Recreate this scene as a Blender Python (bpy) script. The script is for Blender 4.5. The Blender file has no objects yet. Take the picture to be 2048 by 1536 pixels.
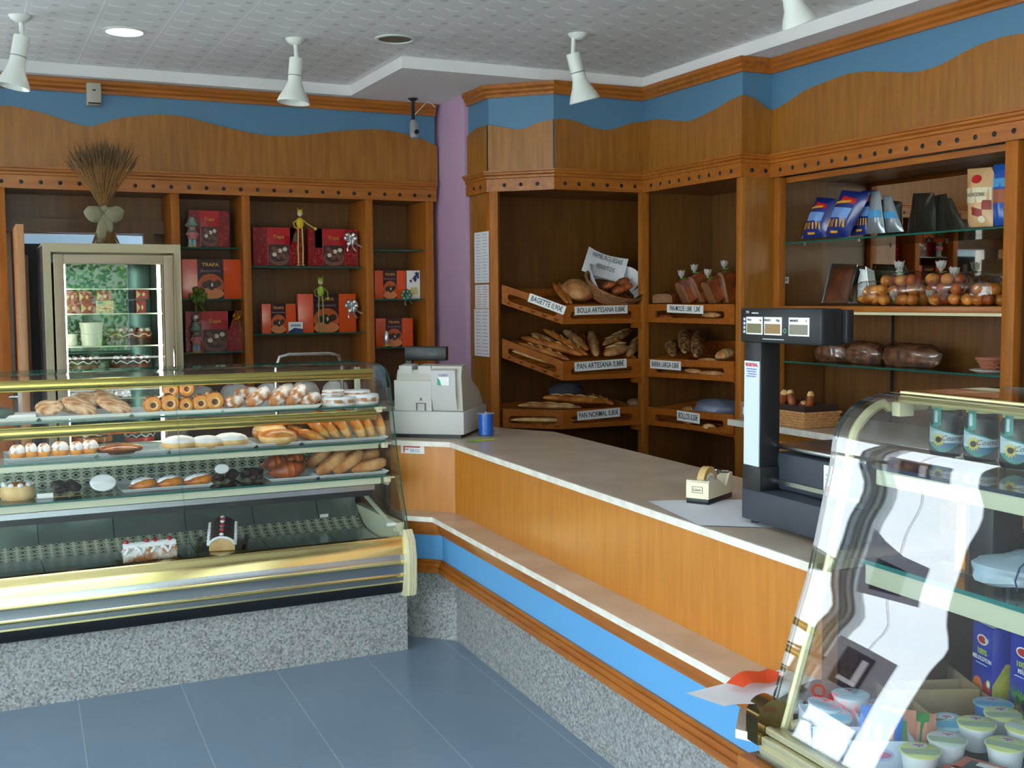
import bpy, bmesh, math, random
from mathutils import Vector, Matrix, Euler
from math import sin, cos, pi, radians as RAD, hypot, atan2
random.seed(7)
SC = bpy.context.scene
COL = SC.collection
# ------------------------------------------------------------------ camera
FPX, CAMH = 2293.0, 1.60
YAW, PITCH, ROLL = RAD(25.41), RAD(4.17), RAD(0.40)
_f = Vector((sin(YAW)*cos(PITCH), cos(YAW)*cos(PITCH), -sin(PITCH)))
_r = Vector((cos(YAW), -sin(YAW), 0))
_d = _f.cross(_r)
R2 = cos(ROLL)*_r + sin(ROLL)*_d
D2 = -sin(ROLL)*_r + cos(ROLL)*_d
CAM = Vector((0, 0, CAMH))
cam = bpy.data.cameras.new('camera'); cam_o = bpy.data.objects.new('camera', cam); COL.objects.link(cam_o)
cam.sensor_width = 36; cam.lens = 36*FPX/2048; cam.clip_start = .05
U2 = -D2; B2 = -_f
cam_o.matrix_world = Matrix(((R2.x, U2.x, B2.x, 0), (R2.y, U2.y, B2.y, 0), (R2.z, U2.z, B2.z, CAMH), (0, 0, 0, 1)))
SC.camera = cam_o
def at(px, py, X=None, Y=None, z=None):
    """point of the place seen at photo pixel px,py on the plane X=, Y= or z="""
    d = R2*((px-1024)/FPX) + D2*((py-768)/FPX) + _f
    if X is not None: t = X/d.x
    elif Y is not None: t = Y/d.y
    else: t = (z-CAMH)/d.z
    return CAM + d*t
# ------------------------------------------------------------------ light
SC.view_settings.view_transform = 'Standard'; SC.view_settings.look = 'None'
SC.view_settings.gamma = 1; SC.view_settings.use_curve_mapping = False
SC.view_settings.exposure = 0.15
W = bpy.data.worlds.new('sky'); SC.world = W; W.use_nodes = True
wn = W.node_tree; bg = wn.nodes['Background']
tc = wn.nodes.new('ShaderNodeTexCoord'); sep = wn.nodes.new('ShaderNodeSeparateXYZ'); rp = wn.nodes.new('ShaderNodeValToRGB')
wn.links.new(tc.outputs['Generated'], sep.inputs[0]); wn.links.new(sep.outputs['Z'], rp.inputs[0]); wn.links.new(rp.outputs[0], bg.inputs[0])
rp.color_ramp.elements[0].position = 0.0; rp.color_ramp.elements[0].color = (.88, .96, 1.0, 1)
rp.color_ramp.elements[1].position = .9; rp.color_ramp.elements[1].color = (.48, .70, 1.0, 1)
bg.inputs[1].default_value = 6.5
sun = bpy.data.lights.new('sun', 'SUN'); sun.energy = 40; sun.angle = RAD(1); sun.color = (1, .96, .9)
sun_o = bpy.data.objects.new('sun', sun); COL.objects.link(sun_o); sun_o.rotation_euler = Vector((.45, .55, 1)).to_track_quat('Z', 'Y').to_euler()
def portal(name, loc, rot, sx, sy):
    l = bpy.data.lights.new(name, 'AREA'); l.shape = 'RECTANGLE'; l.size = sx; l.size_y = sy
    l.cycles.is_portal = True
    o = bpy.data.objects.new(name, l); COL.objects.link(o); o.location = loc; o.rotation_euler = rot
portal('daylight_portal_left', (-2.32, 1.45, 1.4), (0, RAD(-90), 0), 2.4, 5.3)
portal('daylight_portal_front', (-.1, -1.62, 1.35), (RAD(90), 0, 0), 3.8, 2.6)
portal('daylight_portal_back', (-1.45, 7.52, 1.83), (RAD(-90), 0, 0), 1.6, 1.6)
portal('daylight_portal_side', (-2.32, 6.82, 1.83), (0, RAD(-90), 0), 1.6, 1.1)
# ------------------------------------------------------------------ materials
def srgb(r, g, b):
    def f(c):
        c /= 255.0
        return c/12.92 if c <= .04045 else ((c+.055)/1.055)**2.4
    return (f(r), f(g), f(b), 1)
MATS = {}
def mat(name, col, rough=.5, metal=0, spec=.5, var=0, scale=30, emit=None, bump=0, bscale=60, col2=None, stretch=(1, 1, 1), detail=4, coat=0, alpha=1, lo=.35, hi=.65, trans=0):
    """one Principled material, optionally mottled between two colours by noise and bumped"""
    if name in MATS: return MATS[name]
    m = bpy.data.materials.new(name); m.use_nodes = True; MATS[name] = m
    nt = m.node_tree; p = nt.nodes['Principled BSDF']; N = nt.nodes.new; L = nt.links.new
    p.inputs['Roughness'].default_value = rough; p.inputs['Metallic'].default_value = metal
    p.inputs['Specular IOR Level'].default_value = spec
    p.inputs['Base Color'].default_value = col
    p.inputs['Coat Weight'].default_value = coat; p.inputs['Coat Roughness'].default_value = .22
    p.inputs['Alpha'].default_value = alpha
    p.inputs['Transmission Weight'].default_value = trans
    if emit: p.inputs['Emission Color'].default_value = col; p.inputs['Emission Strength'].default_value = emit
    if var or bump or col2:
        t = N('ShaderNodeTexCoord'); mp = N('ShaderNodeMapping'); mp.inputs['Scale'].default_value = stretch
        L(t.outputs['Object'], mp.inputs[0])
    if var or col2:
        n = N('ShaderNodeTexNoise'); n.inputs['Scale'].default_value = scale; n.inputs['Detail'].default_value = detail
        L(mp.outputs[0], n.inputs['Vector'])
        r = N('ShaderNodeValToRGB'); L(n.outputs[0], r.inputs[0]); L(r.outputs[0], p.inputs['Base Color'])
        c2 = col2 or tuple(min(1, c*(1+var)) for c in col[:3])+(1,)
        c1 = col if col2 else tuple(c*(1-var) for c in col[:3])+(1,)
        r.color_ramp.elements[0].position = lo; r.color_ramp.elements[0].color = c1
        r.color_ramp.elements[1].position = hi; r.color_ramp.elements[1].color = c2
    if bump:
        n2 = N('ShaderNodeTexNoise'); n2.inputs['Scale'].default_value = bscale; L(mp.outputs[0], n2.inputs['Vector'])
        b = N('ShaderNodeBump'); b.inputs['Strength'].default_value = bump; b.inputs['Distance'].default_value = .01
        L(n2.outputs[0], b.inputs['Height']); L(b.outputs[0], p.inputs['Normal'])
    return m
def wood(name, dark, light, rough=.38, dirn='z', coat=.25, spec=.5):
    st = {'z': (9, 9, .8), 'x': (.8, 9, 9), 'y': (9, .8, 9)}[dirn]
    m = mat(name, dark, rough, col2=light, scale=4, stretch=st, detail=6, coat=coat, lo=.3, hi=.72, spec=spec)
    return m
WOOD = wood('oak_panel', srgb(142, 88, 24), srgb(168, 108, 36))
WOODM = wood('oak_moulding', srgb(150, 84, 22), srgb(180, 108, 34), dirn='x')
WOODY = wood('oak_moulding_y', srgb(154, 84, 20), srgb(184, 108, 32), dirn='y')
WOODP = wood('oak_post', srgb(156, 88, 24), srgb(184, 110, 36), rough=.5, coat=.08, spec=.3)
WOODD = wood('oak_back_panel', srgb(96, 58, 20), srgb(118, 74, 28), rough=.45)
WOODT = wood('oak_tray', srgb(146, 76, 16), srgb(172, 96, 26), dirn='x', coat=0, rough=.6, spec=.25)
WOODF = wood('oak_counter_front', srgb(186, 114, 34), srgb(202, 130, 46), rough=.4)
BLUE = mat('blue_laminate_dim', srgb(84, 128, 160), .5)  # same blue as the counter strip, dimmer light put into the colour
BLUEC = mat('blue_counter_strip_lit', srgb(100, 168, 222), .45)  # same blue as the pelmet, brighter light put into the colour
LILAC = mat('lilac_paint', srgb(200, 164, 196), .7, bump=.1, bscale=200)
WHITEP = mat('white_ceiling_paint', srgb(232, 230, 230), .8)
WHITEWALL = mat('white_wall_paint', srgb(225, 225, 220), .8)
MARB = mat('beige_marble', srgb(196, 172, 150), .3, col2=srgb(216, 196, 174), scale=5, detail=8, coat=.1)
MARBE = mat('pale_marble_edge', srgb(222, 212, 198), .5, col2=srgb(240, 234, 224), scale=18, detail=8)
BLACK = mat('black_plastic', srgb(26, 27, 30), .4)
DARK = mat('dark_interior', srgb(30, 28, 28), .8)
GREYD = mat('dark_grey_metal', srgb(62, 66, 74), .45, metal=.2)
GOLD = mat('champagne_gold_metal', srgb(224, 208, 148), .22, metal=1)
GOLDP = mat('polished_gold_metal', srgb(160, 128, 72), .08, metal=1)
STEEL = mat('brushed_steel', srgb(176, 180, 182), .24, metal=1)
STEELD = mat('steel_deck', srgb(178, 190, 186), .22, metal=.8, var=.12, scale=5)
DUST = mat('dusted_bun_top', srgb(178, 120, 76), .7, col2=srgb(236, 236, 240), scale=40, bump=.3, bscale=90, lo=.36, hi=.5)
MARBL = mat('chocolate_marbled_roll', srgb(84, 44, 24), .4, col2=srgb(226, 176, 110), scale=30, lo=.45, hi=.55, stretch=(1, .4, 1))
CHROME = mat('chrome', srgb(215, 215, 218), .06, metal=1)
CREAM = mat('cream_plastic', srgb(228, 218, 180), .4)
CREAMP = mat('cream_shelf_profile', srgb(206, 208, 180), .35)
BEIGE = mat('beige_fridge_enamel', srgb(172, 160, 128), .4)
BEIGED = mat('beige_fridge_door', srgb(166, 148, 122), .4)
GLASSEDGE = mat('green_glass_edge', srgb(22, 92, 82), .15)
WHITE = mat('white_card', srgb(238, 238, 236), .5)
TRAYW = mat('white_tray_card', srgb(222, 226, 228), .5)
PAPER = mat('paper', srgb(232, 232, 236), .7)
INK = mat('black_ink', srgb(22, 22, 26), .6)
RED = mat('red_print', srgb(190, 22, 30), .35)
def glass(name, tint=(.96, .99, .97, 1), f0=.045, rough=0.0, mx=1.0):
    if name in MATS: return MATS[name]
    m = bpy.data.materials.new(name); m.use_nodes = True; MATS[name] = m
    nt = m.node_tree; nt.nodes.clear(); N = nt.nodes.new; L = nt.links.new
    out = N('ShaderNodeOutputMaterial'); mix = N('ShaderNodeMixShader'); tr = N('ShaderNodeBsdfTransparent'); gl = N('ShaderNodeBsdfGlossy')
    tr.inputs[0].default_value = tint; gl.inputs['Roughness'].default_value = rough
    lw = N('ShaderNodeLayerWeight'); lw.inputs[0].default_value = .5
    pw = N('ShaderNodeMath'); pw.operation = 'POWER'; pw.inputs[1].default_value = 5
    ma = N('ShaderNodeMath'); ma.operation = 'MULTIPLY_ADD'; ma.inputs[1].default_value = (1-f0)*mx; ma.inputs[2].default_value = f0
    L(lw.outputs['Facing'], pw.inputs[0]); L(pw.outputs[0], ma.inputs[0]); L(ma.outputs[0], mix.inputs[0])
    L(tr.outputs[0], mix.inputs[1]); L(gl.outputs[0], mix.inputs[2]); L(mix.outputs[0], out.inputs[0])
    return m
GLASS = glass('clear_glass')
GLASSC = glass('curved_case_glass', (.985, .995, .99, 1), .022)
GLASSR = glass('curved_case_glass_right', (.97, .99, .98, 1), .09)
GLASSG = glass('green_shelf_glass', (.82, .93, .90, 1), .06)
GLASSF = glass('fridge_door_glass', (.90, .96, .94, 1), .05)
FILM = glass('cellophane_film', (.95, .95, .96, 1), .10, .12)
MIRROR = mat('mirror_glass', srgb(215, 205, 190), .02, metal=1)
def granite():
    m = mat('speckled_granite', srgb(150, 150, 148), .42)
    nt = m.node_tree; p = nt.nodes['Principled BSDF']; N = nt.nodes.new; L = nt.links.new
    t = N('ShaderNodeTexCoord'); v = N('ShaderNodeTexVoronoi'); v.inputs['Scale'].default_value = 130
    L(t.outputs['Object'], v.inputs['Vector'])
    r = N('ShaderNodeValToRGB'); L(v.outputs['Color'], r.inputs[0]); e = r.color_ramp.elements
    e[0].position = .12; e[0].color = srgb(118, 118, 120)
    e[1].position = .9; e[1].color = srgb(186, 186, 182)
    a = e.new(.35); a.color = srgb(148, 146, 142); b = e.new(.6); b.color = srgb(168, 168, 166)
    n = N('ShaderNodeTexNoise'); n.inputs['Scale'].default_value = 260; L(t.outputs['Object'], n.inputs['Vector'])
    mx = N('ShaderNodeMix'); mx.data_type = 'RGBA'; mx.blend_type = 'OVERLAY'; mx.inputs[0].default_value = .35
    L(r.outputs[0], mx.inputs[6]); L(n.outputs['Color'], mx.inputs[7]); L(mx.outputs[2], p.inputs['Base Color'])
    return m
GRANITE = granite()
def lines_mat(name, base, line, spacing, width, off=0, ang=0, rough=.35, axis='X', var=.05, coat=0, spacing2=None, bumpn=0):
    """plain surface ruled by thin straight joints every `spacing` metres"""
    m = mat(name, base, rough, coat=coat, bump=bumpn, bscale=25)
    nt = m.node_tree; p = nt.nodes['Principled BSDF']; N = nt.nodes.new; L = nt.links.new
    t = N('ShaderNodeTexCoord'); mp = N('ShaderNodeMapping'); mp.inputs['Rotation'].default_value = (0, 0, ang); mp.inputs['Location'].default_value = (off, 0, 0)
    L(t.outputs['Object'], mp.inputs[0]); s = N('ShaderNodeSeparateXYZ'); L(mp.outputs[0], s.inputs[0])
    def lin(o, sp):
        d = N('ShaderNodeMath'); d.operation = 'DIVIDE'; d.inputs[1].default_value = sp; L(o, d.inputs[0])
        f = N('ShaderNodeMath'); f.operation = 'FRACT'; L(d.outputs[0], f.inputs[0])
        c = N('ShaderNodeMath'); c.operation = 'LESS_THAN'; c.inputs[1].default_value = width/sp; L(f.outputs[0], c.inputs[0]); return c.outputs[0]
    k = lin(s.outputs[axis], spacing)
    if spacing2:
        k2 = lin(s.outputs['Y'], spacing2); a = N('ShaderNodeMath'); a.operation = 'MAXIMUM'; L(k, a.inputs[0]); L(k2, a.inputs[1]); k = a.outputs[0]
    n = N('ShaderNodeTexNoise'); n.inputs['Scale'].default_value = 3; n.inputs['Detail'].default_value = 8; L(t.outputs['Object'], n.inputs['Vector'])
    r = N('ShaderNodeValToRGB'); L(n.outputs[0], r.inputs[0])
    r.color_ramp.elements[0].color = tuple(c*(1-var) for c in base[:3])+(1,); r.color_ramp.elements[1].color = tuple(c*(1+var) for c in base[:3])+(1,)
    mx = N('ShaderNodeMix'); mx.data_type = 'RGBA'; L(k, mx.inputs[0]); L(r.outputs[0], mx.inputs[6]); mx.inputs[7].default_value = line
    L(mx.outputs[2], p.inputs['Base Color'])
    return m
FLOOR = lines_mat('blue_grey_floor_tile', srgb(128, 148, 168), srgb(172, 186, 198), .405, .004, off=-.147+.405, ang=RAD(2.4), rough=.3, var=.08)
def ceiling_mat():
    m = mat('embossed_ceiling_tile', srgb(226, 228, 226), .5)
    nt = m.node_tree; p = nt.nodes['Principled BSDF']; N = nt.nodes.new; L = nt.links.new
    t = N('ShaderNodeTexCoord'); s = N('ShaderNodeSeparateXYZ'); L(t.outputs['Object'], s.inputs[0])
    def M(op, a, b=None, c=None):
        n = N('ShaderNodeMath'); n.operation = op
        for i, v in enumerate((a, b, c)):
            if v is None: continue
            if isinstance(v, (int, float)): n.inputs[i].default_value = v
            else: L(v, n.inputs[i])
        return n.outputs[0]
    x = M('DIVIDE', M('ADD', s.outputs['X'], .02), .313); fx = M('FRACT', x)
    line = M('LESS_THAN', fx, .018)
    line2 = M('MULTIPLY', M('GREATER_THAN', fx, .07), M('LESS_THAN', fx, .085))
    # little fan strokes, two per tile, staggered
    cx = M('MULTIPLY', x, 2.0); col = M('FLOOR', cx); u = M('SUBTRACT', M('FRACT', cx), .5)
    cy = M('ADD', M('DIVIDE', s.outputs['Y'], .155), M('MULTIPLY', col, .5)); v = M('SUBTRACT', M('FRACT', cy), .5)
    arc = M('ADD', v, M('MULTIPLY', M('MULTIPLY', u, u), 1.4))
    st = M('MULTIPLY', M('LESS_THAN', M('ABSOLUTE', M('SUBTRACT', arc, .22)), .07), M('MULTIPLY', M('GREATER_THAN', u, -.36), M('LESS_THAN', u, .12)))
    du = M('SUBTRACT', u, .28); dv = M('ADD', v, .25)
    dk = M('LESS_THAN', M('ADD', M('MULTIPLY', du, du), M('MULTIPLY', dv, dv)), .012)
    b0 = srgb(224, 226, 224)
    mx = N('ShaderNodeMix'); mx.data_type = 'RGBA'; L(st, mx.inputs[0]); mx.inputs[6].default_value = b0; mx.inputs[7].default_value = srgb(246, 247, 245)
    m2 = N('ShaderNodeMix'); m2.data_type = 'RGBA'; L(dk, m2.inputs[0]); L(mx.outputs[2], m2.inputs[6]); m2.inputs[7].default_value = srgb(196, 198, 197)
    m3 = N('ShaderNodeMix'); m3.data_type = 'RGBA'; L(M('MAXIMUM', line, M('MULTIPLY', line2, .4)), m3.inputs[0]); L(m2.outputs[2], m3.inputs[6]); m3.inputs[7].default_value = srgb(246, 247, 246)
    L(m3.outputs[2], p.inputs['Base Color'])
    nz = N('ShaderNodeTexNoise'); nz.inputs['Scale'].default_value = 9; L(t.outputs['Object'], nz.inputs['Vector'])
    h = M('ADD', M('MULTIPLY', st, .6), M('ADD', M('MULTIPLY', dk, -.5), nz.outputs[0]))
    b = N('ShaderNodeBump'); b.inputs['Strength'].default_value = .25; b.inputs['Distance'].default_value = .01; L(h, b.inputs['Height']); L(b.outputs[0], p.inputs['Normal'])
    return m
CEIL = ceiling_mat()
def lattice_mat():
    m = mat('perforated_lattice_plate', srgb(196, 204, 180), .4, metal=.3)
    nt = m.node_tree; p = nt.nodes['Principled BSDF']; N = nt.nodes.new; L = nt.links.new
    t = N('ShaderNodeTexCoord'); s = N('ShaderNodeSeparateXYZ'); L(t.outputs['Object'], s.inputs[0])
    def M(op, a, b=None):
        n = N('ShaderNodeMath'); n.operation = op
        for i, v in enumerate((a, b)):
            if v is None: continue
            if isinstance(v, (int, float)): n.inputs[i].default_value = v
            else: L(v, n.inputs[i])
        return n.outputs[0]
    yz = M('ADD', s.outputs['Z'], s.outputs['Y'])
    u = M('SUBTRACT', M('FRACT', M('DIVIDE', s.outputs['X'], .046)), .5)
    v = M('SUBTRACT', M('FRACT', M('DIVIDE', yz, .036)), .5)
    rr = M('ADD', M('MULTIPLY', u, u), M('MULTIPLY', v, v))
    hole = M('LESS_THAN', rr, .035)
    ring = M('MULTIPLY', M('GREATER_THAN', rr, .085), M('LESS_THAN', rr, .17))
    gap = M('GREATER_THAN', M('ABSOLUTE', v), .1)
    k = M('MAXIMUM', hole, M('MULTIPLY', ring, gap))
    mx = N('ShaderNodeMix'); mx.data_type = 'RGBA'; L(k, mx.inputs[0]); mx.inputs[6].default_value = srgb(196, 204, 180); mx.inputs[7].default_value = srgb(30, 36, 32)
    L(mx.outputs[2], p.inputs['Base Color'])
    return m
LATT = lattice_mat()
CRUST = mat('bread_crust', srgb(158, 78, 24), .5, col2=srgb(214, 136, 58), scale=14, detail=5, bump=.25, bscale=50)
CRUSTF = mat('floured_crust', srgb(164, 94, 42), .65, col2=srgb(216, 168, 112), scale=12, detail=5, bump=.2, bscale=40)
CRUSTD = mat('dark_crust', srgb(112, 48, 20), .4, col2=srgb(180, 92, 38), scale=16, bump=.2)
GOLDBUN = mat('golden_bun', srgb(176, 90, 26), .35, col2=srgb(232, 160, 70), scale=12, bump=.15)
DOUGH = mat('pale_dough', srgb(222, 172, 106), .6, col2=srgb(238, 204, 146), scale=20)
SUGAR = mat('icing_sugar', srgb(226, 226, 230), .8, col2=srgb(244, 244, 246), scale=40, bump=.3, bscale=90)
SUGARY = mat('sugared_pastry', srgb(184, 120, 66), .7, col2=srgb(236, 232, 228), scale=24, bump=.35, bscale=80, lo=.42, hi=.58)
FLAKY = mat('flaky_pastry', srgb(168, 100, 44), .65, col2=srgb(232, 206, 170), scale=26, bump=.4, bscale=70, stretch=(1, 3, 1))
CHOC = mat('dark_chocolate', srgb(34, 24, 26), .35, col2=srgb(64, 42, 36), scale=20, bump=.3)
CHOCB = mat('chocolate_brown', srgb(86, 44, 26), .35, col2=srgb(120, 62, 34), scale=18, bump=.15)
CREAMW = mat('whipped_cream', srgb(240, 240, 242), .5)
CARAMEL = mat('caramel_glaze', srgb(150, 62, 16), .15, col2=srgb(224, 140, 44), scale=14, coat=.5)
CHERRY = mat('red_cherry', srgb(170, 10, 24), .15, coat=.5)
WICK = mat('wicker', srgb(120, 72, 40), .6, col2=srgb(176, 118, 72), scale=40, stretch=(1, 1, 5), bump=.6, bscale=60)
CARD = mat('brown_cardboard', srgb(172, 144, 104), .8, var=.08, scale=8)
# ------------------------------------------------------------------ mesh building
class B:
    """collects shapes into one mesh; m = material slot"""
    def __init__(s): s.bm = bmesh.new()
    def _f(s, vs, m, sm=False):
        try: f = s.bm.faces.new(vs)
        except ValueError: return
        f.material_index = m; f.smooth = sm
    def box(s, c, d, rot=None, m=0, bev=0):
        M = Matrix.Translation(Vector(c)) @ (rot if rot is not None else Matrix.Identity(4)) @ Matrix.Diagonal((d[0], d[1], d[2], 1))
        r = bmesh.ops.create_cube(s.bm, size=1, matrix=M)
        fs = set(f for v in r['verts'] for f in v.link_faces)
        for f in fs: f.material_index = m
        if bev:
            es = set(e for v in r['verts'] for e in v.link_edges)
            q = bmesh.ops.bevel(s.bm, geom=list(es), offset=bev, segments=2, affect='EDGES', profile=.5)
            for f in q['faces']: f.material_index = m; f.smooth = True
        return s
    def box2(s, a, b, m=0, bev=0):
        a, b = Vector(a), Vector(b)
        return s.box((a+b)/2, [abs(q) for q in (b-a)], m=m, bev=bev)
    def lathe(s, prof, n=20, M=None, m=0, sm=True, mfun=None):
        M = M or Matrix.Identity(4); rings = []
        for r, z in prof:
            if r < 1e-5: rings.append([s.bm.verts.new(M @ Vector((0, 0, z)))])
            else: rings.append([s.bm.verts.new(M @ Vector((r*cos(2*pi*i/n), r*sin(2*pi*i/n), z))) for i in range(n)])
        for k in range(len(rings)-1):
            a, b = rings[k], rings[k+1]; mm = mfun(k) if mfun else m
            for i in range(n):
                j = (i+1) % n
                if len(a) == 1 and len(b) == 1: continue
                if len(a) == 1: s._f([a[0], b[j], b[i]], mm, sm)
                elif len(b) == 1: s._f([a[i], a[j], b[0]], mm, sm)
                else: s._f([a[i], a[j], b[j], b[i]], mm, sm)
        return s
    def tube(s, pts, r, n=8, m=0, cap=True, closed=False):
        pts = [Vector(p) for p in pts]; rings = []; N = len(pts)
        up = None
        for i, p in enumerate(pts):
            if closed: t = pts[(i+1) % N]-pts[i-1]
            else: t = pts[min(i+1, N-1)]-pts[max(i-1, 0)]
            t.normalize()
            if up is None: up = Vector((0, 0, 1)) if abs(t.z) < .9 else Vector((1, 0, 0))
            u = t.cross(up).normalized(); w = u.cross(t).normalized(); up = w
            rr = r[i] if isinstance(r, (list, tuple)) else r
            rings.append([s.bm.verts.new(p + (u*cos(2*pi*k/n)+w*sin(2*pi*k/n))*rr) for k in range(n)])
        for i in range(N if closed else N-1):
            a, b = rings[i], rings[(i+1) % N]
            for k in range(n): s._f([a[k], a[(k+1) % n], b[(k+1) % n], b[k]], m, True)
        if cap and not closed:
            s._f(rings[0][::-1], m); s._f(rings[-1], m)
        return s
    def poly(s, pts, m=0, sm=False):
        s._f([s.bm.verts.new(Vector(p)) for p in pts], m, sm); return s
    def prism(s, pts, vec, m=0, mside=None):
        """closed solid: polygon pts (3D) swept along vec"""
        v = Vector(vec); a = [s.bm.verts.new(Vector(p)) for p in pts]; b = [s.bm.verts.new(Vector(p)+v) for p in pts]
        s._f(a[::-1], m); s._f(b, m); n = len(a); ms = m if mside is None else mside
        for i in range(n): s._f([a[i], a[(i+1) % n], b[(i+1) % n], b[i]], ms)
        return s
    def strip(s, A, Bp, m=0, sm=True):
        a = [s.bm.verts.new(Vector(p)) for p in A]; b = [s.bm.verts.new(Vector(p)) for p in Bp]
        for i in range(len(a)-1): s._f([a[i], a[i+1], b[i+1], b[i]], m, sm)
        return s
    def grid(s, fn, nu, nv, m=0, sm=True, mfun=None, wrap=False):
        V = [[s.bm.verts.new(Vector(fn(i/nu, j/nv))) for j in range(nv+1)] for i in range(nu+(0 if wrap else 1))]
        for i in range(nu):
            i2 = (i+1) % nu if wrap else i+1
            for j in range(nv): s._f([V[i][j], V[i2][j], V[i2][j+1], V[i][j+1]], mfun(i/nu, j/nv) if mfun else m, sm)
        return s
    def ell(s, c, r, rot=None, m=0, nu=16, nv=10, bumpy=0, seed=0, flat=0, mfun=None, pw=1):
        """rounded body; flat cuts the underside; mfun(height 0..1) picks the slot"""
        R = rot or Matrix.Identity(4); c = Vector(c); rnd = random.Random(seed); ph = [rnd.uniform(0, 6.3) for _ in range(6)]
        def f(u, v):
            a = 2*pi*u; b = pi*v-pi/2
            k = 1+bumpy*(sin(3*a+ph[0])*cos(b)+.6*sin(5*a+ph[1]+3*b)+.5*sin(7*b+ph[2]+a))
            cb = abs(cos(b))**pw
            p = Vector((r[0]*cos(a)*cb*k, r[1]*sin(a)*cb*k, r[2]*sin(b)*k))
            if flat and p.z < -r[2]*(1-flat): p.z = -r[2]*(1-flat)
            return c + (R @ p)
        return s.grid(f, nu, nv, m, True, (lambda u, v: mfun(v)) if mfun else None)
    def done(s, name, mats, parent=None, loc=None, rot=None, world=True, label=None, cat=None, group=None, kind=None, doubles=True):
        if doubles: bmesh.ops.remove_doubles(s.bm, verts=s.bm.verts, dist=1e-5)
        bmesh.ops.recalc_face_normals(s.bm, faces=s.bm.faces)
        me = bpy.data.meshes.new(name)
        if not isinstance(mats, (list, tuple)): mats = [mats]
        for q in mats: me.materials.append(q)
        o = bpy.data.objects.new(name, me); COL.objects.link(o)
        if parent is not None:
            o.parent = parent
            if world: s.bm.transform(wm(parent).inverted())
            if loc is not None: o.location = loc
            if rot is not None: o.rotation_euler = rot
        else:
            L0 = Vector(loc) if loc is not None else Vector((0, 0, 0)); o.location = L0
            if rot is not None: o.rotation_euler = rot
            if world and loc is not None:
                s.bm.transform((Matrix.Translation(L0) @ (Euler(rot).to_matrix().to_4x4() if rot is not None else Matrix.Identity(4))).inverted())
        s.bm.to_mesh(me); s.bm.free(); me.set_sharp_from_angle(angle=RAD(38))
        tag(o, label, cat, group, kind)
        return o
def wm(o):
    m = Matrix.LocRotScale(o.location, o.rotation_euler, o.scale)
    return wm(o.parent) @ m if o.parent else m
def tag(o, label=None, cat=None, group=None, kind=None):
    if label: o['label'] = label
    if cat: o['category'] = cat
    if group: o['group'] = group
    if kind: o['kind'] = kind
    return o
def thing(name, label, cat, loc=(0, 0, 0), rz=0, group=None, rot=None):
    o = bpy.data.objects.new(name, None); COL.objects.link(o); o.empty_display_size = .05
    o.location = loc; o.rotation_euler = rot if rot is not None else (0, 0, rz)
    return tag(o, label, cat, group)
def copy_tree(o, parent=None):
    c = o.copy(); COL.objects.link(c); c.parent = parent
    for ch in list(o.children): copy_tree(ch, c)
    return c
def struct(b, name, mats, **k): return b.done(name, mats, kind='structure', **k)
RX = lambda a: Matrix.Rotation(a, 4, 'X')
RY = lambda a: Matrix.Rotation(a, 4, 'Y')
RZ = lambda a: Matrix.Rotation(a, 4, 'Z')
T = lambda *p: Matrix.Translation(Vector(p))
def text(body, size, m, parent, M, name='lettering', ext=.0004, align='CENTER', shear=0, sx=1, bold=0, label=None, world=True):
    """flat lettering as a mesh part; M places it (text reads along local x, up local y, faces local z)"""
    cu = bpy.data.curves.new(name, 'FONT'); cu.body = body; cu.size = size; cu.align_x = align; cu.align_y = 'CENTER'
    cu.extrude = ext; cu.shear = shear; cu.resolution_u = 2; cu.offset = bold
    t = bpy.data.objects.new('t', cu); COL.objects.link(t)
    dg = bpy.context.evaluated_depsgraph_get(); me = bpy.data.meshes.new_from_object(t.evaluated_get(dg))
    bpy.data.objects.remove(t); bpy.data.curves.remove(cu)
    me.name = name; me.materials.clear(); me.materials.append(m)
    A = M @ Matrix.Diagonal((sx, 1, 1, 1))
    if world: A = wm(parent).inverted() @ A
    me.transform(A)
    o = bpy.data.objects.new(name, me); COL.objects.link(o); o.parent = parent
    if label: o['label'] = label
    return o
FY = RX(RAD(90))                                   # faces the camera side (-Y)
FX = RZ(RAD(-90)) @ RX(RAD(90))                    # faces -X
# ------------------------------------------------------------------ the room
ZS, ZC = 2.87, 2.935
LX, RXW, FYW, BYW = -2.30, 4.42, -1.60, 7.50
struct(B().box2((LX-.2, FYW-.2, -.1), (RXW+.1, BYW+1.0, 0)), 'floor', FLOOR)
struct(B().box2((LX-.2, FYW-.2, ZC), (RXW+.1, BYW+1.0, ZC+.1)), 'ceiling', CEIL)
b = B()
b.box2((LX, 6.93, ZS), (2.2, BYW, ZC-.001)).box2((2.2, 6.0, ZS), (RXW, BYW, ZC-.001)).box2((3.74, FYW, ZS), (RXW, 6.0, ZC-.001))
struct(b, 'trim_1', WHITEP)
b = B()   # white shop wall behind the shelving, open where the doorway is
b.box2((-.68, BYW, 0), (.31, BYW+.1, ZC)).box2((LX-.2, BYW, 0), (-.68, BYW+.1, .45)).box2((LX-.2, BYW, 2.62), (-.68, BYW+.1, ZC)).box2((LX-.2, BYW, .45), (-2.28, BYW+.1, 2.62)).box2((1.04, BYW, 0), (RXW+.1, BYW+.1, ZC)).box2((.31, BYW, 2.02), (1.04, BYW+.1, ZC))
struct(b, 'wall_back', WHITEWALL)
struct(B().box2((LX, BYW+.9, 0), (2.2, BYW+1.0, ZC)), 'wall_corridor', mat('pale_blue_wall_paint', srgb(150, 172, 190), .8))
struct(B().box2((RXW, FYW, 0), (RXW+.1, BYW, ZC)), 'wall_right', WHITEWALL)
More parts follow.
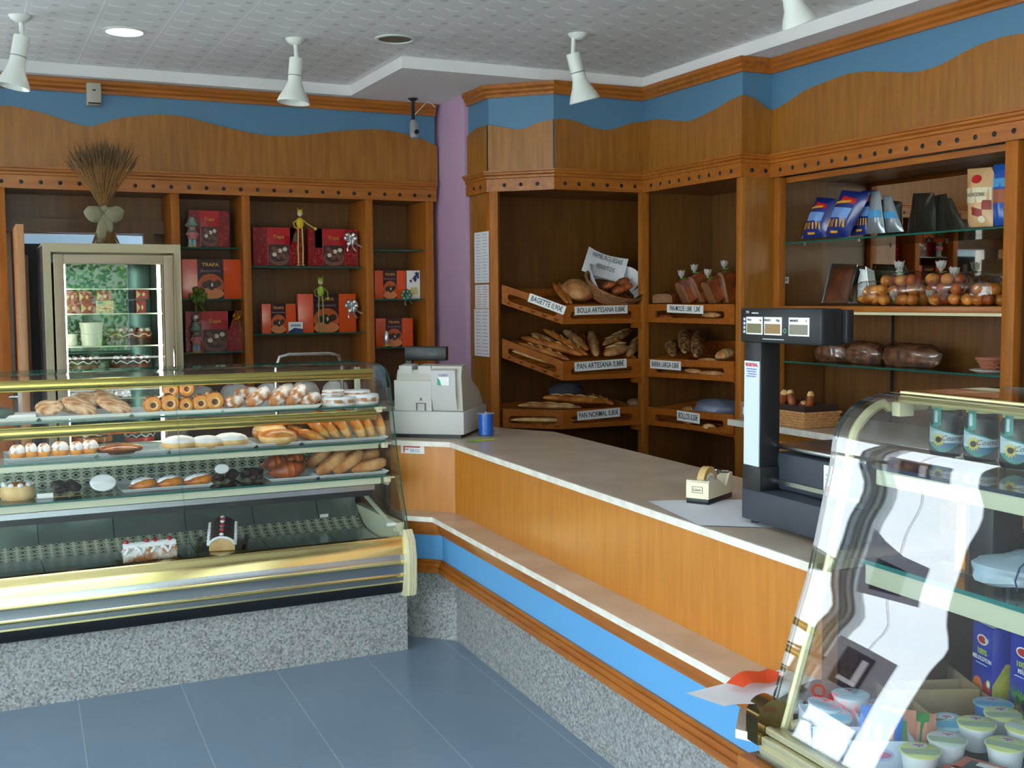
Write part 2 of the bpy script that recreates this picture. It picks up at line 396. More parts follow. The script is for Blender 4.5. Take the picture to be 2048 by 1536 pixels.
struct(B().box2((2.83, 6.62, 0), (2.90, BYW, ZS)), 'wall_lilac', LILAC)
b = B()   # left wall with two shop windows
b.box2((LX-.12, -1.6, 0), (LX, 7.5, .25)).box2((LX-.12, -1.6, 2.6), (LX, 7.5, ZC))
b.box2((LX-.12, -1.6, .25), (LX, -1.2, 2.6)).box2((LX-.12, 4.1, .25), (LX, 6.3, 2.6)).box2((LX-.12, 6.3, .25), (LX, 7.46, .45)).box2((LX-.12, 7.46, .25), (LX, 7.5, 2.6))
struct(b, 'wall_left', WHITEWALL)
b = B()   # front wall, glazed from the corner to x = 1.8
b.box2((1.8, FYW-.12, 0), (RXW+.1, FYW, ZC)).box2((-2.0, FYW-.12, 2.65), (1.8, FYW, ZC)).box2((LX-.2, FYW-.12, 0), (-2.0, FYW, ZC))
struct(b, 'wall_front', WOODD)
FRW = mat('white_window_frame', srgb(225, 228, 230), .4)
w = thing('window_1', None, None, (LX, 1.45, .25)); w['kind'] = 'structure'
b = B()
for y in (-1.2, .1, 1.45, 2.8, 4.06): b.box2((LX-.10, y, .25), (LX-.04, y+.05, 2.6))
for z in (.25, 2.05, 2.55): b.box2((LX-.10, -1.2, z), (LX-.04, 4.1, z+.05))
b.done('window_frame', FRW, w)
B().box2((LX-.075, -1.2, .28), (LX-.069, 4.1, 2.58)).done('pane', GLASS, w)
w = thing('window_2', None, None, (-1.45, BYW, .3)); w['kind'] = 'structure'
b = B()
for x in (-2.28, -1.30, -.73): b.box2((x, BYW+.03, .45), (x+.05, BYW+.08, 2.62))
for z in (.45, 2.57): b.box2((-2.22, BYW+.03, z), (-.68, BYW+.08, z+.05))
b.done('window_frame', FRW, w)
w = thing('window_3', None, None, (LX, 6.65, .25)); w['kind'] = 'structure'
b = B()
for y in (6.3, 7.42): b.box2((LX-.10, y, .45), (LX-.04, y+.05, 2.6))
for z in (.45, 2.55): b.box2((LX-.10, 6.3, z), (LX-.04, 7.46, z+.05))
b.done('window_frame', FRW, w)
# white rack and hanging sign in the far left corner, seen only as a reflection in the right-hand case
RK = mat('white_rack_enamel', srgb(226, 230, 232), .4)
rk = thing('wire_rack', 'white shelf rack in the far left corner, seen mirrored in the right case glass', 'rack', (-1.85, 6.75, 0))
for x, y in ((-2.15, 6.45), (-2.15, 7.05), (-1.65, 6.45), (-1.65, 7.05)): B().tube([(x, y, 0), (x, y, 1.35)], .012, 8).done('upright', RK, rk)
for z in (.35, .68, 1.0, 1.32):
    b = B().box2((-2.15, 6.45, z), (-1.65, 6.47, z+.035)).box2((-2.15, 7.03, z), (-1.65, 7.05, z+.035)).box2((-1.67, 6.45, z), (-1.65, 7.05, z+.05))
    for k in range(16): b.box2((-2.15+.5*k/16, 6.45, z+.01), (-2.15+.5*k/16+.008, 7.05, z+.018))
    b.done('wire_shelf', RK, rk)
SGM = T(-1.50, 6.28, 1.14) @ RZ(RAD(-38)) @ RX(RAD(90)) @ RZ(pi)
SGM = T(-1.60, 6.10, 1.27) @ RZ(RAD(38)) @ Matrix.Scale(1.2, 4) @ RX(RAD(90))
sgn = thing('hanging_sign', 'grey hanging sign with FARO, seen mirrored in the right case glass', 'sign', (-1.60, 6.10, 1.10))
b = B().box((0, 0, -.006), (.34, .52, .010)); b.box((-.13, 0, -.02), (.03, .52, .02), m=1); b.bm.transform(SGM); b.done('board', [mat('grey_sign_board_glow', srgb(150, 154, 168), .4, emit=2.2), mat('violet_blue_sign_edge', srgb(90, 100, 200), .4)], sgn)  # board, panel and letters given an added glow so the sign shows mirrored
b = B().box((.02, .06, .0008), (.17, .30, .0015)); b.bm.transform(SGM); b.done('dark_panel', mat('dark_sign_panel_glow', srgb(70, 70, 92), .4, emit=1.5), sgn)
b = B().box((-.02, .06, .0025), (.035, .22, .0015)).box((.02, -.035, .0025), (.10, .035, .0015)); b.bm.transform(SGM); b.done('letter', mat('light_grey_letter_glow', srgb(190, 190, 198), .4, emit=3), sgn)
text('FARO', .105, mat('red_sign_letter_glow', srgb(214, 60, 50), .4, emit=3), sgn, SGM @ T(.02, -.185, .003), bold=.002)
B().tube([(-1.60, 6.10, 1.58), (-1.60, 6.10, ZC)], .003, 5).done('hanging_wire', STEEL, sgn)
w = thing('door_1', None, None, (-.1, FYW, 0)); w['kind'] = 'structure'
b = B()
for x in (-2.0, -.7, .5, 1.74): b.box2((x, FYW-.10, 0), (x+.06, FYW-.03, 2.65))
for z in (0, 2.1, 2.6): b.box2((-2, FYW-.10, z), (1.8, FYW-.03, z+.05))
b.done('door_frame', FRW, w)
# outside the windows
struct(B().box2((-26, -24, -.14), (14, 20, -.12)), 'ground_pavement', mat('pale_street_paving', srgb(176, 176, 172), .9, var=.06))
LEAF = mat('green_tree_leaves', srgb(36, 84, 30), .6, col2=srgb(110, 160, 60), scale=3)
BARK = mat('grey_bark', srgb(90, 76, 62), .9)
def tree(x, y, h, r, label):
    t = thing('street_tree', label, 'tree', (x, y, -.12), group=None)
    B().tube([(x, y, -.12), (x+.05, y, h*.4), (x, y+.1, h*.75)], [.14, .11, .05]).done('trunk', BARK, t)
    b = B(); rn = random.Random(int(x*7+y))
    for k in range(2600):
        a, c = rn.uniform(0, 6.28), rn.uniform(-1, 1); q = r*rn.uniform(.35, 1)**.5; s = (1-c*c)**.5
        p = Vector((x+q*s*cos(a), y+q*s*sin(a), h*.72+q*c*1.1)); u = Vector((rn.uniform(-1, 1), rn.uniform(-1, 1), rn.uniform(-1, 1))).normalized(); v = u.orthogonal().normalized()
        l = .10; b.poly([p, p+u*l*.5+v*l*.35, p+u*l, p+u*l*.5-v*l*.35])
    b.done('crown', LEAF, t, doubles=False)
struct(B().box2((-20, -14.3, -.12), (14, -14, 2.6)), 'wall_added_facade', mat('dim_added_facade', srgb(110, 120, 104), .9, var=.2, scale=.4))  # unseen wall added to keep bright sky out of the fridge door reflection
tree(1.6, -5.5, 2.3, 1.3, 'green street tree on the pavement straight outside the shop door')
tree(-3.6, -8.5, 2.8, 1.6, 'green street tree further along the pavement, left of the shop door')
# ------------------------------------------------------------------ granite plinth profile helpers
def wave_panel(pts_px, plane, zlow, off, name, parent, extra=None, ext0=None):
    """oak valance whose wavy top follows pts_px, standing off the blue board on plane ('X' or 'Y', value)"""
    ax, val = plane
    W_ = [at(px, py, **{ax: val}) for px, py in pts_px]
    pts = [(p.x, p.y, p.z) for p in W_]
    if extra: pts = pts + extra
    return pts
def smooth(pts, k=3):
    out = []
    n = len(pts)
    for i in range(n-1):
        p0, p1, p2, p3 = [Vector(pts[min(max(j, 0), n-1)]) for j in (i-1, i, i+1, i+2)]
        for s in range(k):
            t = s/k
            out.append(.5*((2*p1)+(-p0+p2)*t+(2*p0-5*p1+4*p2-p3)*t*t+(-p0+3*p1-3*p2+p3)*t**3))
    out.append(Vector(pts[-1])); return out
def valance(parent, pts, zlow, nrm, m=WOOD):
    """pts: 3D wave line; nrm: outward direction; 12 mm board"""
    n = Vector(nrm)*.012; b = B()
    P = smooth(pts)
    low = [Vector((p.x, p.y, zlow)) for p in P]
    b.strip([p+n for p in P], [p+n for p in low], 0, False); b.strip([p for p in P], [p+n for p in P])
    b.strip([p for p in low], [p+n for p in low])
    return b.done('valance', m, parent, doubles=False)
CROWN_PROF = [(0, 2.795), (.018, 2.795), (.018, 2.812), (.030, 2.822), (.030, 2.834), (.045, 2.846), (.045, 2.868), (0, 2.868)]
GAL_PROF = [(0, 2.245), (.020, 2.245), (.020, 2.318), (.028, 2.322), (.028, 2.334), (.040, 2.342), (.040, 2.352), (.048, 2.356), (.048, 2.366), (0, 2.366)]
def molding(name, parent, prof, path, m):
    """sweep profile (out, z) along a plan polyline with mitred corners; outward = right of travel"""
    path = [Vector((x, y, 0)) for x, y in path]; n = len(path); nr = []
    for i in range(n):
        d0 = (path[i]-path[i-1]).normalized() if i else None
        d1 = (path[i+1]-path[i]).normalized() if i < n-1 else None
        f = lambda d: Vector((d.y, -d.x, 0))
        if d0 is None: q = f(d1)
        elif d1 is None: q = f(d0)
        else:
            q = (f(d0)+f(d1)); q = q/ max(.3, q.dot(f(d0)))
        nr.append(q)
    b = B(); rings = [[b.bm.verts.new(Vector((p.x, p.y, z))+q*o) for o, z in prof] for p, q in zip(path, nr)]
    k = len(prof)
    for i in range(n-1):
        for j in range(k): b._f([rings[i][j], rings[i][(j+1) % k], rings[i+1][(j+1) % k], rings[i+1][j]], 0)
    b._f(rings[0], 0); b._f(rings[-1][::-1], 0)
    return b.done(name, m, parent)
def studs(parent, p0, p1, nrm, n, first=None):
    n0 = Vector(nrm); a = Vector(p0); c = Vector(p1)
    z = n0.to_track_quat('Z', 'Y').to_matrix().to_4x4()
    for i in range(n):
        p = a.lerp(c, i/max(1, n-1))
        B().lathe([(0, .004), (.008, .0035), (.0115, .001), (.0115, -.004)], 12, Matrix.Translation(p+n0*.0205) @ z).done('stud', INK, parent)
# ------------------------------------------------------------------ left wall shelving
YL = 7.04
lu = thing('wall_shelving', 'oak wall shelving with blue wavy pelmet and glass shelves of chocolate boxes', 'shelving', (1.2, 7.2, 0))
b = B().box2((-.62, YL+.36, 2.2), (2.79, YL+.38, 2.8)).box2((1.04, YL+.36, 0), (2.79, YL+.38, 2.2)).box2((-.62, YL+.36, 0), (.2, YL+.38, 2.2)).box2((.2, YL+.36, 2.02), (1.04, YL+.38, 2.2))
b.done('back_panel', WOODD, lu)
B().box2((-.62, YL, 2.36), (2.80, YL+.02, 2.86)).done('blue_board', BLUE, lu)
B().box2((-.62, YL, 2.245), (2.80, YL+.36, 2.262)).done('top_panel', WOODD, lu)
for x0, x1, d in ((-.62, -.55, 0), (.10, .222, 0), (1.118, 1.168, 0), (1.538, 1.587, 0), (2.32, 2.37, 0), (2.729, 2.785, 0)):
    B().box2((x0, YL, 0), (x1, YL+.36, 2.25), bev=.003).done('upright', WOODP, lu)
B().box2((.222, YL+.28, 2.02), (1.118, YL+.355, 2.10)).done('door_header', WOODD, lu)
B().box2((1.0, YL+.28, 0), (1.06, YL+.355, 2.02)).done('door_jamb', WOODD, lu)
wl = [(0, 212), (34, 215), (75, 224), (120, 237.5), (154, 249), (178, 253), (198, 249), (232, 238.5), (273, 232.5), (321, 230), (369, 234), (427, 249.5), (478, 261.5), (530, 271), (581, 272.5), (617, 269.5), (676, 262.5), (734, 259), (773, 261), (812, 269.5), (844, 279), (873, 293)]
P = [tuple(at(x, y, Y=YL)) for x, y in wl]
P = [(-.62, YL, 2.60), (-.4, YL, 2.63), (-.2, YL, 2.655)] + P
valance(lu, P, 2.36, (0, -1, 0))
molding('gallery_moulding', lu, GAL_PROF, [(-.62, YL), (2.80, YL)], WOODM)
molding('crown_moulding', lu, CROWN_PROF, [(-.62, YL), (2.80, YL)], WOODM)
studs(lu, (-.202, YL, 2.281), (2.75, YL, 2.281), (0, -1, 0), 30)
def glass_shelf(parent, a, c, z, axis='Y', label=None):
    b = B().box2((a[0], a[1], z-.004), (c[0], c[1], z+.004), m=0)
    # green polished front edge
    if axis == 'Y': b.box2((a[0], a[1]-.001, z-.0042), (c[0], a[1]+.002, z+.0042), m=1)
    else: b.box2((a[0]-.001, a[1], z-.0042), (a[0]+.002, c[1], z+.0042), m=1)
    b.done('glass_shelf', [GLASSG, GLASSEDGE], parent)
ZSH = {1: (1.929, 1.618, 1.297), 2: (1.8165, 1.401), 3: (1.9285, 1.611, 1.298)}
for z in ZSH[1]: glass_shelf(lu, (1.17, 7.08), (1.536, 7.38), z)
for z in ZSH[2]: glass_shelf(lu, (1.589, 7.08), (2.318, 7.38), z)
for z in ZSH[3]: glass_shelf(lu, (2.372, 7.08), (2.727, 7.38), z)
# open door leaf and back counter
dl = thing('door_2', None, None, (.272, 7.3, 0)); dl['kind'] = 'structure'
B().box2((.254, 6.62, .01), (.294, 7.36, 2.02), bev=.003).done('door_leaf', wood('pale_oak_door', srgb(190, 130, 84), srgb(206, 146, 98)), dl)
b = B().box2((.236, 6.68, 1.005), (.254, 6.72, 1.13)).tube([(.24, 6.70, 1.10), (.20, 6.70, 1.10), (.20, 6.80, 1.10)], .009)
b.done('door_handle', STEEL, dl)
bc = thing('back_counter', 'oak back counter with pinkish marble top against the shelving, behind the till', 'counter', (2.1, 6.9, 0))
B().box2((1.10, 6.62, .93), (2.80, 7.02, .96)).done('countertop', MARB, bc)
B().box2((1.12, 6.66, 0), (2.80, 7.02, .929)).done('cabinet_body', WOODD, bc)
cw = thing('corridor_cupboard', 'dark brown cupboard in the corridor doorway left of the cake fridge', 'cupboard', (.40, 7.9, 0))
B().box2((.20, 7.70, 0), (.50, 8.1, 1.97), bev=.004).done('cupboard_body', DARK, cw)
B().box2((.315, 7.685, .1), (.36, 7.70, 1.9)).done('door_panel', WOODD, cw)
# alarm sensor
ap = thing('alarm_siren', 'small grey box on the blue pelmet above the cake fridge', 'alarm box', (.70, 7.0, 2.70))
p0 = at(173, 165, Y=6.98); p1 = at(203, 211, Y=6.98)
b = B().box2((p0.x, 6.965, p1.z), (p1.x, 7.04, p0.z), bev=.006)
b.done('casing', mat('aged_grey_plastic', srgb(176, 170, 158), .5), ap)
B().box2((p0.x+.03, 6.962, p0.z-.045), (p1.x-.03, 6.966, p0.z-.038)).box2((p0.x+.004, 6.963, p1.z+.004), (p1.x-.004, 6.966, p1.z+.012)).done('marking', INK, ap)
# dome-less bracket camera on the soffit
sc = thing('security_camera', 'small security camera on a black stalk under the ceiling by the lilac wall', 'camera', (2.584, 6.893, 2.87))
c0 = Vector((2.584, 6.86, 2.868))
B().lathe([(0, 0), (.032, 0), (.030, -.006), (.010, -.018), (.010, -.17), (0, -.17)], 16, Matrix.Translation(c0)).done('stalk', BLACK, sc)
B().lathe([(0, .06), (.016, .06), (.027, .045), (.029, 0), (.029, -.035), (.022, -.055), (0, -.055)], 18, Matrix.Translation(c0+Vector((0, -.012, -.195))) @ RX(RAD(-12))).done('camera_body', mat('silver_grey_plastic', srgb(150, 152, 156), .35), sc)
B().lathe([(0, 0), (.014, 0), (.014, .012), (0, .012)], 14, Matrix.Translation(c0+Vector((0, -.055, -.215))) @ RX(RAD(80))).done('lens', INK, sc)
B().tube([c0+Vector((.01, 0, -.10)), c0+Vector((.06, 0, -.05)), c0+Vector((.10, .02, -.012)), c0+Vector((.14, .03, -.02)), c0+Vector((.16, .03, -.04))], .0025, 6).done('cable', WHITE, sc)
# ------------------------------------------------------------------ bread corner unit and right-hand unit
cu = thing('bread_shelving', 'oak corner shelving with tilted bread trays and blue wavy pelmet beside the lilac wall', 'shelving', (3.3, 6.2, 0))
S = [(2.85, 6.60), (2.85, 6.30), (3.135, 6.01), (3.75, 6.01), (3.75, 5.03)]
R_ = [(3.75, 5.03), (3.94, 5.03), (3.94, -1.55)]
# plan is walked towards the viewer; outward must be on the right of travel: use reversed order
def nrm2(a, c):
    d = Vector((c[0]-a[0], c[1]-a[1], 0)).normalized(); return Vector((-d.y, d.x, 0))*-1
def board(parent, a, c, z0, z1, th, m, name):
    """upright board between plan points a, c, thickness th going back from the front face"""
    d = Vector((c[0]-a[0], c[1]-a[1], 0)).normalized(); n = Vector((d.y, -d.x, 0))
    P = [Vector((a[0], a[1], z0)), Vector((c[0], c[1], z0)), Vector((c[0], c[1], z1)), Vector((a[0], a[1], z1))]
    return B().prism(P, -n*th).done(name, m, parent)
for i in range(4): board(cu, S[i], S[i+1], 2.36, 2.86, .02, BLUE, 'blue_board')
wv = {0: [(931, 276.3), (943.8, 265.5), (959, 255.7), (973, 251.8)],
 1: [(973, 251.8), (986.7, 251.8), (1006, 254.8), (1035.5, 259), (1055, 255.7), (1074.6, 247), (1104.5, 239)],
 2: [(1104.5, 239), (1123.4, 238.2), (1143, 241.5), (1162.5, 248), (1182, 255.7), (1207.4, 260.2), (1227, 257.7), (1250, 250), (1269.5, 245), (1289, 244.4)],
 3: [(1290, 244.4), (1308.6, 239.5), (1328, 238.6), (1347.7, 241), (1371, 242.7), (1386.7, 240.7), (1406, 232.3), (1435.5, 217.7), (1464.8, 200), (1484.4, 190.7)]}
def seg_pts(px, a, c):
    """put pixel wave on the vertical plane through plan points a, c"""
    d = Vector((c[0]-a[0], c[1]-a[1], 0)); n = Vector((d.y, -d.x, 0)).normalized(); out = []
    for x, y in px:
        r = R2*((x-1024)/FPX) + D2*((y-768)/FPX) + _f
        t = (Vector((a[0], a[1], 0))-Vector((CAM.x, CAM.y, 0))).dot(n)/Vector((r.x, r.y, 0)).dot(n)
        out.append(CAM+r*t)
    return out
for i in range(4):
    a, c = S[i], S[i+1]; pp = seg_pts(wv[i], a, c)
    pp[0].x, pp[0].y = a; pp[-1].x, pp[-1].y = c
    if i == 3: pp[-1].y = 5.018
    d = Vector((c[0]-a[0], c[1]-a[1], 0)).normalized()
    valance(cu, [tuple(q) for q in pp], 2.36, (d.y, -d.x, 0))
molding('gallery_moulding', cu, GAL_PROF, S[:-1]+[(3.75, 5.2)], WOODM)
molding('crown_moulding', cu, CROWN_PROF, S[:-1]+[(3.75, 5.2)], WOODM)
for k, (x, y) in enumerate([(954, 378), (967, 375), (1011, 372.5), (1044, 371), (1077, 369.5), (1127, 368.5), (1154.5, 368.5), (1183, 369), (1211, 370.5), (1239, 371), (1266, 372), (1308, 370.5), (1326.5, 367.5), (1345, 364), (1364, 361), (1384, 357.5), (1404.5, 353.5), (1424, 350.5), (1446, 346), (1468.5, 342)]):
    si = 0 if k < 2 else 1 if k < 5 else 2 if k < 11 else 3
    a, c = S[si], S[si+1]; p = seg_pts([(x, y)], a, c)[0]; p.z = 2.281
    d = Vector((c[0]-a[0], c[1]-a[1], 0)).normalized(); studs(cu, p, p, (d.y, -d.x, 0), 1)
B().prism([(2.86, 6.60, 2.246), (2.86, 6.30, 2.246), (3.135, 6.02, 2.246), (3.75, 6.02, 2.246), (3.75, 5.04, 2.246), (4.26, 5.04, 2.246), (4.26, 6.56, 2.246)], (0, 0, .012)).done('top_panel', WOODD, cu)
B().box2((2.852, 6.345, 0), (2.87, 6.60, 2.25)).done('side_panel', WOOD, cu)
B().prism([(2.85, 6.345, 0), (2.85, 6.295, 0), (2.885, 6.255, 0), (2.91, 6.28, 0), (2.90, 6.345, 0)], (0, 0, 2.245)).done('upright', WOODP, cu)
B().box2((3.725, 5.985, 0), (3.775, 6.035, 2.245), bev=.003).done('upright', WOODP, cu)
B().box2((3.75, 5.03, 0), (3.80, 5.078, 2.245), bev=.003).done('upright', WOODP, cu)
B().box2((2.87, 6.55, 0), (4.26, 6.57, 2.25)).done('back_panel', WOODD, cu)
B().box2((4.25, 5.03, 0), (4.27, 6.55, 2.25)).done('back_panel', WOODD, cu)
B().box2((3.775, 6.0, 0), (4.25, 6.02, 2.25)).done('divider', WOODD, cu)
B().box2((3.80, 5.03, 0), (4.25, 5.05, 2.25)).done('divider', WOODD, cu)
# right-hand unit with mirror back
ru = thing('mirror_shelving', 'oak display shelving with mirrored back, glass shelf and wooden shelf of bagged buns, far right', 'shelving', (4.1, 3.5, 0))
wr = [(1502, 195.2), (1519.5, 207), (1533, 217.7)]
pp = seg_pts([(1484.4, 190.7)]+wr+[(1546, 222)], R_[0], R_[1]); pp[0].x, pp[0].y = 3.738, 5.03; pp[-1].x, pp[-1].y = R_[1]
valance(ru, [tuple(q) for q in pp], 2.36, (0, -1, 0))
wb = [(1547, 222), (1562.5, 213.8), (1582, 202), (1601.6, 188.4), (1621, 177.6), (1650, 165.9), (1677, 155.3), (1706.6, 146.5), (1736, 143.6), (1765, 143.6), (1794.5, 144.7), (1833.5, 144.5), (1859, 139), (1882, 130.9), (1911.7, 116), (1941, 99.6), (1970, 86.9), (1999.6, 77), (2029, 70), (2048, 67.4)]
pp = seg_pts(wb, R_[1], R_[2]); pp[0].x, pp[0].y = R_[1]
y0 = pp[-1].y
pts = [tuple(q) for q in pp] + [(3.94, y0-.25*k, 2.62+.06*cos(k*.75)) for k in range(1, 19)]
valance(ru, pts, 2.36, (-1, 0, 0))
for q0, q1 in (((3.7701, 5.03), R_[1]), (R_[1], R_[2])): board(ru, q0, q1, 2.36, 2.86, .02, BLUE, 'blue_board')
molding('gallery_moulding', ru, GAL_PROF, [(3.75, 5.2)]+R_, WOODY)
molding('crown_moulding', ru, CROWN_PROF, [(3.75, 5.2)]+R_, WOODY)
studs(ru, (3.80, 5.03, 2.281), (3.89, 5.03, 2.281), (0, -1, 0), 2)
studs(ru, (3.94, 4.925, 2.281), (3.94, 2.325, 2.281), (-1, 0, 0), 27)
B().box2((3.752, 5.005, 0), (3.94, 5.03, 2.245)).done('pilaster', WOOD, ru)
for y0, y1 in ((4.955, 5.005), (3.42, 3.485), (1.9, 1.96)): B().box2((3.94, y0, 0), (3.985, y1, 2.245), bev=.003).done('upright', WOODP, ru)
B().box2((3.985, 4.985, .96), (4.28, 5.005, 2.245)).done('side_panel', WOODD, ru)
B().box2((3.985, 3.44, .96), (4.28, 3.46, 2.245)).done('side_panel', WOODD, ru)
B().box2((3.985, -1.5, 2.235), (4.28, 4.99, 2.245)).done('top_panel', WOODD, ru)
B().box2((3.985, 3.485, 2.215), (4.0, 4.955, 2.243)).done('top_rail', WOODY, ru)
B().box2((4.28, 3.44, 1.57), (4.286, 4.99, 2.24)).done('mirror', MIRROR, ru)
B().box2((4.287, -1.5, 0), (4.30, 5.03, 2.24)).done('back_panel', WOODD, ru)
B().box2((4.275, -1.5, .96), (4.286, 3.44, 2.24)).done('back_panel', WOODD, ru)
B().box2((3.94, 3.485, 1.532), (4.28, 4.955, 1.560), bev=.002).done('wooden_shelf', WOODY, ru)
B().box2((3.945, 3.485, 1.518), (3.96, 4.955, 1.531)).done('light_strip', CREAM, ru)
glass_shelf(ru, (3.96, 3.487), (4.275, 4.935), 1.893, 'X')
glass_shelf(ru, (3.96, 3.487), (4.275, 4.935), 1.262, 'X')
B().box2((4.262, 4.45, .965), (4.274, 4.458, 1.515)).done('panel_joint', DARK, ru)
for y in (4.80, 4.40): B().lathe([(0, 0), (.006, 0), (.006, .012), (0, .012)], 8, T(3.985, y, 1.877)).done('shelf_pin', CHROME, ru)
# sill counter in front of it
sl = thing('side_counter', 'oak side counter with beige marble top under the mirror shelving', 'counter', (3.95, 3.4, 0))
B().box2((3.655, -1.5, .935), (4.275, 5.0, .96)).done('countertop', MARB, sl)
B().box2((3.645, -1.5, .930), (3.656, 5.0, .961)).done('edge_strip', MARBE, sl)
B().box2((3.70, -1.5, 0), (3.935, 4.999, .934)).done('cabinet_body', WOOD, sl)
for y in (4.3, 3.6, 2.9): B().box2((3.694, y, .08), (3.70, y+.62, .88), bev=.002).done('cabinet_door', WOODF, sl)
# bread trays -------------------------------------------------------------
def slot_board(b, a, c, h, th, slot=True):
    """front board from a to c (3D, top edge), height h, with a long rounded hand slot"""
    a, c = Vector(a), Vector(c); d = c-a; L = Vector((d.x, d.y, 0)).length; u = d/L
    n = Vector((d.y, -d.x, 0)).normalized()
    def P(s, z, o=0): return a+u*s+Vector((0, 0, -z))-n*o
    z0, z1 = h*.36, h*.74; r = (z1-z0)/2; s0, s1 = L*.10+r, L*.90-r; N = 6
    for o, fl in ((0, 0), (th, 1)):
        ring = []
        for k in range(N+1): t = pi/2+pi*k/N; ring.append((s0+r*cos(t), z0+r-r*sin(t)))
        for k in range(N+1): t = -pi/2+pi*k/N; ring.append((s1+r*cos(t), z0+r-r*sin(t)))
        n2 = len(ring); outer = []
        for s_, z_ in ring:
            if s_ <= s0+1e-6 and s_ < s0-1e-6: outer.append((0, min(max((z_-z0)/(2*r)*h, 0), h)))
            elif s_ > s1+1e-6: outer.append((L, min(max((z_-z0)/(2*r)*h, 0), h)))
            else: outer.append((s_, 0 if z_ < z0+r else h))
        I = [b.bm.verts.new(P(s_, z_, o)) for s_, z_ in ring]; O = [b.bm.verts.new(P(s_, z_, o)) for s_, z_ in outer]
        for k in range(n2): b._f([I[k], I[(k+1) % n2], O[(k+1) % n2], O[k]], 0)
        for (s_, z_), ks in (((0, 0), 0), ((0, h), N), ((L, h), N+1), ((L, 0), 2*N+1)):
            kk = ks; v = b.bm.verts.new(P(s_, z_, o))
            k2 = {0: 1, N: N-1, N+1: N+2, 2*N+1: 2*N}[ks]
            b._f([v, O[kk], O[k2]], 0)
        if o == 0: I0 = I
        else:
            for k in range(n2): b._f([I0[k], I0[(k+1) % n2], I[(k+1) % n2], I[k]], 0)
    C = [P(0, 0), P(L, 0), P(L, 0, th), P(0, 0, th)]; D = [P(0, h), P(L, h), P(L, h, th), P(0, h, th)]
    b.poly(C); b.poly(D); b.poly([C[0], C[3], D[3], D[0]]); b.poly([C[1], C[2], D[2], D[1]])
def tag_card(parent, txt, c, u, w, h, ang=0, nrm=None, bold=.0006):
    """white price card on a tray front; c centre, u direction along the board"""
    u = Vector(u).normalized(); n = Vector((u.y, -u.x, 0)).normalized(); v = n.cross(u).normalized()
    if v.z < 0: v = -v
    n = u.cross(v)
    M = Matrix(((u.x, v.x, n.x, c[0]), (u.y, v.y, n.y, c[1]), (u.z, v.z, n.z, c[2]), (0, 0, 0, 1))) @ RZ(ang)
    cd = B().box((0, 0, 0), (w, h, .0016)); bmesh.ops.transform(cd.bm, matrix=M, verts=cd.bm.verts)
    k = cd.done('price_label', WHITE, parent)
    text(txt, h*.86, INK, k, M @ T(0, 0, .0012), sx=w*.93/(len(txt)*h*.86*.56), bold=bold*.6)
def tray_left(zt, zl, rise, cards, label):
    """tray with chamfered left corner; zt top of the front board, zl top at its left end"""
    t = thing('bread_tray', label, 'bread tray', (3.3, 6.25, zt-.11), group='slatted wooden bread trays in the corner shelving')
    a, c, e = (2.905, 6.25, zl), (3.185, 6.0, zt), (3.722, 6.0, zt); h = .115
    for p, q in ((a, c), (c, e)):
        b = B(); slot_board(b, p, q, h, .016); b.done('front_board', WOODT, t)
    r1 = (zl-zt)/.25 if zl > zt else rise
    f = lambda y: (zt-.098)+r1*min(y-6.0, .25)+(.10 if zl > zt else rise)*max(0, y-6.25)
    b = B()
    for k in range(10):
        y = 6.03+k*.05
        x0 = 2.91+max(0, (6.25-y))*1.05
        b.box((.5*(x0+3.72), y, f(y)), (3.72-x0, .034, .01), RX(atan2(f(y+.01)-f(y-.01), .02)))
    b.done('slats', WOODT, t)
    b = B().prism([(3.706, 6.016, f(6.016)-.012), (3.706, 6.25, f(6.25)-.012), (3.706, 6.50, f(6.5)-.012), (3.706, 6.50, f(6.5)+.05), (3.706, 6.25, f(6.25)+.085), (3.706, 6.016, zt-.01)], (.014, 0, 0))
    b.box2((2.93, 6.50, f(6.5)-.01), (3.70, 6.515, f(6.5)+.05))
    b.done('side_rail', WOODT, t)
    B().box2((3.69, 5.985, zt-.145), (3.724, 6.06, zt-.116)).done('bracket', WOODT, t)
    for (txt, cpx, w, hh, which, ang) in cards:
        p, q = (a, c) if which == 0 else (c, e)
        d = Vector(q)-Vector(p); n = Vector((d.y, -d.x, 0)).normalized()
        pos = seg_pts([cpx], p, q)[0] + n*.004
        tag_card(t, txt, pos, d, w, hh, ang)
    return t, f
def tray_right(zt0, zt1, rise, cards, label):
    t = thing('bread_tray', label, 'bread tray', (3.95, 5.5, zt0-.11), group='slatted wooden bread trays in the corner shelving')
    a, c = (3.75, 5.97, zt0), (3.75, 5.09, zt1); h = .11
    b = B(); slot_board(b, a, c, h, .016); b.done('front_board', WOODT, t)
    f = lambda x: (zt0-.098)+rise*(x-3.75)
    b = B()
    for k in range(9):
        x = 3.79+k*.05; b.box((x, 5.53, f(x)), (.034, .86, .01), RY(-atan2(rise, 1)))
    b.done('slats', WOODT, t)
    b = B()
    for y in (5.955, 5.092): b.prism([(3.766, y, f(3.766)-.012), (4.22, y, f(4.22)-.012), (4.22, y, f(4.22)+.06), (3.766, y, zt0-.01)], (0, .014, 0))
    b.box2((4.22, 5.1, f(4.22)-.01), (4.235, 5.96, f(4.22)+.06)); b.done('side_rail', WOODT, t)
    for (txt, cpx, w, hh, ang) in cards:
        pos = at(*cpx, X=3.748); tag_card(t, txt, (3.746, pos.y, pos.z), (0, -1, (zt1-zt0)/.88), w, hh, ang)
    return t, f
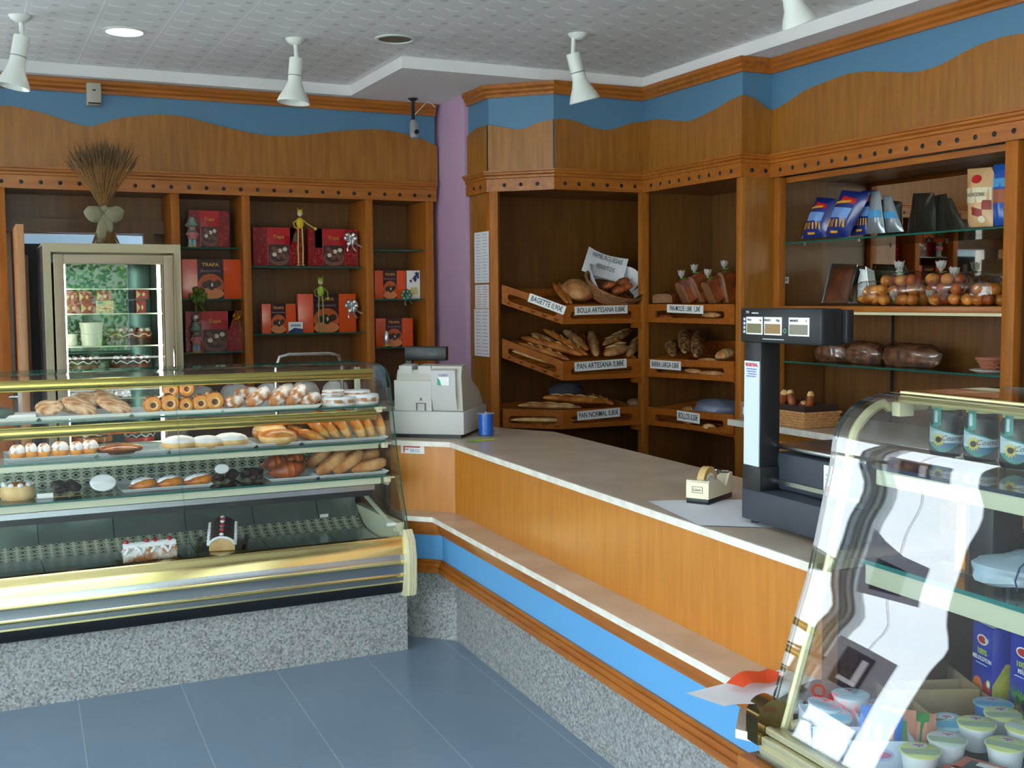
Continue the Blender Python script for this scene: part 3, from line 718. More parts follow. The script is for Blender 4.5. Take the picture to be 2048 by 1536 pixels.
T1, F1 = tray_left(1.572, 1.695, .34, [('BAGETTE 0,90€', (1094, 608), .235, .052, 0, RAD(-2)), ('BOLLA ARTESANA 0,88€', (1202, 620), .365, .050, 1, RAD(1))], 'tilted wooden bread tray with the BAGETTE card, topmost left of the corner post')
T2, F2 = tray_left(1.238, 1.372, .34, [('PAN ARTESANA 0,88€', (1201, 730), .36, .055, 1, RAD(2))], 'tilted wooden bread tray with the PAN ARTESANA card, middle left of the corner post')
T3, F3 = tray_left(.948, .948, .12, [('PAN NORMAL 0,80€', (1197, 828), .295, .054, 1, RAD(2))], 'wooden bread tray with the PAN NORMAL card, lowest left of the corner post')
T4, F4 = tray_right(1.572, 1.572, .2, [('PAN MOLDE 1,00€  1,30€', (1370, 618), .37, .048, RAD(-1))], 'tilted wooden bread tray with the PAN MOLDE card, topmost right of the corner post')
T5, F5 = tray_right(1.240, 1.262, .3, [('BARRA LARGA 0,80€', (1331, 730), .33, .052, RAD(-1))], 'tilted wooden bread tray with the BARRA LARGA card, middle right of the corner post')
T6, F6 = tray_right(.943, .972, .15, [('BOLLOS 0,50€', (1377, 834), .23, .058, RAD(-2))], 'wooden bread tray with the BOLLOS card, lowest right of the corner post')
# papers pinned on the side panel
def sheet_x(px0, py0, px1, py1, label, rows, col, hdr=None, group=None):
    a = at(px0, py0, X=2.851); c = at(px1, py1, X=2.851)
    o = thing('pinned_note', label, 'paper notice', (2.851, (a.y+c.y)/2, (a.z+c.z)/2), group=group)
    B().box2((2.8475, c.y, c.z), (2.8488, a.y, a.z)).done('sheet', PAPER, o)
    b = B(); rn = random.Random(rows)
    for k in range(rows):
        z = a.z-(a.z-c.z)*(k+.8)/(rows+.6)
        for j in range(2):
            w = (a.y-c.y); y = a.y-w*(.12+.45*j); l = w*rn.uniform(.25, .38)
            b.box2((2.8465, y-l, z-.003), (2.8474, y, z))
    b.done('writing', col, o)
    return o
BLUEINK = mat('faded_blue_print', srgb(150, 158, 184), .7); REDINK = mat('red_pen', srgb(196, 110, 90), .7); PINKINK = mat('pink_pen', srgb(190, 90, 130), .7)
sheet_x(949.5, 466, 979, 565, 'white printed price list, topmost of the papers by the lilac wall', 16, BLUEINK, group='papers on the shelving side')
sheet_x(951, 570, 979, 617, 'white note with red writing, middle of the papers by the lilac wall', 9, REDINK, group='papers on the shelving side')
sheet_x(949.5, 618, 980, 714, 'white note with pink and red writing, lowest of the papers by the lilac wall', 13, PINKINK, group='papers on the shelving side')
# small sticker
st = at(1565, 561, X=3.985)
# ------------------------------------------------------------------ pastry case on the left
pc = thing('pastry_display_case', 'long curved glass pastry case with gold trim on a granite plinth, left side', 'display case', (1.78, 4.885, 0), RAD(1.3))
PCM = wm(pc)
def L4(b, name, mats, parent=None, **k):      # shapes given in the case's own frame
    b.bm.transform(PCM); return b.done(name, mats, parent or pc, **k)
XE = -2.15
L4(B().box2((XE, 0, 0), (0, .62, .285)), 'plinth', GRANITE)
def band(y0, z0, y1, z1, x0=XE, x1=-.045):
    return [(x0, y0, z0), (x1, y0, z0), (x1, y1, z1), (x0, y1, z1)]
TRIM_G = mat('gold_trim_anodised', srgb(226, 210, 146), .16, metal=1)
TRIM_S = mat('grey_trim_strip', srgb(104, 112, 120), .25, metal=.6)
prof = [(-.050, .285, 3), (-.062, .300, 3), (-.066, .333, 0), (-.074, .336, 0), (-.074, .344, 2), (-.072, .361, 0), (-.080, .364, 0), (-.084, .372, 0), (-.080, .381, 2), (-.078, .419, 0), (-.088, .423, 0), (-.090, .432, 0), (-.086, .441, 1), (-.082, .467, 0), (-.098, .470, 0), (-.093, .498, 0), (-.086, .526, 0), (-.084, .530, 0), (-.080, .546, 0), (-.050, .548, 0), (-.050, .285, 0)]
b = B()
for i in range(len(prof)-1):
    y0, z0, m0 = prof[i]; y1, z1, _ = prof[i+1]; b.poly(band(y0, z0, y1, z1), m0)
L4(b, 'front_trim', [TRIM_G, STEEL, TRIM_S, BLACK])
b = B()   # ribbed cream end cap
cap = [(-.055, .27), (-.115, .285), (-.125, .33), (-.128, .46), (-.112, .53), (-.075, .575), (-.04, .565), (-.03, .27)]
b.prism([(-.045, y, z) for y, z in cap], (.045, 0, 0))
for dx in (-.036, -.024, -.012): b.prism([(dx-.003, y*1.03-.002, .42+(z-.42)*1.015) for y, z in cap], (.006, 0, 0))
L4(b, 'end_cap', CREAM)
GP = [(-.075, .545), (-.045, .64), (.02, .79), (.062, .93), (.088, 1.03), (.118, 1.16), (.136, 1.225), (.165, 1.268), (.21, 1.294), (.27, 1.304), (.33, 1.306)]
def glass_sheet(prof_pts, x0, x1, th=.006):
    pts = smooth([(0, y, z) for y, z in prof_pts], 3); b = B(); n = len(pts); off = []
    for i, p in enumerate(pts):
        d = (pts[min(i+1, n-1)]-pts[max(i-1, 0)]).normalized(); off.append(p+Vector((0, d.z, -d.y))*-th)
    for P in (pts, off): b.strip([Vector((x0, p.y, p.z)) for p in P], [Vector((x1, p.y, p.z)) for p in P], 0)
    for x in (x0, x1): b.strip([Vector((x, p.y, p.z)) for p in pts], [Vector((x, p.y, p.z)) for p in off], 1, False)
    for i in (0, -1): b.poly([(x0, pts[i].y, pts[i].z), (x1, pts[i].y, pts[i].z), (x1, off[i].y, off[i].z), (x0, off[i].y, off[i].z)], 1)
    return b
for x0, x1 in ((-.985, -.04), (XE, -.988)):
    L4(glass_sheet(GP, x0, x1), 'curved_front_glass', [GLASSC, GLASSEDGE], doubles=False)
b = B().box2((XE, .333, 1.300), (-.04, .60, 1.307), 0).box2((XE, .596, 1.2995), (-.04, .602, 1.3075), 1)
L4(b, 'top_glass', [GLASS, GLASSEDGE])
pts = [(-.02, y, z) for y, z in GP] + [(-.02, .60, 1.306), (-.02, .60, .56), (-.02, -.05, .56)]
L4(B().prism(pts, (.006, 0, 0), 0, 1), 'side_glass', [GLASS, GLASSEDGE])
# inner end frame
b = B().tube([(-.05, .50, 1.28), (-.05, .50, .78)], .012, 8).tube([(-.05, .10, .765), (-.05, .50, .765), (-.05, .40, .66), (-.05, 0, .565)], .011, 8)
b.box2((-.06, .10, .76), (-.045, .50, .785)).box2((-.065, .47, .76), (-.045, .50, 1.28))
L4(b, 'end_frame', CREAMP)
GOLDBAR = mat('gold_shelf_bar', srgb(206, 186, 104), .2, metal=1)
def bar(y, z0, z1, w, m, name, x1=-.05):
    b = B(); h = (z1-z0)/2
    ring = [(y+w*cos(t)*.9, (z0+z1)/2+h*sin(t)) for t in [2*pi*k/12 for k in range(12)]]
    b.prism([(XE, p, q) for p, q in ring], (x1-XE, 0, 0))
    for f in b.bm.faces: f.smooth = len(f.verts) == 4
    return L4(b, name, m)
bar(.185, 1.243, 1.290, .018, GOLDBAR, 'light_canopy', -.09)
bar(.175, 1.052, 1.100, .018, GOLDBAR, 'shelf_light_bar', -.075)
def cshelf(z, y0, y1=.50):
    b = B().box2((XE, y0, z-.008), (-.06, y1, z), 0).box2((XE, y0-.001, z-.0082), (-.06, y0+.003, z+.0002), 1)
    L4(b, 'glass_shelf', [GLASSG, GLASSEDGE])
    b = B().box2((-.075, y0+.005, z-.035), (-.045, y0+.035, z-.008), bev=.003).box2((-.05, y0+.02, z-.02), (-.022, y0+.03, z-.012)).lathe([(0, 0), (.006, 0), (.006, .008), (0, .008)], 10, T(-.058, y0, z-.02) @ RX(RAD(90)))
    L4(b, 'shelf_bracket', CREAM)
ZP = {1: 1.121, 2: .963, 3: .808}
cshelf(ZP[1], .16); cshelf(ZP[2], .09); cshelf(ZP[3], .06)
L4(B().box2((XE, .10, .928), (-.09, .118, .952), bev=.002), 'shelf_profile', CREAMP)
b = B().box2((XE, .078, .768), (-.09, .094, .798), 0).box2((XE, .080, .742), (-.12, .10, .765), 1).box2((XE, .086, .715), (-.13, .12, .741), 2)
L4(b, 'shelf_profile', [CREAMP, STEEL, BLACK])
TUBEC = mat('added_case_tube', (1, .98, .92, 1), .5, emit=5)  # unseen tubes added behind the gold bars to brighten the pastries
for y, z in ((.212, 1.262), (.200, 1.062)): L4(B().lathe([(.006, 0), (.006, 2.0), (0, 2.0)], 10, T(XE+.04, y, z) @ RY(RAD(90))), 'light_tube', TUBEC)
# interior: duct, perforated plates, steel pans
L4(B().box2((XE, .505, .790), (-.065, .52, .915)), 'perforated_plate', LATT)
b = B().box2((XE, .50, .915), (-.065, .53, .955), 0).box2((XE, .44, .862), (-.065, .50, .868), 1)
b = B().box2((XE, .495, .905), (-.065, .525, .94))
L4(b, 'air_duct', STEEL)
DK = [(-.045, .535), (-.03, .515), (.02, .505), (.15, .492)]
DKL = [(.40, .506), (.455, .525), (.485, .552)]
DK2 = [(.485, .552), (.52, .60), (.54, .65), (.55, .71)]
b = B().strip([(XE, y, z) for y, z in DK], [(-.06, y, z) for y, z in DK], 0)
L4(b, 'vent_grille', LATT)
b = B().strip([(XE, y, z) for y, z in DKL], [(-.06, y, z) for y, z in DKL], 0)
L4(b, 'vent_grille', LATT)
DKF = [(.15, .492), (.30, .496), (.40, .506)]
x = XE
while x < -.07:
    x1 = min(x+.315, -.06); b = B().strip([(x+.0015, y, z) for y, z in DKF], [(x1-.0015, y, z) for y, z in DKF], 0); b.strip([(x+.0015, y, z) for y, z in DK2], [(x1-.0015, y, z) for y, z in DK2], 0)
    L4(b, 'deck_pan', STEELD); x = x1
b = B().box2((XE, .555, .30), (-.02, .60, .79), 0).box2((XE, -.05, .288), (-.02, .60, .47), 0)
L4(b, 'tub', DARK)
L4(B().box2((-.055, -.03, .56), (-.022, .60, .60)).box2((-.045, -.03, .47), (-.022, .55, .56)), 'end_wall', CREAMP)
L4(B().box2((-.26, .465, .56), (-.22, .475, .575)).box2((-.095, -.01, .585), (-.04, 0, .60)), 'drain_fitting', WHITE)
# ------------------------------------------------------------------ pastries
ORD = ['leftmost', 'second from left', 'third from left', 'fourth from left', 'fifth from left', 'sixth from left', 'seventh from left', 'eighth from left', 'ninth from left', 'tenth from left', 'eleventh from left']
def yrow(row, sh): return 4.885 + {1: .20, 2: .14, 3: .11}[sh] + .05 + .11*row
def cx(px, Y): return at(px, 800, Y=Y).x
def place(px, sh, row=0, lift=0): Y = yrow(row, sh); return Vector((cx(px, Y), Y, ZP[sh]+.0005+lift))
MPP = lambda p: (p-CAM).dot(_f)/FPX
def card_tray(x0, x1, sh, label, mt=None, yd=.27, lift=0):
    Y = 4.885+{1: .175, 2: .115, 3: .085}[sh]; xa, xb = cx(x0, Y), cx(x1, Y)
    c = ((xa+xb)/2, Y+yd/2, ZP[sh]); w = (xb-xa); b = B(); z0, z1 = .0006, .014
    i = [(-w/2+.014, -yd/2+.014), (w/2-.014, -yd/2+.014), (w/2-.014, yd/2-.014), (-w/2+.014, yd/2-.014)]
    o = [(-w/2, -yd/2), (w/2, -yd/2), (w/2, yd/2), (-w/2, yd/2)]
    for t in (0, .0016):
        b.poly([(x, y, z0+t) for x, y in i])
        for k in range(4): k2 = (k+1) % 4; b.poly([(*i[k], z0+t), (*i[k2], z0+t), (*o[k2], z1+t), (*o[k], z1+t)])
    for k in range(4): k2 = (k+1) % 4; b.poly([(*o[k], z1), (*o[k2], z1), (*o[k2], z1+.0016), (*o[k], z1+.0016)])
    return b.done('cake_tray', mt or TRAYW, loc=c, world=False, label=label, cat='tray', group='card trays in the pastry case')
STX = {1: 'top', 2: 'middle', 3: 'lowest'}
card_tray(-60, 78, 1, 'white card tray at the far left of the top pastry shelf')
card_tray(76, 264, 1, 'white card tray under the flat flaky pastries, top shelf')
card_tray(262, 448, 1, 'white card tray under the cream filled rolls, top shelf')
card_tray(444, 644, 1, 'white card tray under the slanted sugared bars, top shelf')
card_tray(5, 192, 2, 'white card tray under the six small sugared buns, middle shelf')
card_tray(190, 337, 2, 'white card tray with one glazed pastry at its left, middle shelf')
card_tray(334, 513, 2, 'white card tray under the wide sugared buns, middle shelf')
card_tray(511, 603, 2, 'white card tray under the two golden puff pastries, middle shelf')
card_tray(602, 776, 2, 'white card tray under the row of leaning golden turnovers, middle shelf')
card_tray(236, 422, 3, 'white card tray under the sugar striped long buns, lowest shelf')
card_tray(535, 636, 3, 'white card tray under the dark croissants, lowest shelf')
card_tray(634, 776, 3, 'white card tray under the long sugared pastries, lowest shelf')
CL = mat('green_tint_plastic', srgb(70, 96, 84), .15, alpha=.8)
B().ell((0, 0, .028), (.05, .06, .028), flat=.3).done('salad_box', CL, loc=place(2, 1, 0), world=False, label='dark green rounded plastic tub at the left edge of the top pastry shelf', cat='tub')
B().box((0, 0, .011), (.115, .14, .018), bev=.004).done('paper_packet', WHITE, loc=place(40, 1, 0, .004)+Vector((0, .02, 0)), world=False, label='flat white paper packet on the far left tray of the top shelf', cat='packet')
# flat flaky pastries
def seq(items, fn, tmpl, cat, grp):
    for i, it in enumerate(items):
        o = fn(*it); tag(o, tmpl.format(ORD[i]), cat, grp)
def disc(x0, x1, sh, row, lift, pitch, roll, h=.018, mats=(FLAKY,), name='flaky_pastry', depth=None, sd=0, mf=None):
    Y = yrow(row, sh); a, c = cx(x0, Y), cx(x1, Y); w = (c-a)/2*1.12; d = depth or w*.8
    b = B().ell((0, 0, 0), (w, d, h), bumpy=.03, seed=sd+x0, flat=.35, nu=20, nv=10, pw=.6, mfun=mf)
    return b.done(name, list(mats), loc=((a+c)/2, Y, ZP[sh]+h*.7+lift), rot=(RAD(pitch), RAD(roll), 0), world=False)
seq([(72, 124, 1, 0, .034, 34, 0), (112, 166, 1, 1, .030, 34, 10), (126, 194, 1, 0, .036, 26, 22), (150, 205, 1, 1, .055, 26, 8), (186, 238, 1, 1, .060, 20, 24), (196, 262, 1, 0, .030, 24, 20)], disc,
    'large flat flaky sugared pastry on the top shelf, {} of six', 'pastry', 'flat flaky pastries on the top shelf')
def roll(x0, x1, sh, row, lift=0, h=None):
    Y = yrow(row, sh); a, c = cx(x0, Y), cx(x1, Y); r = (c-a)/2; b = B(); L = .10; r *= 1.08
    b.lathe([(0, -L/2+.006), (r*.35, -L/2+.004), (r*.55, -L/2), (r*.9, -L/2+.003), (r, -L/2+.012), (r, L/2-.01), (r*.8, L/2), (0, L/2)], 18, RX(RAD(-90)), mfun=lambda k: 1 if k == 0 else 2 if k == 1 else 0)
    b.ell((0, .002, r*.52), (r*.93, L*.49, r*.62), m=3, bumpy=.06, seed=x0, nu=12, nv=8)
    return b.done('cream_roll', [GOLDBUN, CHOCB, DOUGH, MARBL], loc=((a+c)/2, Y, ZP[sh]+.004+r+lift), world=False)
seq([(287, 319, 1, 0), (320, 354, 1, 0), (327, 354, 1, .6, .062), (356, 385, 1, .6, .062), (356, 382, 1, 0), (383, 413, 1, 0), (409, 443, 1, 0)], roll,
    'chocolate filled pastry roll on the top shelf, {} of seven', 'pastry', 'filled pastry rolls on the top shelf')
def slab(x0, x1, sh, row, lift, roll_, yaw=0, th=.027, mats=(SUGARY,), name='sugared_bar', w=.045):
    Y = yrow(row, sh); a, c = cx(x0, Y), cx(x1, Y); l = (c-a)/2/max(.4, cos(RAD(roll_)))*.95
    b = B().ell((0, 0, 0), (l, w, th), bumpy=.03, seed=x0, pw=.45, nu=18, nv=10)
    return b.done(name, list(mats), loc=((a+c)/2, Y, ZP[sh]+.012+lift+th*.5+l*abs(sin(RAD(roll_)))*.75), rot=(0, -RAD(roll_), RAD(yaw)), world=False)
seq([(443, 489, 1, 0, .008, 5), (468, 520, 1, 1, .036, 4), (488, 543, 1, 0, 0, 32, 25), (532, 583, 1, 0, 0, 34, 30), (566, 617, 1, 0, 0, 36, 32), (591, 642, 1, 0, 0, 12, 10), (548, 590, 1, 1, .03, 20)], slab,
    'icing sugar dusted pastry bar on the top shelf, {} of seven', 'pastry', 'sugared bars on the top shelf')
def cookie(x0, x1, sh, row, lift, h=.018):
    Y = yrow(row, sh); a, c = cx(x0, Y), cx(x1, Y); r = (c-a)/2
    b = B().lathe([(0, -h/2), (r*.9, -h/2), (r, -h*.2), (r*.985, 0), (r, h*.2), (r*.93, h/2), (0, h*.5)], 28, mfun=lambda k: 1 if k in (2, 3) else 0)
    return b.done('white_iced_cookie', [SUGAR, SUGARY], loc=((a+c)/2, Y, ZP[sh]+h/2+.001+lift), world=False)
seq([(642, 712, 1, 0.1, 0, .04), (643, 688, 1, -.05, .042, .014), (645, 689, 1, -.05, .057, .014), (686, 740, 1, .7, .03, .03), (697, 757, 1, 0.15, .0, .045)], cookie,
    'round white iced cookie at the right of the top shelf, {} of five', 'cookie', 'white iced cookies')
def bun(x0, x1, sh, row, lift=0, h=.034, sug=.45, mats=(GOLDBUN, DUST), name='sugared_bun', dep=None, fl=.25, ry=0):
    Y = yrow(row, sh); a, c = cx(x0, Y), cx(x1, Y); w = (c-a)/2*1.04
    b = B().ell((0, 0, 0), (w, dep or w*1.1, h), bumpy=.02, seed=x0, flat=fl, nu=20, nv=12, mfun=lambda v: 1 if v > sug else 0, pw=.8)
    return b.done(name, list(mats), loc=((a+c)/2, Y, ZP[sh]+.004+h*(1-fl)+lift), rot=(0, RAD(ry), 0), world=False)
seq([(14, 47, 2, 0), (45, 71, 2, 0, .004), (70, 98, 2, 0), (98, 134, 2, 0, .004), (134, 164, 2, 0), (160, 194, 2, 0, .004, .034)], bun,
    'small round sugared bun on the middle shelf, {} of six', 'bun', 'small sugared buns')
o = bun(192, 280, 2, 0, 0, .024, .5, (CHOCB, CARAMEL), 'glazed_pastry'); tag(o, 'caramel glazed open pastry on the middle shelf right of the small buns', 'pastry')
seq([(322, 390, 2, 0, 0, .034, .55, (DOUGH, SUGAR)), (376, 446, 2, 0, 0, .030, .55, (DOUGH, SUGAR)), (424, 493, 2, .1, 0, .033, .55, (DOUGH, SUGAR))], bun,
    'wide pale bun under thick icing sugar on the middle shelf, {} of three', 'bun', 'wide sugared buns')
seq([(504, 570, 2, .9, .01, .044, .5, (GOLDBUN, DOUGH), 'puff_pastry'), (518, 592, 2, 0, 0, .036, .5, (DOUGH, GOLDBUN), 'puff_pastry')], bun,
    'golden puffed pastry on the middle shelf, {} of two', 'pastry', 'golden puff pastries')
def turnover(px, sh, row, lift, tilt, l=.062, h=.040, mats=(GOLDBUN, DOUGH), yaw=8, name='turnover'):
    Y = yrow(row, sh); x = cx(px, Y)
    b = B().ell((0, 0, 0), (h*.55, .05, l), bumpy=.03, seed=px, nu=14, nv=14, pw=.7, mfun=lambda v: 0 if v > .45 else 1)
    return b.done(name, list(mats), loc=(x, Y, ZP[sh]+.012+lift+l*cos(RAD(tilt))*.8), rot=(RAD(8), RAD(-tilt), RAD(yaw)), world=False)
seq([(598, 2, 1, .0, 62), (622, 2, 0, 0, 68), (622, 2, 1.2, .045, 60), (636, 2, .2, .012, 48), (650, 2, 1.2, .05, 52), (658, 2, .2, .008, 42), (682, 2, .2, .006, 36, .068), (692, 2, 1.2, .05, 48), (714, 2, .2, 0, 28, .062), (732, 2, .2, 0, 26, .074), (756, 2, .3, 0, 20, .068)], turnover,
    'golden turnover leaning in the row on the middle shelf, {} of eleven', 'pastry', 'leaning golden turnovers')
# lowest shelf
Yp = yrow(0, 3); p = place(28, 3, 0)
b = B().lathe([(0, .0), (.060, 0), (.066, .012), (.064, .045), (.055, .058), (0, .055)], 24, m=0).ell((0, 0, .056), (.045, .045, .014), m=1, nu=16, nv=6)
for k in range(9): b.ell((.052*cos(k*.7), .052*sin(k*.7), .06), (.012, .012, .010), m=2, nu=8, nv=5)
b.done('small_cake', [DOUGH, CARAMEL, CREAMW], loc=p, world=False, label='small round caramel topped cake with cream rim at the left of the lowest shelf', cat='cake')
B().box((0, 0, .010), (.062, .004, .020), RX(RAD(-15))).done('price_card', WHITE, loc=place(83, 3, -.4), world=False, label='small blank cream price card on the lowest pastry shelf by the round cake', cat='price card')
def choc_heap(px, label, sd):
    rn = random.Random(sd); b = B()
    for k in range(14): b.ell((rn.uniform(-.045, .045), rn.uniform(-.035, .03), .018+rn.uniform(0, .028)), (.02, .018, .016), RZ(rn.uniform(0, 3)), nu=9, nv=6, bumpy=.1, seed=k)
    b.box((0, 0, .001), (.13, .10, .0015), m=1)
    b.done('chocolate_cluster_cake', [CHOC, GOLDP], loc=place(px, 3, .2), world=False, label=label, cat='cake', group='dark chocolate cakes')
choc_heap(126, 'knobbly dark chocolate cake left of the bright oval plaque', 1)
choc_heap(444, 'knobbly dark chocolate cake behind the gold card with cream on it', 2)
choc_heap(496, 'knobbly dark chocolate cake left of the dark croissants', 3)
for (x0, x1, sh, rw, lf, lab) in ((173, 226, 3, 0, .035, 'large bright oval white plaque leaning on the lowest shelf'), (424, 453, 3, .2, .055, 'small bright oval of cream on a gold card, lowest shelf')):
    Y = yrow(rw, sh); a, c = cx(x0, Y), cx(x1, Y); r = (c-a)/2
    B().lathe([(0, .004), (r*.9, .004), (r, 0), (r, -.003), (0, -.003)], 26, RX(RAD(55)) @ Matrix.Diagonal((1, .75, 1, 1)), mfun=lambda k: 0 if k < 2 else 1).done('white_chocolate_plaque', [CREAMW, CREAM], loc=((a+c)/2, Y-.02, ZP[sh]+.01+lf), world=False, label=lab, cat='plaque', group='oval white plaques')
def stripe(x0, x1, sh, row, lift=0):
    Y = yrow(row, sh); a, c = cx(x0, Y), cx(x1, Y); l = (c-a)/2
    b = B().ell((0, 0, 0), (l, .042, .026), bumpy=.03, seed=x0, flat=.3, nu=20, nv=12).ell((-.004, -.002, .012), (l*.86, .026, .019), m=1, nu=16, nv=8, bumpy=.05, seed=x0+1)
    return b.done('striped_bun', [CARAMEL, SUGAR], loc=((a+c)/2, Y, ZP[sh]+.004+.019+lift), rot=(0, RAD(-6), RAD(12)), world=False)
seq([(252, 310, 3, 0), (306, 362, 3, 0), (362, 424, 3, 0)], stripe, 'long brown bun with white sugar stripe on the lowest shelf, {}', 'bun', 'sugar striped buns')
def croiss(x0, x1, sh, row, lift=0, mt=CRUSTD, r=.041):
    Y = yrow(row, sh); a, c = cx(x0, Y), cx(x1, Y); l = (c-a)/2; P = []; R = []
    for k in range(17):
        t = -1+2*k/16; P.append((l*t, -.03*(1-t*t)+.03, 0)); R.append(max(.004, r*(1-abs(t)**1.7)*(1+.12*(k % 2))))
    return B().tube(P, R, 12).done('croissant', mt, loc=((a+c)/2, Y, ZP[sh]+.006+r*.8+lift), rot=(0, RAD(-8), 0), world=False)
seq([(519, 578, 3, 1.0, .02), (534, 616, 3, 0, 0), (560, 612, 3, .9, .03)], croiss, 'dark brown croissant on the lowest shelf, {} of three', 'croissant', 'dark croissants')
seq([(612, 664, 3, 1.0, .02, 38, 0), (650, 708, 3, 1.0, .03, 30, 0), (627, 694, 3, 0, 0, 30, 12), (660, 730, 3, 0, 0, 28, 12), (698, 760, 3, .9, .035, 6, 0), (698, 775, 3, 0, 0, 8, 5)],
    lambda *a: slab(*a, th=.027, mats=(CRUSTF,), name='sugared_finger_bun', w=.034), 'long floury finger bun at the right of the lowest shelf, {} of six', 'bun', 'floury finger buns')
# deck: two decorated logs
def deck(px, Y): return Vector((cx(px, Y), Y, .497))
p = deck(292, 4.97); p.z = .512
t = thing('cream_log_cake', 'white cream log cake with red cherries on the steel deck, left one', 'cake', p, RAD(2))
L_, r_ = .215, .033
M = Matrix.Translation(p) @ RZ(RAD(2))
b = B(); b.lathe([(0, -L_/2), (r_*.98, -L_/2), (r_, -L_/2+.01), (r_, L_/2-.01), (r_*.98, L_/2), (0, L_/2)], 20, M @ T(0, .02, r_) @ RY(RAD(90))); b.done('sponge', SUGARY, t)
b = B()
for s in (-1, 1):
    P = [M @ Vector((L_*(k/28-.5), .02+s*(r_*.75+.008*sin(k*.9)), r_+r_*.55-.012*cos(k*1.35))) for k in range(29)]; b.tube(P, .007, 7)
b.tube([M @ Vector((L_*(k/20-.5), .02, 2*r_)) for k in range(21)], [.017+.003*(k % 2) for k in range(21)], 10)
b.done('cream_topping', CREAMW, t)
for dx in (-.095, -.012, .022, .082): B().ell(M @ Vector((dx, .015, 2*r_+.022)), (.011, .011, .009), nu=10, nv=7).done('cherry', CHERRY, t)
B().box(M @ Vector((0, .02, .0005)), (L_+.05, .14, .002), RZ(RAD(2))).done('cake_board', GOLDP, t)
p = deck(438, 5.02); p.z = .520
t = thing('chocolate_log_cake', 'chocolate striped log cake with cream edges and cherries on a gold board', 'cake', p, RAD(-14))
M = Matrix.Translation(p) @ RZ(RAD(-14)) @ RX(RAD(22)); r_ = .055; L_ = .17
b = B(); b.lathe([(0, -L_/2), (r_, -L_/2), (r_, L_/2), (0, L_/2)], 22, M @ T(0, .03, r_*.75) @ RX(RAD(90)))
b.done('sponge', [DOUGH], t)
b = B(); A_ = []; Bb = []
for k in range(15):
    a = RAD(25+130*k/14); A_.append(M @ Vector(((r_+.004)*cos(a), .03-L_/2-.002, r_*.75+(r_+.004)*sin(a)))); Bb.append(M @ Vector(((r_+.004)*cos(a), .03+L_/2, r_*.75+(r_+.004)*sin(a))))
b.strip(A_, Bb); b.done('chocolate_icing', CHOC, t)
b = B()
for a in (RAD(22), RAD(158)): b.tube([M @ Vector(((r_+.004+.003*sin(k*2.2))*cos(a), .03+L_*(k/24-.5), r_*.75+(r_+.006)*sin(a)+.004*sin(k*2.0))) for k in range(25)], .008, 7)
for yy in (-L_/2, ): b.tube([M @ Vector(((r_+.005)*cos(RAD(22+136*k/20)), .03+yy, r_*.75+(r_+.005)*sin(RAD(22+136*k/20)))) for k in range(21)], [.005+.002*(k % 2) for k in range(21)], 7)
for k in range(5): b.ell(M @ Vector((0, .03-L_/2+.02+k*.034, r_*1.75+.008)), (.010, .009, .007), nu=9, nv=6)
b.done('piped_cream', CREAMW, t)
for k in range(3): B().ell(M @ Vector((0.002, .03-L_/2+.04+k*.045, r_*1.75+.014)), (.011, .010, .008), nu=10, nv=7).done('cherry', CHERRY, t)
b = B().box(M @ Vector((0, .03, -.002)), (.21, .21, .003), RZ(RAD(-14)))
for s in (-1, 1): b.box(M @ Vector((s*.095, .03, .014)), (.018, .20, .03), RZ(RAD(-14)) @ RY(RAD(s*20)))
b.done('cake_board', GOLDP, t)
# feros sticker is placed with the counter
# ------------------------------------------------------------------ service counter
ct = thing('service_counter', 'long stepped shop counter with marble ledge, blue band, oak mouldings and granite plinth', 'counter', (2.3, 3.6, 0))
K0 = Vector((2.035, 4.91, 0)); E1 = Vector((-.0515, -.9987, 0)); N1 = Vector((-.9987, .0515, 0)); N2 = Vector((-.7071, -.7071, 0)); E2 = Vector((-.7071, .7071, 0))
def cpath(d, xl=1.80, yend=2.2):
    """plan polyline at distance d in front of the counter body: left stub, corner, near end"""
    a, bb = K0+N1*d, K0+N2*d
    # solve a + E1*s = bb + E2*t
    det = E1.x*(-E2.y)-(-E2.x)*E1.y; dx, dy = bb.x-a.x, bb.y-a.y
    s = (dx*(-E2.y)-(-E2.x)*dy)/det; k = a+E1*s
    t = (k.x-xl)/.7071; L = k+E2*max(.01, t); e = a+E1*((a.y-yend)/.9987)
    return [L, k, e]
def layer(b, d, z0, z1, dback=-.25, m=0, yend=2.2, xl=1.80):
    P = cpath(d, xl, yend); Q = cpath(dback, xl, yend)
    pts = [(p.x, p.y, z0) for p in P] + [(p.x, p.y, z0) for p in Q[::-1]]
    return b.prism(pts, (0, 0, z1-z0), m)
layer(B(), 0, 0, .345, -.10, yend=2.16).done('plinth', GRANITE, ct)
b = layer(B(), .075, .335, .345, -.1); layer(b, .105, .345, .368, -.1); layer(b, .098, .368, .388, -.1); layer(b, .088, .388, .402, -.1); b.done('lower_moulding', WOODY, ct)
layer(B(), .078, .40, .53, -.1).done('blue_band', BLUEC, ct)
b = layer(B(), .088, .518, .532, -.1); layer(b, .098, .532, .552, -.1); layer(b, .108, .552, .586, -.1); b.done('upper_moulding', WOODY, ct)
p = cpath(.105); q = p[0]
B().prism([(q.x-.004, q.y, .345), (q.x+.024, q.y-.03, .345), (q.x+.024, q.y-.03, .58), (q.x-.004, q.y, .58)], (.018, .018, 0)).done('corner_stile', WOODP, ct)
b = layer(B(), .133, .588, .610, -.02, 0, 2.24); layer(b, .1345, .587, .609, .128, 1, 2.235); b.done('marble_ledge', [MARB, MARBE], ct)
layer(B(), .0, .609, .922, -.05).done('front_panel', WOODF, ct)
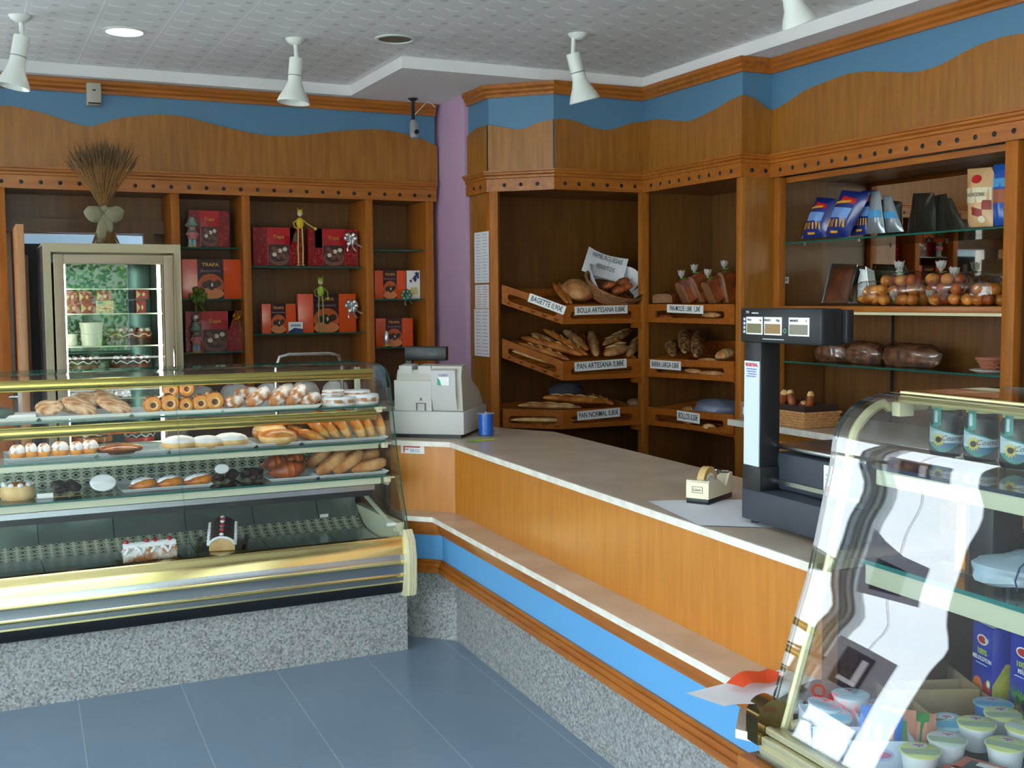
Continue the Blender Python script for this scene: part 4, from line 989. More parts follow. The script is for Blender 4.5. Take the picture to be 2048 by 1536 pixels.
B().prism([(1.955, 2.2, 0), (2.45, 2.2, 0), (2.60, 5.05, 0), (2.45, 5.28, 0), (2.25, 5.95, 0), (1.85, 5.95, 0), (1.85, 5.22, 0), (2.10, 4.96, 0)], (0, 0, .92)).done('cabinet_body', WOODD, ct)
wt = thing('countertop', 'beige marble countertop running along the whole service counter', 'countertop', (2.3, 3.6, .922))
P = cpath(.028, 1.70, 2.205)
pl = [(P[0].x, P[0].y), (P[1].x, P[1].y), (P[2].x, P[2].y), (2.49, 2.205), (2.63, 5.05), (2.50, 5.27), (2.28, 5.98), (1.70, 5.98)]
b = B().prism([(x, y, .9225) for x, y in pl], (0, 0, .0225)); 
b.done('marble_slab', MARB, wt)
P2 = cpath(.0295, 1.70, 2.20); Q2 = cpath(.020, 1.70, 2.20)
B().prism([(q.x, q.y, .922) for q in P2]+[(q.x, q.y, .922) for q in Q2[::-1]], (0, 0, .0232)).done('polished_edge', MARBE, wt)
# maker's sticker on the 45 degree panel
a, c = seg_pts([(802, 899)], K0, K0+E2)[0], seg_pts([(849, 899)], K0, K0+E2)[0]
fs = thing('sticker', 'white sticker with red and blue lettering under the cash register', 'sticker', (a+c)/2)
u = (c-a).normalized(); n = -N2 if False else N2; v = Vector((0, 0, 1)); w_ = (c-a).length
u = Vector((.7071, -.7071, 0)); MS = Matrix(((u.x, 0, N2.x, (a.x+c.x)/2), (u.y, 0, N2.y, (a.y+c.y)/2), (0, 1, 0, (a.z+c.z)/2), (0, 0, 0, 1)))
b = B().box((0, 0, .0012), (w_, .038, .002), bev=.0009); bmesh.ops.transform(b.bm, matrix=MS, verts=b.bm.verts); b.done('backing', WHITE, fs)
b = B().box((-w_*.36, -.001, .0026), (.006, .028, .0008)).box((-w_*.03, .0125, .0026), (w_*.70, .006, .0008)).box((-w_*.26, .0, .0026), (w_*.2, .004, .0008)); bmesh.ops.transform(b.bm, matrix=MS, verts=b.bm.verts); b.done('red_letter', RED, fs)
text('EROS', .021, mat('blue_grey_print', srgb(90, 120, 160), .5), fs, MS @ T(.012, -.006, .0026))
# ------------------------------------------------------------------ cash register
ZW = .9455
PUTTY = mat('putty_plastic', srgb(186, 180, 168), .5); PUTTYL = mat('light_putty_plastic', srgb(196, 192, 188), .5)
A0, A1 = Vector((1.835, 5.209, ZW)), Vector((2.115, 4.988, ZW)); um = (A1-A0).normalized(); 
cr = thing('cash_register', 'putty coloured cash register with cash drawer on the marble counter', 'cash register', (A0+A1)/2+Vector((.12, .16, 0)), atan2(um.y, um.x))
RM = Matrix(((um.x, -um.y, 0, A0.x), (um.y, um.x, 0, A0.y), (0, 0, 1, ZW), (0, 0, 0, 1)))     # local: x along front, y back, z up
WD = (A1-A0).length
def RL(b, name, m, **k): b.bm.transform(RM); return b.done(name, m, cr, **k)
RL(B().box2((-.015, 0, .018), (WD, .44, .128), bev=.004), 'cash_drawer', PUTTYL)
RL(B().box2((0, .02, 0), (WD-.02, .42, .018)), 'foot_plate', BLACK)
b = B(); prof = [(.03, .129), (.005, .30), (.02, .345), (.09, .35), (.22, .255), (.33, .215), (.40, .155), (.42, .129)]
b.prism([(.195, y, z) for y, z in prof], (WD-.195-.012, 0, 0)); b.prism([(.02, y+.012, z-.02 if z > .2 else z) for y, z in prof], (.18, 0, 0))
RL(b, 'housing', PUTTY)
b = B(); b.prism([(.01, .012, .129), (.01, .004, .275), (.01, .14, .285), (.01, .16, .129)], (.185, 0, 0)); b.prism([(.03, .03, .274), (.03, .02, .345), (.03, .12, .35), (.03, .14, .274)], (.065, 0, 0)); b.prism([(.125, .03, .274), (.125, .02, .345), (.125, .12, .35), (.125, .14, .274)], (.065, 0, 0))
RL(b, 'printer_cover', PUTTYL)
RL(B().prism([(.20, .022, .135), (.20, -.006, .20), (.20, -.014, .325), (.20, .03, .338), (.20, .06, .135)], (.120, 0, 0)), 'front_cover', PUTTYL)
b = B()
for x0, z0, x1, z1 in ((.12, .165, .123, .132), (.163, .165, .166, .132), (.12, .165, .166, .168), (.14, .18, .146, .192)): b.box2((x0, .001, min(z0, z1)), (x1, .009, max(z0, z1)))
RL(b, 'printer_mark', mat('brown_line', srgb(120, 100, 96), .6))
MT = RM @ T(.262, -.0155, .303) @ RX(RAD(94))
text('CASIO', .016, mat('blue_print', srgb(60, 80, 190), .4), cr, MT)
b = B().box2((.232, -.0145, .255), (.290, -.012, .294), 0); b.prism([(.232, -.0155, .255), (.252, -.0155, .255), (.244, -.0155, .28), (.232, -.0155, .294)], (0, .002, 0), 1)
RL(b, 'service_sticker', [WHITE, mat('green_print', srgb(60, 160, 110), .5)])
b = B().box2((-.002, .14, .30), (.015, .18, .34)).box2((.0, .15, .20), (.012, .17, .30))
RL(b, 'key_switch', BLACK)
RL(B().box2((.0, .22, .01), (.03, .25, .37)).box2((-.05, .20, .12), (.02, .23, .30), bev=.01), 'pole', BLACK)
RL(B().box2((.0, .20, .36), (.215, .245, .43), bev=.006), 'customer_display', BLACK)
b = B(); 
for k, ch in enumerate((.125, .137, .149, .161)): b.box2((ch, .1985, .385), (ch+.007, .1995, .40))
RL(b, 'display_digits', mat('dim_green_digits', srgb(40, 70, 50), .4))
# ribbon spool and notes
p = at(972, 873, z=ZW)
rs = thing('ribbon_spool', 'blue curling ribbon spool standing beside the cash register', 'ribbon spool', p)
BR = mat('blue_ribbon', srgb(14, 92, 190), .22, coat=.5, bump=.3, bscale=8, stretch=(1, 1, 60))
B().lathe([(.036, .010), (.0355, .112), (0, .112), (0, .010)], 28, Matrix.Translation(p)).done('ribbon', BR, rs)
b = B()
for z in (.0, .110): b.lathe([(0, z), (.044, z), (.044, z+.003), (0, z+.003)], 28, Matrix.Translation(p+Vector((0, 0, .0015))))
b.lathe([(0, .1), (.004, .1), (.004, .122), (0, .122)], 8, Matrix.Translation(p)); b.lathe([(0, 0), (.035, 0), (.012, .010), (0, .012)], 20, Matrix.Translation(p))
b.done('spool_flange', mat('clear_plastic', srgb(200, 205, 215), .2, alpha=.45), rs)
B().tube([p+Vector((.045, .03, .03)), p+Vector((.06, .02, .025)), p+Vector((.065, .0, .012)), p+Vector((.05, -.01, .006))], .006, 8).done('loose_end', mat('grey_ribbon_end', srgb(150, 150, 156), .3), rs)
p = at(945, 882, z=ZW)
gn = thing('note_pad', 'bright green and yellow notes lying under the ribbon spool', 'notes', p+Vector((.04, .0, 0)))
b = B()
for k, (dx, dy, a, m) in enumerate(((.02, .0, 25, 0), (.045, .01, 40, 0), (.07, .005, 15, 1))): b.box(p+Vector((dx, dy, .0012+k*.0002)), (.10, .055, .0003+.0002*k), RZ(RAD(a)), m=m)
b.done('sheets', [mat('lime_paper', srgb(140, 200, 40), .6), mat('yellow_paper', srgb(214, 220, 70), .6)], gn)
# wrapping paper, tape dispenser, scale
b = B(); rn = random.Random(4)
pa = [at(1295, 1003, z=ZW), at(1400, 1052, z=ZW), Vector((2.12, 2.56, ZW)), Vector((2.33, 2.99, ZW))]
def pf(u, v):
    q = pa[0].lerp(pa[1], u).lerp(pa[3].lerp(pa[2], u), v); return (q.x, q.y, q.z+.0012+.0016*(1+sin(9*u+5*v))*(v*(1-v)+.1))
for dz in (0, .0008, .0016):
    b.grid(lambda u, v: Vector(pf(u, v))+Vector((dz*3, -dz*4, dz)), 14, 14)
b.done('wrapping_paper', PAPER, label='stack of thin white wrapping paper sheets under the tape dispenser', cat='paper', loc=(2.1, 2.95, ZW))
a, c, e = at(1367, 1006, z=ZW+.004), at(1417, 1010, z=ZW+.004), at(1465, 993, z=ZW+.004)
td = thing('tape_dispenser', 'cream desk tape dispenser with black base and a roll of clear tape', 'tape dispenser', c)
v1 = (e-c); L_ = .185; ud = v1.normalized(); vd = Vector((-ud.y, ud.x, 0)); W_ = .078
TM = Matrix(((ud.x, vd.x, 0, c.x), (ud.y, vd.y, 0, c.y), (0, 0, 1, c.z), (0, 0, 0, 1)))
def TL(b, name, m, **k): b.bm.transform(TM); return b.done(name, m, td, **k)
TL(B().box2((0, 0, 0), (L_, W_, .016), bev=.003), 'weighted_base', BLACK)
CRM = mat('cream_dispenser_plastic', srgb(232, 220, 190), .35)
b = B(); pr = [(0, .0165), (0, .070), (.004, .075), (.070, .075), (.125, .045), (.135, .042), (.160, .080), (.178, .084), (.185, .080), (.185, .0165)]
b.prism([(x, 0, z) for x, z in pr], (0, .006, 0)); b.prism([(x, W_-.006, z) for x, z in pr], (0, .006, 0)); b.box2((0, .004, .0165), (.008, W_-.004, .073)); b.box2((.005, .004, .0166), (L_-.004, W_-.004, .03)); b.box2((.165, .004, .0165), (L_, W_-.004, .078)); b.box2((.0, .005, .068), (.02, W_-.005, .074))
TL(b, 'housing', CRM)
b = B().lathe([(.030, -.012), (.052, -.012), (.052, .012), (.030, .012), (.030, -.012)], 32, T(.072, W_/2, .060) @ RX(RAD(90)))
TL(b, 'tape_roll', mat('clear_brown_tape', srgb(206, 170, 112), .25))
TL(B().lathe([(.022, -.014), (.0305, -.014), (.0305, .014), (.022, .014), (.022, -.014)], 28, T(.072, W_/2, .060) @ RX(RAD(90))), 'tape_core', WHITE)
TL(B().box((.15, W_/2, .082), (.05, .022, .002), RY(RAD(-12))).box2((.178, .01, .082), (.184, W_-.01, .087)), 'cutting_edge', STEEL)
MT = TM @ T(-.0005, W_/2, .045) @ RZ(RAD(-90)) @ RX(RAD(90))
text('Láser', .013, INK, td, MT)
b = B()
for y0, z0, y1, z1 in ((-.018, .035, .018, .0362), (-.018, .054, .018, .0552), (-.018, .035, -.0168, .055), (.0168, .035, .018, .055)): b.box2((-.0012, W_/2+y0, z0), (-.0002, W_/2+y1, z1))
TL(b, 'logo_frame', INK)
sc_ = thing('weighing_scale', 'black shop scale with tall white column and three window display on the counter', 'scale', (2.22, 2.55, ZW))
s0 = at(1490, 1052, z=ZW)
SM = Matrix.Translation((2.035, 2.72, ZW)) @ RZ(RAD(-3))        # local: x into the counter, -y towards the camera
def SL(b, name, m, **k): b.bm.transform(SM); return b.done(name, m, sc_, **k)
GB = mat('charcoal_enamel', srgb(54, 60, 70), .5)
SL(B().box2((0, -.44, .014), (.34, 0, .105), bev=.004), 'base', GB)
for x, y in ((.03, -.03), (.03, -.41), (.31, -.03), (.31, -.41)): SL(B().lathe([(0, 0), (.014, 0), (.014, .014), (0, .014)], 14, T(x, y, 0)), 'foot', BLACK)
SL(B().box2((.0, -.092, .10), (.075, -.002, .175), bev=.003).box2((.004, -.086, .17), (.07, -.004, .53), bev=.002), 'column', BLACK)
SL(B().box2((.001, -.082, .155), (.0045, -.008, .476)), 'column_face', mat('white_column_panel', srgb(205, 214, 224), .4))
b = B().box2((.0, -.36, .530), (.07, .014, .628), bev=.006).box2((.07, -.375, .535), (.095, .0, .624), bev=.004)
SL(b, 'display_head', BLACK)
LCD = mat('grey_green_lcd', srgb(104, 100, 62), .3); LCD2 = mat('amber_lcd', srgb(140, 108, 60), .3); LCD3 = mat('grey_lcd', srgb(122, 116, 98), .3)
for y0, y1, m in ((-.020, -.100, LCD), (-.108, -.190, LCD2), (-.222, -.312, LCD3)):
    SL(B().box2((-.002, y1, .553), (0, y0, .603), bev=.0008), 'display_window', WHITE)
    SL(B().box2((-.0032, y1+.005, .557), (-.0022, y0-.005, .584)), 'lcd', m)
def scale_text(s, y, z, size, m, sx=1, **k): return text(s, size, m, sc_, SM @ T(-.0034, y, z) @ FX, sx=sx, **k)
scale_text('PESO', -.038, .594, .009, INK); scale_text('kg', -.092, .594, .008, INK); scale_text('PRECIO', -.126, .594, .009, INK); scale_text('€/kg', -.174, .594, .009, INK); scale_text('IMPORTE', -.248, .594, .009, INK); scale_text('€', -.302, .594, .009, INK)
LG = mat('light_grey_print', srgb(190, 196, 204), .5)
scale_text('PS1', -.030, .616, .011, LG)
SL(B().box2((-.0012, -.078, .612), (-.0002, -.046, .6155)).box2((-.0012, -.20, .540), (-.0002, -.10, .5425)), 'fine_print', LG)
b = B()
for k in range(4): b.box2((-.002, -.014, .556+k*.012), (0, -.006, .564+k*.012))
SL(b, 'indicator_lamps', LG)
SL(B().lathe([(.005, 0), (.0065, 0), (.0065, .001), (.005, .001)], 14, T(-.001, -.205, .566) @ RY(RAD(-90))), 'emblem', mat('mint_emblem', srgb(110, 190, 150), .5))
text('REGISTRAL', .013, RED, sc_, SM @ T(.0005, -.045, .465) @ FX, sx=.95, bold=.0004)
b = B()
for k in range(4): b.box2((-.0008+.0005, -.070+.004*(k % 2), .452-k*.007), (.0004, -.020-.004*(k % 3), .4545-k*.007))
SL(b, 'fine_print', mat('blue_small_print', srgb(90, 100, 180), .5))
b = B().box2((.06, -.47, .225), (.36, -.06, .237), bev=.004)
SL(b, 'weighing_plate', STEEL)
SL(B().box2((.065, -.46, .105), (.35, -.07, .215), bev=.012), 'upper_housing', GB)
SL(B().box2((.055, -.455, .125), (.066, -.08, .137)), 'steel_strip', STEEL)
SL(B().box2((.061, -.37, .125), (.064, -.30, .205), 0).box2((.0595, -.36, .128), (.061, -.31, .150), 1).box2((.0595, -.36, .165), (.061, -.31, .168), 2).box2((.0595, -.36, .178), (.061, -.31, .181), 2), 'inspection_sticker', [WHITE, RED, BLUEINK])
mq = [at(1480, 1413, z=.548), at(1514, 1424, z=.548), at(1504, 1466, z=.548), at(1471, 1458, z=.548)]
B().prism([tuple(q) for q in mq], (0, 0, -.022), 0, 1).done('ledge_return', [MARB, MARBE], ct)
# leaflet at the end of the ledge
lf = thing('leaflet', 'crumpled white and orange paper bag stuffed at the end of the marble ledge', 'paper', (1.72, 2.3, .61))
def pg(u, v):
    x = 1.60+.30*u; y = 2.36-.16*v; return (x, y, .612+.02*sin(6*u+2)*v+.018*u+.02*v*sin(3.1*u))
B().grid(pg, 12, 8).done('white_sheet', PAPER, lf)
B().grid(lambda u, v: (1.70+.13*u, 2.33-.07*v, .632+.03*u+.012*sin(5*u+v)), 10, 6).done('orange_sheet', mat('orange_print', srgb(224, 74, 32), .6), lf)
# ------------------------------------------------------------------ right-hand case
rc = thing('grocery_display_case', 'curved glass display case with cream frame holding jars, cartons and yogurts, front right', 'display case', (1.722, 2.20, 0), RAD(-3))
RCM = wm(rc)
def L6(b, name, m, parent=None, **k): b.bm.transform(RCM); return b.done(name, m, parent or rc, **k)
YE = -1.9
def w6(x, y, z): return RCM @ Vector((x, y, z))
GR = [(0, .565), (.030, .66), (.060, .755), (.088, .84), (.116, .922), (.143, 1.03), (.160, 1.105), (.180, 1.19), (.189, 1.252), (.205, 1.295), (.244, 1.333), (.285, 1.352), (.315, 1.360), (.364, 1.364)]
pts = smooth([(x, 0, z) for x, z in GR], 4); off = []; n = len(pts)
for i, p in enumerate(pts):
    d = (pts[min(i+1, n-1)]-pts[max(i-1, 0)]).normalized(); off.append(p+Vector((d.z, 0, -d.x))*.007)
b = B()
for P in (pts, off): b.strip([Vector((p.x, YE, p.z)) for p in P], [Vector((p.x, 0, p.z)) for p in P], 0)
for y in (0, YE): b.strip([Vector((p.x, y, p.z)) for p in pts], [Vector((p.x, y, p.z)) for p in off], 1, False)
L6(b, 'curved_front_glass', [GLASSR, mat('dark_glass_edge', srgb(40, 52, 54), .1)], doubles=False)
b = B().box2((.364, YE, 1.358), (.74, -.0, 1.365), 0).box2((.738, YE, 1.3575), (.743, 0, 1.3655), 1)
L6(b, 'top_glass', [GLASS, GLASSEDGE])
P = [(x, z) for x, z in [(p.x, p.z) for p in off]] + [(.74, 1.36), (.74, .56), (.03, .56)]
L6(B().prism([(x, -.012, z) for x, z in P], (0, .006, 0), 0, 1), 'side_glass', [GLASS, mat('dark_glass_edge', srgb(40, 52, 54), .1)])
CF = mat('cream_gold_frame', srgb(214, 204, 160), .3, metal=.3)
b = B().tube([(p.x+.032, -.030, p.z-.012) for p in pts[:-8]] + [(.33, -.030, 1.330), (.45, -.030, 1.330)], .012, 8)
b.tube([(.045, -.04, .57), (.72, -.04, .57)], .012, 8)
L6(b, 'end_frame', CF)
L6(B().box2((.345, YE, 1.343), (.375, -.05, 1.3575), bev=.003).box2((.352, YE, 1.3655), (.372, -.05, 1.3705)), 'top_rail', mat('cream_gold_rail', srgb(224, 218, 160), .3, metal=.4))
L6(B().box2((.330, -.075, 1.31), (.375, -.045, 1.345), bev=.003), 'bracket', CREAM)
b = B()
for x0, x1, z0, z1, m in ((-.012, .03, .545, .566, 0), (-.022, -.004, .556, .574, 0), (-.034, -.014, .530, .552, 0), (-.040, .03, .512, .531, 0), (-.048, -.03, .500, .515, 1)):
    b.box2((x0, YE, z0), (x1, -.03, z1), m=m, bev=.004)
L6(b, 'front_track', [mat('cream_metal_track', srgb(226, 220, 184), .22, metal=.6), STEEL])
b = B(); arc = [(-.095, -.08)]
for x0 in (0,):
    ring = [(.012*0-.062+.075*cos(t), .515+.085*sin(t)) for t in [RAD(a) for a in range(185, -6, -12)]] + [(.012, .49), (-.137, .49)]
    b.prism([(x, -.045, z) for x, z in ring], (0, .052, 0))
b = B(); ring = []
for a_ in range(180, -1, -12): ring.append((.004+.046*cos(RAD(a_)), .590+.046*sin(RAD(a_))))
ring += [(.050, .530), (-.042, .530)]
b.prism([(x, -.03, z) for x, z in ring], (0, .05, 0))
for f in b.bm.faces: f.smooth = False
L6(b, 'gold_end_cap', mat('dark_bronze_metal', srgb(120, 98, 62), .1, metal=1))
L6(B().box2((-.075, YE, .462), (.0, .012, .500), bev=.008).box2((-.062, YE, .40), (.0, .008, .462), bev=.004).box2((-.045, YE, .345), (.0, 0, .40)).box2((-.070, YE, .335), (0, 0, .375), bev=.006), 'wood_base', WOODY)
L6(B().box2((-.0, YE, 0), (.74, -.01, .50)), 'plinth', GRANITE)
ZD = .542
L6(B().box2((.03, YE, ZD-.02), (.74, -.02, ZD)), 'deck', mat('grey_deck_sheet', srgb(110, 118, 124), .35, metal=.4))
b = B().box2((.70, YE, ZD), (.735, -.02, 1.0))
for k in range(60): b.box2((.692, -.05-k*.03, ZD), (.70, -.062-k*.03, .94))
L6(b, 'back_panel', mat('black_ribbed_plastic', srgb(24, 26, 32), .5))
# rounded dark door
ring = []
for (cx_, cz_, a0) in ((-.10, .64, 270), (-.10, .86, 0), (-.36, .86, 90), (-.36, .64, 180)):
    for k in range(7): a_ = RAD(a0+15*k); ring.append((cx_+.05*cos(a_), cz_+.05*sin(a_)))
L6(B().prism([(.672, -.05+y*1.0, z) for y, z in ring], (.012, 0, 0)), 'smoked_door', mat('smoked_glass', srgb(40, 34, 30), .12, coat=.3))
L6(B().tube([(.668, -.05+y, z) for y, z in ring], .006, 6, closed=True), 'door_gasket', mat('grey_gasket', srgb(100, 106, 110), .3, metal=.5))
S1, S2 = 1.195, .965
L6(B().box2((.262, YE, S1-.009), (.62, -.06, S1), 0).box2((.2605, YE, S1-.0092), (.264, -.06, S1+.0002), 1), 'glass_shelf', [GLASSG, mat('dark_blue_glass_edge', srgb(30, 50, 66), .15)])
L6(B().box2((.236, YE, S2-.010), (.575, -.06, S2), 0).box2((.2345, YE, S2-.0102), (.238, -.06, S2+.0002), 1).box2((.574, YE, S2-.0102), (.577, -.06, S2+.0002), 2), 'glass_shelf', [GLASSG, mat('teal_glass_edge', srgb(16, 116, 112), .15), mat('pale_glass_edge', srgb(120, 190, 170), .2)])
L6(B().box2((.272, YE, S1-.050), (.296, -.06, S1-.0095), bev=.004), 'shelf_profile', CREAMP)
L6(B().box2((.244, YE, S2-.062), (.272, -.06, S2-.0105), bev=.004), 'shelf_profile', CREAMP)
q = at(1912, 1080, X=2.30)
L6(B().box2((.60, -.30, ZD), (.615, -.285, 1.16), bev=.002).box2((.58, -.31, ZD), (.60, -.296, S1)), 'rear_post', CF)
# jars -----------------------------------------------------------------
TEAL = mat('teal_label', srgb(22, 140, 126), .4); LABB = mat('pale_blue_label', srgb(196, 218, 230), .45); LABD = mat('blue_label_foot', srgb(52, 116, 150), .45)
JAR = mat('dark_jar_contents', srgb(12, 10, 20), .25, coat=.15); YEL = mat('sunflower_yellow', srgb(214, 190, 70), .5); LID = mat('pale_green_jar_lid', srgb(206, 214, 140), .4)
def jar(p, face, label):
    """glass jar with a wrap label shaped as a band with a tab over the lid; face = direction the sunflower looks to"""
    t = thing('olive_jar', label, 'jar', p, face, group='labelled jars on the top shelf of the right case'); M = wm(t)
    def D(b, nm, m): b.bm.transform(M); return b.done(nm, m, t)
    r, h = .041, .128
    D(B().lathe([(0, .0005), (r*.9, .0005), (r, .008), (r, h*.82), (r*.9, h*.9), (r*.82, h*.92), (r*.82, h), (0, h)], 28), 'glass_body', JAR)
    D(B().lathe([(r*.86, h*.93), (r*.88, h*.94), (r*.88, h+.004), (r*.8, h+.007), (0, h+.007)], 24), 'lid', LID)
    def wrap(a0, a1, zf0, zf1, m, rr, b):
        b.grid(lambda u, v: ((r+rr)*cos(RAD(a0+(a1-a0)*u)), (r+rr)*sin(RAD(a0+(a1-a0)*u)), zf0(u)+(zf1(u)-zf0(u))*v), 18, 1, m)
    b = B()
    wrap(180-75, 180+75, lambda u: .012+.022*abs(1-2*min(1, u*1.25))**1.5 if u < .8 else .03, lambda u: .085-.028*min(1, u*1.4), 0, .0007, b)       # teal band
    wrap(180-75, 180+75, lambda u: .036, lambda u: .077-.022*min(1, u*1.4), 1, .0011, b)                                                # pale field
    wrap(180-60, 180+55, lambda u: .018+.018*abs(1-2*u), lambda u: .0405, 2, .0010, b)                                                   # blue foot
    wrap(180-52, 180-22, lambda u: .08, lambda u: h*.985, 0, .0009, b)                                                                    # tab up to the lid
    wrap(180-46, 180-34, lambda u: .088, lambda u: .118, 1, .0013, b)
    # sunflower
    ac = RAD(180-30); zc = .044
    def on(dx, dz, rr=.0016): a = ac+dx/r; return ((r+rr)*cos(a), (r+rr)*sin(a), zc+dz)
    for k in range(14):
        a = 2*pi*k/14; L = .019; w = .16
        b.poly([on(.006*cos(a-w*2), .006*sin(a-w*2)), on(.013*cos(a-w), .013*sin(a-w)), on(L*cos(a), L*sin(a)), on(.013*cos(a+w), .013*sin(a+w)), on(.006*cos(a+w*2), .006*sin(a+w*2))], 3)
    b.poly([on(.0078*cos(2*pi*k/14), .0078*sin(2*pi*k/14), .0020) for k in range(14)], 4)
    lb = D(b, 'label', [TEAL, LABB, LABD, YEL, INK])
    for txt, az, z, s, m in (('Cosmo', 16, .048, .019, mat('plum_script', srgb(96, 40, 64), .5)), ('EL SEGURA', -38, .068, .0065, mat('slate_print', srgb(110, 140, 160), .5)), ('miel', -42, .079, .010, LABB)):
        a = RAD(180+az); MM = M @ T((r+.0022)*cos(a), (r+.0022)*sin(a), z) @ RZ(a+pi/2) @ RX(pi/2)
        o = text(txt, s, m, t, MM, shear=.35 if txt == 'Cosmo' else 0)
        for v in o.data.vertices:      # bend the lettering round the jar
            q = (wm(t).inverted() @ (wm(t) @ v.co)); k = (-sin(a)*q.x+cos(a)*q.y)/r; rad = r+.0019
            v.co = Vector((rad*cos(a+k), rad*sin(a+k), q.z))
    return t
JL = ['dark jar with teal sunflower label on the top shelf, nearest the case end', 'dark jar with teal sunflower label on the top shelf, second from the case end', 'dark jar with teal sunflower label on the top shelf, third from the case end', 'dark jar with teal sunflower label on the top shelf, fourth from the case end']
for i, (px, py) in enumerate([(1892, 913), (1962, 923), (2037, 938)]):
    p = at(px, py, z=S1+.0005); jar(p+Vector((.02, .02, 0)), RAD(48), JL[i])
# things on the lower shelf
def sh6(px, py, z=S2+.0005): return at(px, py, z=z)
p = sh6(1925, 1150)
b = B().box((0, 0, .08), (.05, .03, .16), m=0).prism([(-.0255, -.016, .01), (-.0255, .016, .01), (-.0255, .016, .07), (-.0255, -.0, .10), (-.0255, -.016, .115)], (-.0006, 0, 0), m=1)
b.done('juice_box', [mat('tan_carton', srgb(150, 110, 80), .4), mat('orange_juice_print', srgb(222, 140, 30), .4)], loc=p+Vector((.04, .02, 0)), rot=(0, 0, RAD(-3)), world=False, label='narrow tan carton with orange print beside the cream post, lower shelf', cat='carton')
p = sh6(1952, 1163)
B().box((0, 0, .09), (.09, .075, .18), bev=.003).done('dark_carton', mat('black_carton', srgb(24, 26, 32), .35), loc=p+Vector((.09, .03, 0)), rot=(0, 0, RAD(-3)), world=False, label='tall black carton at the back of the lower shelf in the right case', cat='carton')
p = sh6(2010, 1170)
PB = mat('blue_grey_plastic_bag', srgb(150, 176, 198), .3, col2=srgb(196, 208, 214), scale=6, alpha=.9)
t = thing('plastic_bag', 'crumpled blue and grey plastic bag of bread on the lower shelf, right edge', 'bag', p)
B().ell(p+Vector((.03, -.04, .035)), (.10, .11, .04), RZ(RAD(30)), bumpy=.12, seed=3, flat=.4, nu=26, nv=16).done('bag_body', PB, t)
b = B()
for k in range(3): b.tube([p+Vector((-.06+.01*k, -.085-.02*k, .012)), p+Vector((-.068+.012*k, -.085-.02*k, .035)), p+Vector((-.05+.012*k, -.08-.02*k, .06)), p+Vector((-.02+.012*k, -.075-.02*k, .072))], .002, 5)
b.done('stripes', mat('navy_stripe', srgb(40, 66, 120), .4), t)
